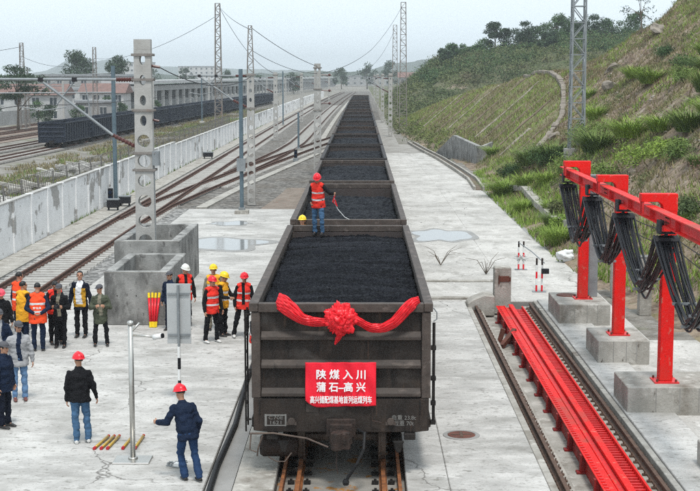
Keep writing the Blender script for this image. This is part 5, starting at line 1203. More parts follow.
house('white_house', 'white two storey house with red roof behind the far left trees', -62, 250, 16, 9, 4.9, M['plaster'], M['roof_red'], 2, 5, True)
house('white_house', 'white house at the left edge with dark windows and red roof', -78, 262, 12, 9, 4.4, M['plaster'], M['roof_red'], 2, 4, True)
house('apartment_block', 'pale apartment block above the dark trackside sheds', -66, 330, 20, 12, 8.2, M['plaster_grey'], M['roof_grey'], 3, 7)
house('white_building', 'long white low building behind the round tree', -66, 300, 22, 9, 5.2, M['plaster'], M['roof_grey'], 2, 7)
house('white_building', 'white low building with a red roof right of the round tree', -53.5, 285, 9, 9, 4.8, M['plaster'], M['roof_red'], 2, 4, True)
house('brick_shed', 'small grey shed beside the low yard wall', -51, 262, 7, 5, 3.2, M['plaster_grey'], M['roof_grey'], 1, 2)
house('depot_building', 'low grey depot building at the far end of the tracks', 4.5, 900, 30, 12, 6.2, M['plaster_grey'], M['roof_grey'], 2, 7, z0=0)
house('white_building', 'small white building right of the depot by the hill', 20, 560, 9, 10, 6.0, M['plaster'], M['roof_red'], 2, 3, z0=0, gable=True)
house('tower_block', 'hazy pale tower block on the far left skyline', -150, 900, 26, 16, 17, M['plaster'], M['roof_grey'], 5, 7, z0=-2)
house('tower_block', 'second hazy block near the centre skyline', -118, 1000, 30, 16, 15, M['plaster'], M['roof_grey'], 5, 8, z0=-2)
# low grey yard wall behind the far train
r = thing('yard_wall', 'long low grey concrete wall behind the far railway yard', 'wall', (0, 0, 0)); y0 = 225
for k in range(40):
    y = 226 + k * 6; x = -61 + (y - 226) * .105
    if k < 2: pass
    b = MB(); a = math.atan(.105); b.cbox((x, y, -.2), (.3, 5.9, 2.4), Matrix.Rotation(-a, 3, 'Z')); b.build('wall_panel', M['plaster_grey'], r)
b = MB(); 
for k in range(8): b = MB(); b.cbox((-61 - 3 - k * 6, 223, -.2), (5.9, .3, 2.4)); b.build('wall_panel', M['plaster_grey'], r)
# long platform canopy with columns
r = thing('platform_canopy', 'long pale freight platform canopy on rows of white columns', 'canopy', (0, 0, 0))
cA, cB = (-52.0, 296), (-20.0, 880)
b = MB(); d = Vector((cB[0] - cA[0], cB[1] - cA[1], 0)).normalized(); n = Vector((d.y, -d.x, 0))
A3, B3 = Vector((*cA, 5.5)), Vector((*cB, 5.5)); b.bar(A3, B3, 9, .7); b.build('canopy_roof', mat('canopy_roof', (.50, .50, .50), .8, scale=.3, col2=(.4, .4, .4)), r)
b = MB(); b.bar(A3 + Vector((0, 0, -1.4)), B3 + Vector((0, 0, -1.4)), 7.5, 1.2); b.build('canopy_beam', M['plaster_grey'], r)
for k in range(66):
    p = A3.lerp(B3, k / 66)
    for s in (3.6,) if k > 24 else (3.6, -3.2):
        q = p + n * s; b = MB(); b.box(q.x - .35, q.x + .35, q.y - .35, q.y + .35, -1.4, 3.48); b.build('column', M['plaster'], r)
b = MB(); b.bar(A3 + Vector((0, 0, -6.4)), B3 + Vector((0, 0, -6.4)), 11, 1.3); b.build('platform_slab', M['concrete_pale'], r)
b = MB(); q0, q1 = A3 - n * 3.5 + Vector((0, 0, -3.3)), B3 - n * 3.5 + Vector((0, 0, -3.3)); b.bar(q0, q1, .3, 3.2); b.build('back_wall', M['plaster_grey'], r)
# yard tracks in front of the canopy (far)
for off, lab in ((-12, 'rusty yard track in front of the far canopy'), (-17, 'second rusty yard track before the low grey wall'), (-22, 'third rusty yard track next to the low grey wall')):
    r_ = bpy.data.objects.new('railway_track', None); COL.objects.link(r_); struct(r_, lab)
    f = (lambda y, o=off: -35.4 + 7.9 * (y - 155) / 245 + o)
    for s in (-1, 1): rail(r_, f, s * .755, list(range(90, 560, 30)), -1.28, M['rail_rust'])
    ribbon('ballast', mat('yard_ballast', (.26, .20, .16), .95, scale=.6, col2=(.18, .14, .115)), (lambda y, g_=f: g_(y) - 2), (lambda y, g_=f: g_(y) + 2), list(range(80, 560, 30)), -1.32, None, .1, r_)
# yard gantries / slim masts in the far left field
for k, (x, y, h, lab) in enumerate([(-40, 262, 8, 'slim grey mast left of the blue train roofline'), (-33.5, 300, 8, 'slim grey mast in front of the canopy columns'), (-46, 210, 8, 'slim grey mast with crossbar in the yard'), (-26, 330, 8.5, 'slim hazy mast above the blue train'), (-29, 420, 8, 'faint slim mast near the far end of the canopy'), (-21, 380, 8, 'faint slim mast beside the end of the blue train'), (-17, 300, 8, 'slim pale mast just beyond the white wall')]):
    r = thing('yard_mast', lab, 'mast', (x, y, -1.4), 0, 'slim yard masts'); b = MB(); b.bar((0, 0, 0), (0, 0, h), .3); b.build('mast_shaft', M['mast_concrete'], r)
    b = MB(); b.tube([(0, 0, h - .8), (-3.5, 0, h - .7)], .05, 5); b.tube([(0, 0, h - 2.4), (-2.8, 0, h - .8)], .05, 5); b.build('cross_arm', M['galv'], r)
b = MB(); b.tube([(-46, 210, 5.4), (-66, 200, 5.4)], .07, 5); tag(b.build('gantry_tube', M['galv']), 'long thin horizontal gantry tube across the left yard', 'gantry tube')
# far hills
def ridge(name, label, pts, y, depth, m, seed):
    """pts: (x, z) silhouette; built as a real rounded ridge"""
    n = 90; k = 14; xs = np.linspace(pts[0][0], pts[-1][0], n); zs = np.interp(xs, [p[0] for p in pts], [p[1] for p in pts])
    zs = zs + (fbm(xs * .02, xs * 0, 4, seed) - .5) * .25 * zs + (fbm(xs * .12, xs * 0, 3, seed + 2) - .5) * 2.2; V = []; F = []
    for j in range(k):
        t = j / (k - 1); e = math.sin(math.pi * t) ** .8
        for i in range(n): V.append((xs[i], y - depth / 2 + depth * t, -3 + (max(zs[i], 0) + 3) * e * (.94 + .06 * math.sin(i * .9 + j * 2))))
    for j in range(k - 1):
        for i in range(n - 1): a = j * n + i; F.append((a, a + 1, a + n + 1, a + n))
    o = raw(name, np.array(V), np.array(F), m, None, True); struct(o, label)
hm = mat('far_hill', (.07, .09, .06), .95, scale=.02, col2=(.04, .055, .04))
ridge('hills', 'blue hazy wooded ridge behind the towers', [(-105, 0), (0, 10), (36, 24), (97, 31), (140, 40), (210, 44), (315, 52), (520, 40)], 2050, 300, hm, 1)
ridge('hills', 'faint jagged mountains on the left skyline', [(-860, 10), (-800, 20), (-735, 52), (-690, 38), (-630, 54), (-577, 38), (-437, 26), (-262, 22), (-105, 18), (70, 12)], 3500, 300, hm, 4)
ridge('hills', 'low wooded rise beyond the far station', [(-420, 4), (-250, 9), (-120, 7), (-40, 11), (60, 11), (160, 13)], 1200, 160, hm, 7)

# ================================================================== vegetation
def leaves(n, centres, radii, size, seed, flat=.0, shape=None):
    """many small leaf faces spread through ellipsoid clumps; returns V, F (tris)"""
    rr = np.random.default_rng(seed); c = np.asarray(centres); rd = np.asarray(radii); idx = rr.integers(0, len(c), n)
    u = rr.normal(size=(n, 3)); u /= np.linalg.norm(u, axis=1)[:, None]; rad = rr.random(n) ** .45
    P = c[idx] + u * rad[:, None] * rd[idx]
    a = rr.normal(size=(n, 3)); a /= np.linalg.norm(a, axis=1)[:, None]; bvec = np.cross(a, rr.normal(size=(n, 3))); bvec /= np.linalg.norm(bvec, axis=1)[:, None] + 1e-9
    s = size * rr.uniform(.5, 1.35, n)[:, None]
    V = np.stack([P - a * s, P + bvec * s * .55, P + a * s], 1).reshape(-1, 3); F = np.arange(3 * n).reshape(n, 3)
    return V, F
def tree(label, x, y, h, cr, m, seed, z0=None, n=2600, lean=0, size=.17, trunk_r=None, sparse=1.0, name='tree', trunk_h=.45, clumps=16, group=None, flat=.62):
    z0 = zt1(x, y) if z0 is None else z0; r = thing(name, label, 'tree', (x, y, z0 - .1), 0, group); rr = random.Random(seed)
    tr = trunk_r or h * .022; top = Vector((lean, 0, h * .86)); b = MB(); pts = [Vector((lean * (t ** 1.5) + .12 * math.sin(t * 5 + seed), .1 * math.sin(t * 4 + seed * 2), h * .86 * t)) for t in [0, .15, .35, .55, .75, 1]]
    b.tube(pts, [tr * 1.35, tr, tr * .85, tr * .65, tr * .4, tr * .12], 8); b.build('trunk', M['bark'], r, True)
    C = []; Rr = []
    for k in range(clumps):
        a = rr.uniform(0, 6.28); t = rr.random(); zz = h * (trunk_h + (1 - trunk_h) * t); prof = math.sin(math.pi * min(1, .18 + t * .78)) ; rad = cr * prof * math.sqrt(rr.random()) * .85
        c = Vector((lean * t + rad * math.cos(a), rad * math.sin(a), zz)); C.append(c); s = cr * rr.uniform(.26, .46) * sparse; Rr.append((s, s, s * flat))
    for k in range(min(9, clumps)):
        c = C[k]; st = pts[2].lerp(pts[5], rr.uniform(0, .6)); b = MB(); mid = st.lerp(c, .5) + Vector((0, 0, .05 * h)); b.tube([st, mid, c], [tr * .45, tr * .3, tr * .1], 5); b.build('limb', M['bark'], r)
    V, F = leaves(n, [tuple(c) for c in C], Rr, size, seed); o = raw('crown', V, F, m, r); o['kind'] = 'stuff'
    return r
tree('dark umbrella crowned tree alone on the wooded hill skyline', 29.5, 300, 6.4, 3.6, M['leaf_dark'], 3, n=2600, size=.28, clumps=14, trunk_h=.62, sparse=.9)
SK = [(35.5, 296, 5.2, 3.4, 'rounded tree on the hill skyline right of the umbrella tree'), (42.5, 298, 6.2, 3.8, 'taller bushy tree in the middle of the hill skyline'), (46.5, 302, 5.8, 3.6, 'bushy tree leaning right on the hill skyline'), (50.5, 300, 6.4, 3.8, 'broad tree on the skyline left of the silvery tower'), (55, 305, 6.2, 3.8, 'tree showing through the silvery lattice tower'), (22, 290, 3.6, 2.6, 'low round tree at the left shoulder of the wooded hill'), (17.2, 282, 3.2, 2.4, 'lowest small tree on the left shoulder of the wooded hill'), (60, 300, 6, 3.6, 'skyline tree right of the silvery tower'), (25.5, 295, 3.2, 2.4, 'small bush like tree beside the umbrella tree'), (38.5, 280, 4, 3, 'tree standing in front of the hill skyline')]
SK += [(19.5, 287, 3.4, 3.2, 'low bushy tree on the left shoulder, second from the bottom'), (27.5, 302, 3.6, 3.4, 'bushy tree low behind the umbrella crowned tree'), (32.3, 300, 4.2, 3.6, 'bushy tree just right of the umbrella crowned tree'), (38.8, 303, 5.0, 4.2, 'full crowned tree filling the skyline gap left of the taller bushy tree'), (44.6, 306, 5.4, 4.2, 'full crowned tree between the two bushy skyline trees'), (48.6, 308, 5.6, 4.4, 'full crowned tree behind the broad skyline tree'), (53, 310, 5.6, 4.4, 'full crowned tree left behind the silvery tower'), (57.8, 309, 5.6, 4.2, 'full crowned tree just right of the silvery tower')]
for i, (x, y, h, c_, lab) in enumerate(SK): tree(lab, x, y, h, c_, M['leaf'] if i % 3 else M['leaf_dark'], 20 + i, n=2200, size=.30, trunk_h=.18 if i < 10 else .04, clumps=18, group='trees on the wooded hill')
tree('big round dark tree behind the far left buildings', -72, 345, 14.0, 5.4, M['leaf_dark'], 40, z0=-1.4, n=3600, size=.4, trunk_h=.5, clumps=26, flat=.85)
tree('pointed dark tree left of the pierced mast top', -61.5, 345, 12.6, 4.4, M['leaf_dark'], 41, z0=-1.4, n=2600, size=.4, trunk_h=.45, clumps=20, flat=.9)
tree('spreading layered tree at the left edge behind the lattice tower', -52.5, 208, 9.6, 5.6, M['leaf_dark'], 42, z0=-1.4, n=2600, size=.3, trunk_h=.55, clumps=16, flat=.32)
tree('spreading layered tree cut by the left edge of the view', -60, 214, 10.0, 5.0, M['leaf_dark'], 43, z0=-1.4, n=2600, size=.3, trunk_h=.55, clumps=15, flat=.35)
tree('small bare twigged tree on the peak of the near hill', 24.2, 119, 3.4, 2.0, M['leaf_dark'], 44, n=420, size=.12, trunk_h=.35, clumps=10, sparse=.9)
tree('thin sapling at the top right of the near hill', 29.3, 118, 2.6, 1.6, M['leaf'], 45, n=260, size=.12, trunk_h=.35, clumps=8)
for i, (x, y, h) in enumerate([(-40, 520, 8), (-55, 560, 9), (-80, 620, 11), (-30, 600, 9), (3, 700, 12), (-10, 690, 10), (14, 690, 13), (-100, 640, 12), (24, 520, 9)]):
    tree(['hazy round tree beyond the canopy end', 'second hazy tree beyond the canopy', 'large hazy tree on the far left', 'hazy tree near the far centre', 'hazy tree behind the depot building', 'lower hazy tree left of the depot', 'tallest hazy tree above the depot roof', 'hazy tree at the far left skyline', 'hazy tree between depot and hill'][i], x, y, h, h * .5, M['leaf_dark'], 60 + i, z0=-1.2 if x < -20 else 0, n=900, size=.7, trunk_h=.25, clumps=14, flat=.8)

for i, (x, y, h, lab) in enumerate([(-49, 236, 3.0, 'low dark tree in front of the yard wall'), (-53, 232, 3.4, 'low tree beside the left lattice towers'), (-57, 240, 4.0, 'low tree before the white house'), (-45, 255, 3.2, 'low green tree left of the blue train roofline'), (-50, 268, 4.2, 'tree before the red roofed white building'), (-64, 236, 3.8, 'low tree at the left edge before the houses'), (-42, 275, 3.4, 'small tree at the start of the canopy')]):
    tree(lab, x, y, h, h * .62, M['leaf_dark'] if i % 2 else M['leaf'], 140 + i, z0=-1.4, n=900, size=.24, trunk_h=.2, clumps=12, flat=.8)
# grass clumps: arching blades
def clump_mesh(seed, n, h, spread, w=.011, segs=4):
    rr = np.random.default_rng(seed); V = []; F = []
    for i in range(n):
        a = rr.uniform(0, 6.28); r0 = spread * .42 * math.sqrt(rr.random()); bx, by = r0 * math.cos(a), r0 * math.sin(a); L_ = h * rr.uniform(.6, 1.15); a2 = a + rr.uniform(-.7, .7); out = spread * rr.uniform(.25, 1.0) * (L_ / h); o = len(V)
        px, py = -math.sin(a2), math.cos(a2)
        dr = rr.uniform(.5, 1.25)
        for s in range(segs + 1):
            t = s / segs; z = L_ * (t - .42 * dr * t ** 2.6) * 1.15; q = out * t ** 1.35 * (.8 + .5 * dr); ww = w * (1 - t) ** .6 * (1 if s < segs else .05)
            x_, y_ = bx + math.cos(a2) * q, by + math.sin(a2) * q; V += [(x_ - px * ww, y_ - py * ww, z), (x_ + px * ww, y_ + py * ww, z)]
        for s in range(segs): k = o + s * 2; F.append((k, k + 1, k + 3, k + 2))
    return np.array(V), np.array(F)
cm = []
for sd, n, h, sp in ((1, 760, 1.2, 1.05), (2, 760, 1.05, 1.2), (3, 520, .85, .85)):
    V, F = clump_mesh(sd, n, h, sp); o = raw('blades', V, F, M['grass']); cm.append(o.data); bpy.data.objects.remove(o)
cmb = [m_.copy() for m_ in cm]
for m_ in cmb: m_.materials.clear(); m_.materials.append(M['grass_bright'])
def tuft(label, x, y, s, k, bright=False, sz=1.0):
    r = thing('grass_clump', label, 'grass clump', (x, y, zt1(x, y) - .05), RNG.uniform(0, 6), 'tall grass clumps'); r.scale = (s, s, s * sz * (.72 if s > 1.3 else .9))
    o = bpy.data.objects.new('blades', (cmb if bright else cm)[k % 3]); COL.objects.link(o); o.parent = r; o['kind'] = 'stuff'
T = [(8.15, 55.4, .95, 1, 'bright green grass tuft right behind the white sack'), (8.6, 79.5, 1.5, 1, 'large bright grass clump nearest the end of the retaining wall'), (9.4, 77, 1.3, 1, 'bright grass clump beside the shelf drain top'), (10.6, 84, 1.6, 0, 'dark arching grass clump left of the silvery tower'), (11.4, 80, 1.8, 0, 'biggest dark grass clump at the foot of the silvery tower'), (10.0, 73, 1.2, 1, 'green clump in front of the silvery tower foot'),
     (12.4, 71, 1.7, 0, 'broad dark clump right of the silvery tower'), (13.6, 68, 1.6, 1, 'broad bright clump above the farthest red frame'), (14.0, 63, 1.6, 1, 'wide bright clump above the middle red frame'), (14.6, 60, 1.5, 0, 'long clump on the slope between middle and nearest frame'), (15.2, 57.5, 1.5, 1, 'clump above the nearest red frame arm'), (9.0, 64, .9, 1, 'low bright tuft beside the shelf drain'), (8.3, 69, .8, 1, 'low tuft at the road edge past the puddle'), (8.6, 60, .8, 0, 'dark tuft between the drain and the road'),
     (11.2, 47, .8, 1, 'small bright tuft between middle and nearest red posts'), (12.4, 44, .8, 1, 'small bright tuft right of the nearest red post'), (18.6, 92, 1.4, 1, 'isolated clump in the middle of the brown hillside'), (21.5, 90, 1.5, 0, 'dark clump high on the brown hillside'), (19.5, 76, 1.6, 0, 'round clump on the hillside near the right edge'), (22.5, 88, 1.4, 1, 'bright clump high near the right edge'), (16.5, 99, 1.2, 1, 'clump left on the brown hillside terrace'), (14.5, 84, 1.1, 1, 'small clump right of the tower base'), (10.2, 104.5, .9, 1, 'tuft growing on the retaining wall top'), (9.9, 89, 1.0, 0, 'dark tuft beside the return wall'), (16.8, 66, 1.3, 0, 'dark clump near the right edge below the hillside'), (17.4, 82, 1.2, 1, 'clump on the dry hillside right of the tower'),(12.9, 52, .8, 0, 'dark tuft on the bank right of the middle frame'),(13.4, 49, .7, 1, 'pale tuft on the bank near the right edge')]
for k, (x, y, s, br, lab) in enumerate(T): tuft(lab, x, y, s, k, bool(br))
def bush(label, x, y, rx, rz, m, seed):
    r = thing('bush', label, 'bush', (x, y, zt1(x, y)), 0, 'round bushes at the toe of the hill'); rr = random.Random(seed); C = []; Rr = []
    for k in range(9): a = rr.uniform(0, 6.28); q = rx * .6 * math.sqrt(rr.random()); s_ = rx * rr.uniform(.32, .5); C.append((q * math.cos(a), q * math.sin(a) * .8, rz * rr.uniform(.15, .6))); Rr.append((s_, s_, s_ * rz / rx * 1.1))
    V, F = leaves(1500, C, Rr, .085, seed); o = raw('foliage', V, F, m, r); o['kind'] = 'stuff'
    b = MB()
    for k in range(5): b.tube([(0, 0, -.1), (C[k][0] * .5, C[k][1] * .5, C[k][2] * .5), C[k]], [.03, .02, .008], 5)
    o = b.build('stems', M['bark'], r); o['kind'] = 'stuff'
BL = M['grass']; BB = M['grass_bright']
for k, (x, y, rx, rz, m_, lab) in enumerate([(11.0, 79, 1.7, 1.3, M['leaf'], 'dark round bush hiding the foot of the silvery tower'), (12.9, 76, 1.5, 1.3, BL, 'green bush just right of the silvery tower foot'), (10.4, 66, 1.3, 1.0, BB, 'bright bush above the arm of the farthest red frame'), (10.8, 70, 1.4, 1.1, BL, 'mid green bush behind the farthest red frame'), (10.9, 60, 1.3, 1.0, BL, 'bush behind the middle red frame'), (12.2, 59.5, 1.5, 1.0, BB, 'bright broad bush between middle and nearest red frames'), (13.2, 58, 1.5, .9, BB, 'bright bush right of the broad one above the beam'), (12.8, 54.6, 1.2, .8, BL, 'low green bush above the nearest frame arm'), (9.6, 86, 1.1, .8, M['leaf'], 'small dark bush below the stone edging'), (10.6, 84, 1.3, 1.0, BL, 'bush between stone edging and the dark bush'), (9.0, 61.2, .8, .7, M['scrub'], 'olive shrub at the road edge past the sack'), (11.5, 47.2, .9, .6, M['scrub'], 'small olive shrub on the bank at the right'), (17.5, 74, 1.3, .9, BL, 'round green bush on the brown hillside'), (20.5, 86, 1.4, 1.0, M['leaf'], 'dark round bush high on the hillside near the right edge'), (22.5, 101, 1.5, 1.0, M['leaf'], 'dark bush below the bare rock slab'), (8.7, 58, .7, .6, BB, 'small bright bush between grass tufts at the road edge')]): bush(lab, x, y, rx, rz, m_, 300 + k)
# loose ground cover over slope, bank, hill: one mass each
def scatter(name, label, m, n, xr, yr, h, w, keep, seed, segs=1):
    rr = np.random.default_rng(seed); x = rr.uniform(*xr, n); y = rr.uniform(*yr, n); ok = keep(x, y, rr); x, y = x[ok], y[ok]; z = zt(x, y); n = len(x)
    a = rr.uniform(0, 6.28, n); hh = h * rr.uniform(.4, 1.3, n); ln = rr.normal(0, .45, (n, 2)) * hh[:, None]; dx, dy = np.cos(a) * w, np.sin(a) * w
    V = np.stack([np.stack([x - dx, y - dy, z - .03], 1), np.stack([x + dx, y + dy, z - .03], 1), np.stack([x + ln[:, 0], y + ln[:, 1], z + hh], 1)], 1).reshape(-1, 3)
    o = raw(name, V, np.arange(3 * n).reshape(n, 3), m); tag(o, label, 'grass', None, 'stuff')
kb = lambda x, y: x - pl(y, TOE)
scatter('slope_grass', 'short green grass covering the cutting slope', M['grass_bright'], 60000, (5.5, 24), (89.5, 216), .22, .035, lambda x, y, r: (kb(x, y) > 0) & (x < EX(y)) & (fbm(x * .5, y * .3, 3, 11) > .38), 3)
scatter('dry_grass', 'dry straw coloured grass on slope and hillside', M['grass_dry'], 150000, (7.5, 36), (34, 216), .30, .03, lambda x, y, r: (kb(x, y) > -.6) & (fbm(x * .35, y * .3, 3, 21) > .47) & ((y > 52) | (x > 9.5)), 4)
scatter('dry_grass', 'straw coloured tussocks over the grassed cutting slope', M['grass_dry'], 50000, (5.5, 24), (89.5, 216), .24, .03, lambda x, y, r: (kb(x, y) > 0) & (x < EX(y)), 13)
scatter('hill_grass', 'patchy green grass on the near hillside', M['grass_bright'], 130000, (7.5, 36), (34, 142), .26, .03, lambda x, y, r: (kb(x, y) > -.5) & (fbm(x * .22, y * .2, 4, 31) > .62 - .12 * smooth01(18, 24, x) - .10 * (kb(x, y) < 3)) & ((y < 89.5) | (x > EX(y))), 5)
scatter('hill_weeds', 'olive and brown low weeds all over the near hillside', mat('brown_weeds', (.26, .21, .115), .85, scale=.7, col2=(.12, .12, .05), spec=.15), 55000, (8, 36), (36, 142), .24, .035, lambda x, y, r: (kb(x, y) > .2) & ((y < 89.5) | (x > EX(y))), 15)
scatter('verge_weeds', 'low weeds along the toe of the slope and road edge', M['grass_bright'], 26000, (7.5, 13.5), (34, 100), .30, .03, lambda x, y, r: (np.abs(kb(x, y) + .1) < 1.3) & (fbm(x * .6, y * .4, 3, 41) > .45) & (x > 7.55 + (y < 50) * (50 - y) * .17), 6)
scatter('weeds', 'green and dry weeds on the strip beyond the white wall', M['grass'], 30000, (-30, -15), (60, 330), .35, .06, lambda x, y, r: (fbm(x * .3, y * .12, 3, 51) > .55), 7)
scatter('weeds', 'straw weeds on the strip beyond the white wall', M['grass_dry'], 50000, (-32, -15), (60, 330), .35, .06, lambda x, y, r: (fbm(x * .3, y * .12, 3, 61) > .40), 8)
scatter('weeds', 'sparse weeds in the gravel at the foot of the white wall', M['grass'], 9000, (-13.95, -13.3), (44, 200), .22, .03, lambda x, y, r: (fbm(x * .3, y * .16, 3, 71) > .55), 9)
# low shrubs as leaf blobs
def shrubbery(name, label, m, n_blob, xr, yr, rad, per, size, keep, seed, ok_z=.3):
    rr = np.random.default_rng(seed); x = rr.uniform(*xr, n_blob); y = rr.uniform(*yr, n_blob); z = zt(x, y); ok = (z > ok_z) & keep(x, y); x, y, z = x[ok], y[ok], z[ok]; s = rad * rr.uniform(.5, 1.4, len(x))
    V, F = leaves(per * len(x), np.stack([x, y, z + s * .25], 1), np.stack([s, s, s * .62], 1), size, seed + 1); o = raw(name, V, F, m); tag(o, label, 'shrubs', None, 'stuff')
shrubbery('hill_scrub', 'dense olive scrub covering the wooded hill', M['scrub'], 3800, (6, 90), (228, 345), 1.7, 70, .26, lambda x, y: (fbm(x * .09, y * .07, 3, 81) > .30), 90)
shrubbery('hill_bushes', 'dark bushes on the upper part of the wooded hill', M['leaf'], 2000, (8, 90), (262, 345), 2.1, 70, .28, lambda x, y: (zt(x, y) > 5.0 + 3 * (x > 30)) & (fbm(x * .07, y * .07, 3, 85) > .36), 91)
shrubbery('bank_bushes', 'small bushes scattered over the near hillside', M['scrub'], 2600, (9, 36), (44, 136), .42, 44, .075, lambda x, y: (fbm(x * .25, y * .25, 3, 87) > .50) & (kb(x, y) > .5) & ((y < 89.5) | (x > EX(y))), 92)
shrubbery('toe_bushes', 'tangled shrubs where the slope meets the track side', M['scrub'], 260, (3.5, 12), (126, 232), .8, 60, .15, lambda x, y: (kb(x, y) > -1.6) & (kb(x, y) < 1.5), 93, -1)
shrubbery('reddish_bushes', 'reddish dry undergrowth on the brown slope', mat('dry_red_leaves', (.23, .12, .10), .9, scale=1, col2=(.11, .06, .055)), 1300, (10, 34), (50, 128), .4, 44, .06, lambda x, y: (fbm(x * .25, y * .25, 3, 97) > .50) & ((y < 89.5) | (x > EX(y))), 94)
# dead plant stems on the road by the second wagon
def twig(label, x, y, seed):
    rr = random.Random(seed); r = thing('dry_plant', label, 'dry plant', (x, y, 0)); 
    for k in range(9):
        a = rr.uniform(0, 6.28); l = rr.uniform(.4, .9); b = MB(); b.tube([(0, 0, 0), (math.cos(a) * l * .4, math.sin(a) * l * .4, l * .6), (math.cos(a) * l * .9, math.sin(a) * l * .9, l * rr.uniform(.5, 1))], [.014, .01, .005], 5); b.build('stem', M['bark'], r)
rs = np.random.default_rng(5); n = 2600; x = rs.uniform(9, 34, n); y = rs.uniform(36, 130, n); ok = (kb(x, y) > -.4) & (fbm(x * .3, y * .3, 2, 33) > .45) & ((y < 89.5) | (x > EX(y))); x, y = x[ok], y[ok]; z = zt(x, y); n = len(x)
OCT = np.array([(1, 0, 0), (0, 1, 0), (-1, 0, 0), (0, -1, 0), (0, 0, 1), (0, 0, -1)]); OF = np.array([(0, 1, 4), (1, 2, 4), (2, 3, 4), (3, 0, 4), (1, 0, 5), (2, 1, 5), (3, 2, 5), (0, 3, 5)])
sc = (.05 + .16 * rs.random(n) ** 4)[:, None, None]; V = OCT[None] * rs.uniform(.6, 1.3, (n, 6, 1)) * sc * np.array([1, 1, .6]) + np.stack([x, y, z], 1)[:, None]; F = (OF[None] + 6 * np.arange(n)[:, None, None]).reshape(-1, 3)
o = raw('loose_stones', V.reshape(-1, 3), F, M['stones']); tag(o, 'small pale stones scattered over the near hillside', 'stones', None, 'stuff')
rs = np.random.default_rng(15); n = 1500; y = 34 + 90 * rs.random(n); sd = rs.random(n) < .6; x = np.where(sd, 1.38 + np.abs(rs.normal(0, .28, n)), -1.62 - np.abs(rs.normal(0, .22, n))); z = np.full(n, .01)
sc = (.010 + .022 * rs.random(n) ** 4)[:, None, None]; V = OCT[None] * rs.uniform(.6, 1.3, (n, 6, 1)) * sc * np.array([1, 1, .7]) + np.stack([x, y, z], 1)[:, None]; F = (OF[None] + 6 * np.arange(n)[:, None, None]).reshape(-1, 3)
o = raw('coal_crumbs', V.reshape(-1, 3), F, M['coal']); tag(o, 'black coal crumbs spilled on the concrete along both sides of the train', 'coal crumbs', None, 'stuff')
twig('dry bare plant growing from a joint of the concrete road', 4.5, 48.2, 1); twig('smaller dry plant left of the barrier by the wagon', 3.0, 50.5, 2)

# ================================================================== haze
b = MB(); b.box(-915, 915, -45, 5220, -7, 78); hz = b.build('haze', [])
hmt = bpy.data.materials.new('haze'); hmt.use_nodes = True; N, L = hmt.node_tree.nodes, hmt.node_tree.links
for n_ in list(N): N.remove(n_)
pv = N.new('ShaderNodeVolumePrincipled'); pv.inputs['Color'].default_value = (.90, .96, 1, 1); pv.inputs['Density'].default_value = .00031; pv.inputs['Anisotropy'].default_value = .1
mo = N.new('ShaderNodeOutputMaterial'); L.new(pv.outputs[0], mo.inputs['Volume']); hz.data.materials.append(hmt); hz['kind'] = 'stuff'; hz['label'] = 'pale haze filling the whole valley'

# ================================================================== people
def ell(V, F, c, r, rot=None, nu=14, nv=9):
    o = len(V); c = Vector(c)
    for j in range(nv + 1):
        t = math.pi * j / nv
        for i in range(nu):
            a = 2 * math.pi * i / nu; p = Vector((r[0] * math.sin(t) * math.cos(a), r[1] * math.sin(t) * math.sin(a), r[2] * math.cos(t)))
            V.append(c + (rot @ p if rot is not None else p))
    for j in range(nv):
        for i in range(nu): i2 = (i + 1) % nu; F.append((o + j * nu + i, o + (j + 1) * nu + i, o + (j + 1) * nu + i2, o + j * nu + i2))
def etube(V, F, pts, rs, side, n=14, cap=True):
    """elliptic tapered tube, rs: (r_side, r_other); rounded ends by end ellipsoids"""
    pts = [Vector(p) for p in pts]; o = len(V); side = Vector(side)
    for i, p in enumerate(pts):
        d = (pts[min(i + 1, len(pts) - 1)] - pts[max(i - 1, 0)]).normalized(); sx = (side - d * side.dot(d)).normalized(); sy = d.cross(sx)
        for k in range(n): a = 2 * math.pi * k / n; V.append(p + sx * rs[i][0] * math.cos(a) + sy * rs[i][1] * math.sin(a))
    for i in range(len(pts) - 1):
        for k in range(n): k2 = (k + 1) % n; F.append((o + i * n + k, o + i * n + k2, o + (i + 1) * n + k2, o + (i + 1) * n + k))
    F.append(tuple(o + k for k in range(n - 1, -1, -1))); F.append(tuple(o + (len(pts) - 1) * n + k for k in range(n)))
def cap_limb(V, F, a, b, ra, rb, side=(1, 0, 0)):
    a, b = Vector(a), Vector(b); etube(V, F, [a, b], [(ra, ra), (rb, rb)], side if abs((b - a).normalized().dot(Vector(side))) < .9 else (0, 1, 0), 12); ell(V, F, a, (ra, ra, ra)); ell(V, F, b, (rb, rb, rb))
TMPO = []
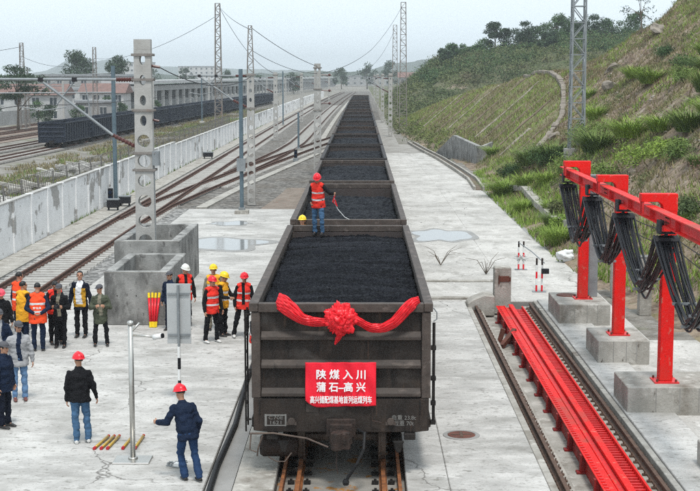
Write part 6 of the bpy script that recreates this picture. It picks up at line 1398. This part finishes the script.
def fuse(name, V, F, m, parent, voxel, smooth=2, deci=0, fn=None, slots=None, wrinkle=0, seed=0, cut=None):
    me = bpy.data.meshes.new(name); me.from_pydata([tuple(v) for v in V], [], F); me.update(); o = bpy.data.objects.new('tmp', me); COL.objects.link(o)
    bmx = bmesh.new(); bmx.from_mesh(me); bmesh.ops.recalc_face_normals(bmx, faces=bmx.faces); bmx.to_mesh(me); bmx.free()
    md = o.modifiers.new('r', 'REMESH'); md.mode = 'VOXEL'; md.voxel_size = voxel; md.adaptivity = 0
    if smooth: s = o.modifiers.new('s', 'SMOOTH'); s.iterations = smooth; s.factor = .5
    if deci: o.modifiers.new('d', 'DECIMATE').ratio = deci
    bpy.context.view_layer.update(); dg = bpy.context.evaluated_depsgraph_get(); me2 = bpy.data.meshes.new_from_object(o.evaluated_get(dg)); bpy.data.objects.remove(o); bpy.data.meshes.remove(me); me2.name = name
    n = len(me2.vertices)
    if wrinkle and n:
        co = np.empty(n * 3, np.float32); me2.vertices.foreach_get('co', co); co = co.reshape(-1, 3); no = np.empty(n * 3, np.float32); me2.vertices.foreach_get('normal', no); no = no.reshape(-1, 3)
        d = (fbm(co[:, 0] * 7 + co[:, 1] * 5 + seed, co[:, 2] * 11 + co[:, 1] * 3, 3, seed % 7) - .5) + .5 * (fbm(co[:, 0] * 14 + seed, co[:, 2] * 20 - co[:, 1] * 9, 2, 3) - .5)
        co = co + no * ((d + .12) * wrinkle)[:, None]; me2.vertices.foreach_set('co', co.ravel().astype(np.float32)); me2.update()
    me2.materials.clear(); ms = m if isinstance(m, list) else [m]
    for q in ms: me2.materials.append(q)
    if fn:
        nf = len(me2.polygons); ce = np.empty(nf * 3, np.float32); me2.polygons.foreach_get('center', ce); ce = ce.reshape(-1, 3); me2.polygons.foreach_set('material_index', fn(ce).astype(np.int32))
    me2.polygons.foreach_set('use_smooth', [True] * len(me2.polygons)); o = bpy.data.objects.new(name, me2); COL.objects.link(o); o.parent = parent
    return o

def person(label, x, y, face, H=1.72, z=0, top='c_black', bottom='c_dnavy', vest=None, hat='h_red', hair=True, shoes='sh_dark', armL=((-.25, 0, -1), (-.1, .15, -1)), armR=((.25, 0, -1), (.1, .15, -1)), legL=((-.05, .02, -1), (0, 0, -1)), legR=((.05, .02, -1), (0, 0, -1)), lean=(0, .03, 1), head=(0, 0), coat=.80, inner=None, strips=True, panel=None, curl=.6, vestlen=.80, group=None, stout=1.0, open_front=False, glasses=False, letters=None):
    """face: compass turn of the figure (0 looks along +Y, away from the camera; 180 looks at it). Lists of directions in the body frame."""
    k = H / 1.75; r = thing('person', label, 'person', (x, y, z), R(face), group)
    up = Vector(lean).normalized(); sx = Vector((1, 0, 0)); hip = Vector((0, 0, 0))
    th, sh = .43 * k, .42 * k
    def leg(s, d):
        a = Vector((s * .088 * k, 0, 0)); kn = a + Vector(d[0]).normalized() * th; an = kn + Vector(d[1]).normalized() * sh; return a, kn, an
    Ls = [leg(-1, legL), leg(1, legR)]; low = min(Ls[0][2].z, Ls[1][2].z) - .075 * k; off = Vector((0, 0, -low)); hip = off.copy()
    Ls = [tuple(p + off for p in q) for q in Ls]
    waist = hip + up * .16 * k + Vector((0, 0, .02)); chest = hip + up * .40 * k; shc = hip + up * .52 * k; neck = hip + up * .60 * k
    fwd = up.cross(sx) * -1; fwd = Vector((0, 1, 0)) - up * up.y; fwd.normalize()
    hy, hp = R(head[0]), R(head[1]); HR = Matrix.Rotation(hy, 3, 'Z') @ Matrix.Rotation(-hp, 3, 'X'); hc = neck + up * .05 * k + HR @ Vector((0, .015 * k, .085 * k))
    def arm(s, d):
        a = shc + sx * s * .172 * k * (1 + (stout - 1) * .5) - up * .045 * k; e = a + Vector(d[0]).normalized() * .29 * k; w = e + Vector(d[1]).normalized() * .25 * k; return a, e, w
    As = [arm(-1, armL), arm(1, armR)]; seed = abs(hash(label)) % 97 if False else sum(map(ord, label)) % 97
    # ---- body
    V, F = [], []
    etube(V, F, [hip - up * .05 * k, hip + up * .05 * k, waist, chest, shc, neck - up * .045 * k], [(.135 * k, .095 * k), (.14 * k, .10 * k), (.12 * k, .09 * k), (.145 * k, .10 * k), (.135 * k, .078 * k), (.066 * k, .062 * k)], sx)
    etube(V, F, [neck - up * .07 * k, neck + up * .02 * k, hc - HR @ Vector((0, .02, .02)) * k], [(.062 * k, .062 * k), (.053 * k, .055 * k), (.052 * k, .055 * k)], sx)
    ell(V, F, hc + HR @ Vector((0, -.01, .035)) * k, (.077 * k, .095 * k, .09 * k), HR); ell(V, F, hc + HR @ Vector((0, .022, -.035)) * k, (.060 * k, .068 * k, .080 * k), HR)
    ell(V, F, hc + HR @ Vector((0, .095, -.012)) * k, (.013 * k, .022 * k, .026 * k), HR, 8, 6); ell(V, F, hc + HR @ Vector((0, .066, -.095)) * k, (.030 * k, .022 * k, .020 * k), HR, 8, 6)
    for s in (-1, 1): ell(V, F, hc + HR @ Vector((s * .078, -.01, -.01)) * k, (.012 * k, .02 * k, .032 * k), HR, 8, 6)
    ell(V, F, hc + HR @ Vector((0, .086, .018)) * k, (.045 * k, .012 * k, .010 * k), HR, 8, 6)
    for a, kn, an in Ls: cap_limb(V, F, a, kn, .068 * k, .044 * k); cap_limb(V, F, kn, an, .045 * k, .032 * k); cap_limb(V, F, an, an + Vector((0, .11 * k, -.045 * k)), .034 * k, .028 * k)
    for s, (a, e, w) in zip((-1, 1), As):
        cap_limb(V, F, a, e, .042 * k, .034 * k, (0, 0, 1)); cap_limb(V, F, e, w, .034 * k, .026 * k, (0, 0, 1))
        # hand: palm and five curled fingers
        d = (w - e).normalized(); pn = Vector((-s, 0, 0)); pn = (pn - d * pn.dot(d)); pn = pn.normalized() if pn.length > .1 else Vector((0, 0, -1)); sd = d.cross(pn).normalized(); fl = sd if sd.y > 0 else -sd
        etube(V, F, [w - d * .01, w + d * .045 * k, w + d * .085 * k], [(.022 * k, .026 * k), (.014 * k, .040 * k), (.013 * k, .040 * k)], pn, 10)
        for fi, (o_, ln) in enumerate([(-.030, .060), (-.010, .072), (.011, .077), (.031, .070)]):
            p0 = w + d * .075 * k + fl * o_ * k; p1 = p0 + (d * (1 - curl * .3) + pn * curl * .5).normalized() * ln * .55 * k; p2 = p1 + (d * (1 - curl) + pn * curl).normalized() * ln * .5 * k
            cap_limb(V, F, p0, p1, .0105 * k, .0095 * k, (0, 0, 1)); cap_limb(V, F, p1, p2, .0095 * k, .008 * k, (0, 0, 1))
        t0 = w + d * .02 * k + fl * .025 * k; t1 = t0 + (d * .7 + fl * .8 + pn * .3).normalized() * .045 * k; t2 = t1 + (d + fl * .2 + pn * .4).normalized() * .032 * k
        cap_limb(V, F, t0, t1, .014 * k, .012 * k, (0, 0, 1)); cap_limb(V, F, t1, t2, .012 * k, .009 * k, (0, 0, 1))
    fuse('body', V, F, M['skin'], r, .0100, 1, .35)
    # ---- face marks
    for s in (-1, 1):
        b = MB(); q = hc + HR @ Vector((s * .030, .083, .006)) * k; b.cbox(q, (.020 * k, .012 * k, .008 * k), HR); b.build('eye', M['eye'], r)
        b = MB(); q = hc + HR @ Vector((s * .031, .087, .024)) * k; b.cbox(q, (.030 * k, .010 * k, .006 * k), HR); b.build('eyebrow', M['hair'], r)
    b = MB(); q = hc + HR @ Vector((0, .086, -.058)) * k; b.cbox(q, (.038 * k, .012 * k, .010 * k), HR); b.build('mouth', M['lip'], r)
    if glasses: b = MB(); [b.tube([hc + HR @ Vector((s * .032 + .022 * math.cos(a), .10, .004 + .018 * math.sin(a))) * k for a in np.linspace(0, 6.28, 9)], .003, 4) for s in (-1, 1)]; b.build('glasses', M['iron'], r)
    # ---- trousers
    V, F = [], []
    etube(V, F, [hip + up * .13 * k, hip + up * .04 * k, hip - up * .05 * k, hip - up * .09 * k], [(.15 * k * stout, .115 * k * stout), (.168 * k * stout, .128 * k * stout), (.165 * k, .128 * k), (.14 * k, .11 * k)], sx)
    for a, kn, an in Ls:
        cap_limb(V, F, a + Vector((0, 0, -.01)), kn, .090 * k, .066 * k); cap_limb(V, F, kn, an + Vector((0, 0, .02 * k)), .066 * k, .055 * k); ell(V, F, an + Vector((0, 0, .01 * k)), (.058 * k, .062 * k, .03 * k))
    fuse('trousers', V, F, M[bottom], r, .017, 2, wrinkle=.045, seed=seed)
    # ---- shoes
    for (a, kn, an) in Ls:
        g_ = Vector((an.x, an.y, an.z - .075 * k)); sole = g_.z; V, F = [], []
        etube(V, F, [Vector((g_.x, g_.y - .075 * k, sole + .035 * k)), Vector((g_.x, g_.y, sole + .045 * k)), Vector((g_.x, g_.y + .09 * k, sole + .038 * k)), Vector((g_.x, g_.y + .165 * k, sole + .026 * k))], [(.034 * k, .036 * k), (.042 * k, .046 * k), (.046 * k, .036 * k), (.036 * k, .024 * k)], (1, 0, 0), 10)
        ell(V, F, (g_.x, g_.y - .01, sole + .06 * k), (.04 * k, .05 * k, .04 * k)); ell(V, F, (g_.x, g_.y + .165 * k, sole + .026 * k), (.036 * k, .03 * k, .022 * k))
        fuse('shoe', V, F, [M[shoes], M['sh_white'] if shoes != 'sh_white' else M['c_pale']], r, .011, 1, fn=lambda c, s_=sole: (c[:, 2] < s_ + .014).astype(int) if shoes != 'sh_brown' else np.zeros(len(c)))
    # ---- jacket
    V, F = [], []; st = stout; hem = hip + up * (coat - .92) * k
    etube(V, F, [hem, hip + up * .06 * k, waist + up * .04 * k, chest, shc - up * .01 * k, neck - up * .035 * k], [(.196 * k * st, .152 * k * st), (.188 * k * st, .146 * k * st), (.172 * k * st, .134 * k * st), (.186 * k * st, .138 * k * st), (.168 * k, .110 * k), (.078 * k, .078 * k)], sx)
    for s, (a, e, w) in zip((-1, 1), As): cap_limb(V, F, a, e, .063 * k, .055 * k, (0, 0, 1)); cap_limb(V, F, e, e.lerp(w, .96), .056 * k, .042 * k, (0, 0, 1))
    etube(V, F, [shc + up * .01 * k, neck - up * .03 * k, neck + up * .012 * k], [(.13 * k, .085 * k), (.082 * k, .076 * k), (.066 * k, .066 * k)], sx)
    if inner:
        fuse('jacket', V, F, [M[top], M[inner], M[panel or top]], r, .016, 2, wrinkle=.018 if vest else .05, seed=seed + 5, fn=lambda c: np.where((np.abs(c[:, 0] + .02 * np.sin(c[:, 2] * 9)) < (.085 if panel else .05) * k) & (c[:, 1] > .05 * k) & (c[:, 2] > hip.z - .02) & (c[:, 2] < neck.z + .02), 1, np.where((c[:, 1] > .03) & (np.abs(c[:, 0]) < .165 * k) & (c[:, 2] < chest.z) & (c[:, 2] > hip.z - .1), 2, 0)))
    else: fuse('jacket', V, F, M[top], r, .016, 2, wrinkle=.018 if vest else .05, seed=seed + 5)
    # ---- vest
    if vest:
        V, F = [], []
        etube(V, F, [hip + up * (vestlen - .92) * k, hip + up * .08 * k, waist + up * .06 * k, chest + up * .01 * k, shc + up * .02 * k], [(.206 * k * st, .162 * k * st), (.200 * k * st, .158 * k * st), (.186 * k * st, .148 * k * st), (.198 * k * st, .152 * k * st), (.150 * k, .118 * k)], sx)
        etube(V, F, [shc - sx * .17 * k, shc - sx * .08 * k + up * .035 * k, shc + sx * .08 * k + up * .035 * k, shc + sx * .17 * k], [(.10 * k, .06 * k)] * 4, (0, 1, 0))
        def vf(c):
            t = (c @ np.array(up)) - float(hip.dot(up)); m_ = np.zeros(len(c), int)
            if strips:
                for z0 in (.10, .30): m_ |= ((t > z0 * k) & (t < (z0 + .052) * k)).astype(int)
            m2 = ((np.abs(c[:, 0]) < .038 * k) & (c @ np.array(fwd) - float(hip.dot(fwd)) > .05 * k) & (t > .02)).astype(int) if open_front else np.zeros(len(c), int)
            return np.where(m2 > 0, 2, m_)
        fuse('safety_vest', V, F, [M[vest], M['strip'], M[top]], r, .012, 1, wrinkle=.03, seed=seed + 9, fn=vf)
        if letters: textmesh(letters, .08, M['banner_text'], 'vest_lettering', r, tuple(hip + up * .225 * k - fwd * .175 * k), (R(90) , 0, 0), width=.21 * k, height=.06 * k, bold=.002, extrude=.004)
    # ---- headgear and hair
    def on_head(name, V0, F0, m, smooth=True):
        vs = [hc + HR @ (Vector(v) * k) for v in V0]; me = bpy.data.meshes.new(name); me.from_pydata([tuple(v) for v in vs], [], F0); me.update(); bmx = bmesh.new(); bmx.from_mesh(me); bmesh.ops.recalc_face_normals(bmx, faces=bmx.faces); bmx.to_mesh(me); bmx.free()
        if smooth: me.polygons.foreach_set('use_smooth', [True] * len(me.polygons))
        return link(name, me, m, r)
    def dome(rx, ry, rz, zc, frac=.5, nu=22, nv=9, yc=-.008, front=None):
        V0, F0 = [], []
        for j in range(nv + 1):
            t = math.pi * frac * j / nv
            for i in range(nu): a = 2 * math.pi * i / nu; V0.append((rx * math.sin(t) * math.cos(a), yc + ry * math.sin(t) * math.sin(a), zc + rz * math.cos(t)))
        for j in range(nv):
            for i in range(nu): i2 = (i + 1) % nu; F0.append((j * nu + i, (j + 1) * nu + i, (j + 1) * nu + i2, j * nu + i2))
        return V0, F0
    if hair: V0, F0 = dome(.083, .101, .094, .035, .62, yc=-.018); V0 = [(p[0], p[1] if p[1] < .045 or p[2] > .075 else .045, p[2]) for p in V0]; on_head('hair', V0, F0, M['hair'])
    if hat and hat.startswith('h_'):
        V0, F0 = dome(.112, .135, .122, .045); n0 = len(V0); nu = 22
        for i in range(nu): a = 2 * math.pi * i / nu; f = 1.10 + (.20 * max(0, math.sin(a)) ** 2); V0.append((.112 * 1.1 * math.cos(a), -.008 + .135 * f * math.sin(a), .040))
        for i in range(nu): i2 = (i + 1) % nu; F0.append((n0 - nu + i, n0 + i, n0 + i2, n0 - nu + i2))
        hel = on_head('helmet', V0, F0, M[hat]); hel.modifiers.new('t', 'SOLIDIFY').thickness = .006
        b = MB(); b.tube([hc + HR @ (Vector((0, -.008 + .135 * math.sin(a) * 1.01, .045 + .124 * math.cos(a))) * k) for a in np.linspace(-1.2, 1.2, 11)], .010 * k, 6); b.build('helmet_ridge', M[hat], r, True)
    elif hat:
        V0, F0 = dome(.094, .112, .088, .052); on_head('cap', V0, F0, M[hat]); V1, F1 = [], []
        for i in range(9): a = math.pi * i / 8; V1 += [(.085 * math.cos(a), .02 + .085 * math.sin(a), .055), (.088 * math.cos(a), .02 + .16 * math.sin(a), .046)]
        for i in range(8): q = i * 2; F1.append((q, q + 1, q + 3, q + 2))
        pk = on_head('cap_peak', V1, F1, M[hat]); pk.modifiers.new('t', 'SOLIDIFY').thickness = .006
    return r, dict(hip=hip, As=As, hc=hc, neck=neck, k=k)
DN = (0, 0, -1)
# man on the coal, holding a cord
zc = 2.88
r, J = person('worker in red vest and red helmet standing on the coal holding a cord', -1.13, 35.75, 166, 1.62, zc, 'c_black', 'c_jeans', 'c_redv', 'h_red', armL=((-.75, .25, -.55), (-.55, .65, .05)), armR=((.35, -.05, -1), (-.35, .55, -.55)), legL=((-.10, .22, -1), (0, -.12, -1)), legR=((.08, -.02, -1), (0, -.15, -1)), lean=(0, .16, 1), head=(10, 28), shoes='sh_dark', open_front=False)
b = MB(); w = Matrix.Rotation(R(166), 3, 'Z') @ J['As'][0][2] + Vector((-1.13, 35.75, zc)); b.tube([w, w + Vector((.02, .0, -.25)), w + Vector((.10, 0, -.42)), w + Vector((.28, -.05, -.62)), w + Vector((.40, -.05, -.68))], .011, 5); tag(b.build('cord', M['c_pale']), 'pale cord hanging from the hand of the worker on the coal', 'cord')
b = MB(); b.tube([w + Vector((.02, .0, -.05)), w + Vector((-.03, .0, -.22)), w + Vector((.05, 0, -.30)), w + Vector((.02, -.02, -.16)), w + Vector((.08, 0, -.34))], .017, 5); tag(b.build('looped_cord', M['silk']), 'red knotted cord loop in the hand of the worker on the coal', 'cord')
person('worker whose yellow helmet shows behind the bow decorated wagon', -1.62, 37.35, 170, 1.72, 1.46, 'c_black', 'c_navy', 'c_yellow', 'h_yellow')
# two men in the foreground
person('man in black jacket and blue jeans with red helmet seen from behind', -5.44, 25.6, 18, 1.73, 0, 'c_black', 'c_jeans', None, 'h_red', shoes='sh_white', armL=((-.22, 0, -1), (-.02, .12, -1)), armR=((.30, -.1, -1), (.28, .25, -1)), legL=((-.01, .0, -1), (.01, -.05, -1)), legR=((.10, .08, -1), (.04, -.06, -1)), stout=1.08, coat=.84, head=(20, 0))
person('man in dark blue jacket and jeans with red helmet reaching out his left hand', -3.04, 23.15, 28, 1.70, 0, 'c_navy', 'c_djeans', None, 'h_red', armL=((-.42, .10, -.85), (-.38, .9, -.12)), armR=((.38, -.30, -1), (.05, .35, -1)), legL=((-.02, .30, -1), (.12, -.20, -1)), legR=((.12, .02, -1), (.04, -.45, -1)), lean=(-.12, .16, 1), head=(15, 10), coat=.80)
# left group
person('man in olive parka and dark cap standing beside the nearer concrete block', -6.86, 35.1, 190, 1.62, 0, 'c_olive', 'c_black', None, 'capcloth', inner='c_khaki', armL=((-.35, .05, -1), (.55, .75, .25)), armR=((.35, .05, -1), (-.55, .75, .25)), legL=((-.16, .02, -1), (-.06, 0, -1)), legR=((.14, .02, -1), (.04, 0, -1)), coat=.66, head=(-35, 5), shoes='sh_dark', stout=1.05)
person('tall man in white shirt under an open navy and mustard jacket', -7.62, 36.3, 172, 1.80, 0, 'c_dnavy', 'c_black', None, None, inner='c_white', panel='c_mustard', armL=((-.30, 0, -1), (-.15, .2, -1)), armR=((.30, 0, -1), (.1, .2, -1)), coat=.74, head=(15, -5))
person('man in black jacket and grey cap holding a camera before his chest', -7.88, 34.9, 178, 1.66, 0, 'c_black', 'c_black', None, 'capcloth', inner='c_khaki', armL=((-.30, .1, -1), (.45, .9, .25)), armR=((.30, .1, -1), (-.45, .9, .25)), coat=.76, head=(0, 5))
person('man in black jacket with open red vest looking down at his hands', -8.12, 35.35, 205, 1.70, 0, 'c_black', 'c_black', 'c_redv', None, open_front=True, armL=((-.25, .15, -1), (.3, .95, .1)), armR=((.25, .15, -1), (-.3, .95, .1)), lean=(0, .1, 1), head=(0, 35), vestlen=.86, legL=((-.12, .1, -1), (0, -.1, -1)))
person('man in lettered orange vest with hands clasped behind his back', -8.34, 34.4, 8, 1.76, 0, 'c_navy', 'c_navy', 'c_orange', None, armL=((-.40, -.30, -1), (.75, -.35, -.45)), armR=((.40, -.30, -1), (-.75, -.35, -.50)), vestlen=.74, stout=1.12, head=(-10, 10), letters='安全员')
person('man in yellow vest facing right in the group', -8.86, 34.95, 325, 1.72, 0, 'c_black', 'c_navy', 'c_yellow', None, strips=False, vestlen=.70, head=(-20, 0), armL=((-.25, .1, -1), (.2, .3, -1)), stout=1.05)
person('man in orange vest standing at the back left of the group', -9.28, 36.2, 330, 1.78, 0, 'c_navy', 'c_navy', 'c_orange', None, vestlen=.74, head=(-20, 5))
person('person with rose pink helmet half hidden behind the navy jacket man', -9.22, 34.2, 200, 1.62, 0, 'c_black', 'c_black', None, 'h_pink', head=(-10, 20))
person('man in navy jacket and grey cap at the left facing right', -8.32, 30.6, 200, 1.74, 0, 'c_navy', 'c_dnavy', None, 'capcloth', inner='c_grey', coat=.78, head=(10, 5), stout=1.08)
person('man in light grey jacket and jeans with cap and glasses', -7.50, 29.1, 200, 1.74, 0, 'c_grey', 'c_ljeans', None, 'capcloth', inner='c_navy', shoes='sh_brown', coat=.78, head=(15, 8), armL=((-.3, .1, -1), (-.1, .1, -1)), armR=((.3, .1, -1), (.1, .2, -1)), stout=1.1, glasses=True)
person('man in dark navy suit and cap at the left picture edge', -7.22, 26.75, 250, 1.74, 0, 'c_navy', 'c_dnavy', None, 'capcloth', coat=.76, stout=1.1, head=(-5, 5))
person('man in dark cap almost cut off by the left picture edge', -8.0, 28.0, 230, 1.72, 0, 'c_navy', 'c_dnavy', None, 'capcloth', stout=1.05, head=(10, 5))
# middle group
person('man in white helmet and open red vest behind the sign board', -4.95, 37.6, 200, 1.78, 0, 'c_black', 'c_dnavy', 'c_redv', 'h_white', open_front=True, shoes='sh_white', armR=((.3, 0, -1), (.0, .2, -1)), head=(20, 15))
person('man in dark cap mostly hidden by the sign board', -5.32, 37.3, 150, 1.64, 0, 'c_navy', 'c_dnavy', None, 'capcloth')
person('man in yellow vest and yellow helmet looking at the camera behind the red vest man', -4.12, 37.4, 185, 1.80, 0, 'c_khaki', 'c_khaki', 'c_yellow', 'h_yellow', armL=((-.35, 0, -1), (-.1, .2, -1)))
person('man in red vest and red helmet facing right in the middle group', -3.98, 35.6, 220, 1.74, 0, 'c_black', 'c_black', 'c_redv', 'h_red', shoes='sh_white', armL=((-.3, 0, -1), (-.1, .3, -1)), armR=((.3, .05, -1), (.1, .3, -1)), legL=((-.12, .05, -1), (-.02, 0, -1)), legR=((.18, .0, -1), (.05, -.1, -1)), head=(10, 5), stout=1.05)
person('man in yellow vest and yellow helmet holding a phone out to the right', -3.78, 36.5, 245, 1.72, 0, 'c_black', 'c_black', 'c_yellow', 'h_yellow', armL=((-.3, .4, -1), (-.2, 1, -.1)), armR=((.2, .4, -.9), (.1, 1, .0)), head=(10, 15))
person('worker in red vest and red helmet walking beside the wagon side', -3.20, 36.3, 188, 1.74, 0, 'c_black', 'c_black', 'c_redv', 'h_red', shoes='sh_white', open_front=True, armL=((-.25, .05, -1), (.05, .3, -1)), armR=((.35, .0, -1), (-.05, .25, -1)), legL=((-.02, .15, -1), (.05, -.1, -1)), legR=((.22, .02, -1), (.18, -.15, -1)), lean=(-.06, 0, 1), head=(-5, 10))
person('worker in red vest crouching half hidden behind the wagon corner', -2.62, 33.6, 200, 1.66, 0, 'c_black', 'c_navy', 'c_redv', 'h_red', legL=((-.15, .9, -.15), (0, -.35, -1)), legR=((.15, .9, -.15), (0, -.35, -1)), lean=(0, .35, 1), armL=((-.2, .7, -.7), (.1, .8, -.6)), armR=((.2, .7, -.7), (-.1, .8, -.6)), head=(0, 15))
# phone and camera in hands
def held(name, label, x, y, z, d, m, cat, lens=False):
    r = thing(name, label, cat, (x, y, z)); b = MB(); b.box(-d[0] / 2, d[0] / 2, -d[1] / 2, d[1] / 2, 0, d[2]); b.build('case', M[m], r, bevel=.006)
    if lens: b = MB(); b.lathe([(.038, -.06), (.042, -.10), (.036, -.16)], 12, (0, 0, d[2] / 2), 'y'); b.build('lens', M['black_paint'], r); b = MB(); b.box(-.03, .03, -.03, .03, d[2], d[2] + .03); b.build('viewfinder', M['black_paint'], r)
    else: b = MB(); b.box(-d[0] / 2 + .004, d[0] / 2 - .004, -d[1] / 2 + .006, d[1] / 2 - .006, d[2], d[2] + .001); b.build('screen', M['window'], r)
held('camera', 'black camera in the hands of the man in the grey cap', -7.87, 34.50, 1.10, (.14, .08, .10), 'black_paint', 'camera', True)
held('phone', 'dark phone in the hand of the yellow helmet man', -3.26, 36.2, 1.22, (.08, .15, .012), 'black_paint', 'phone')
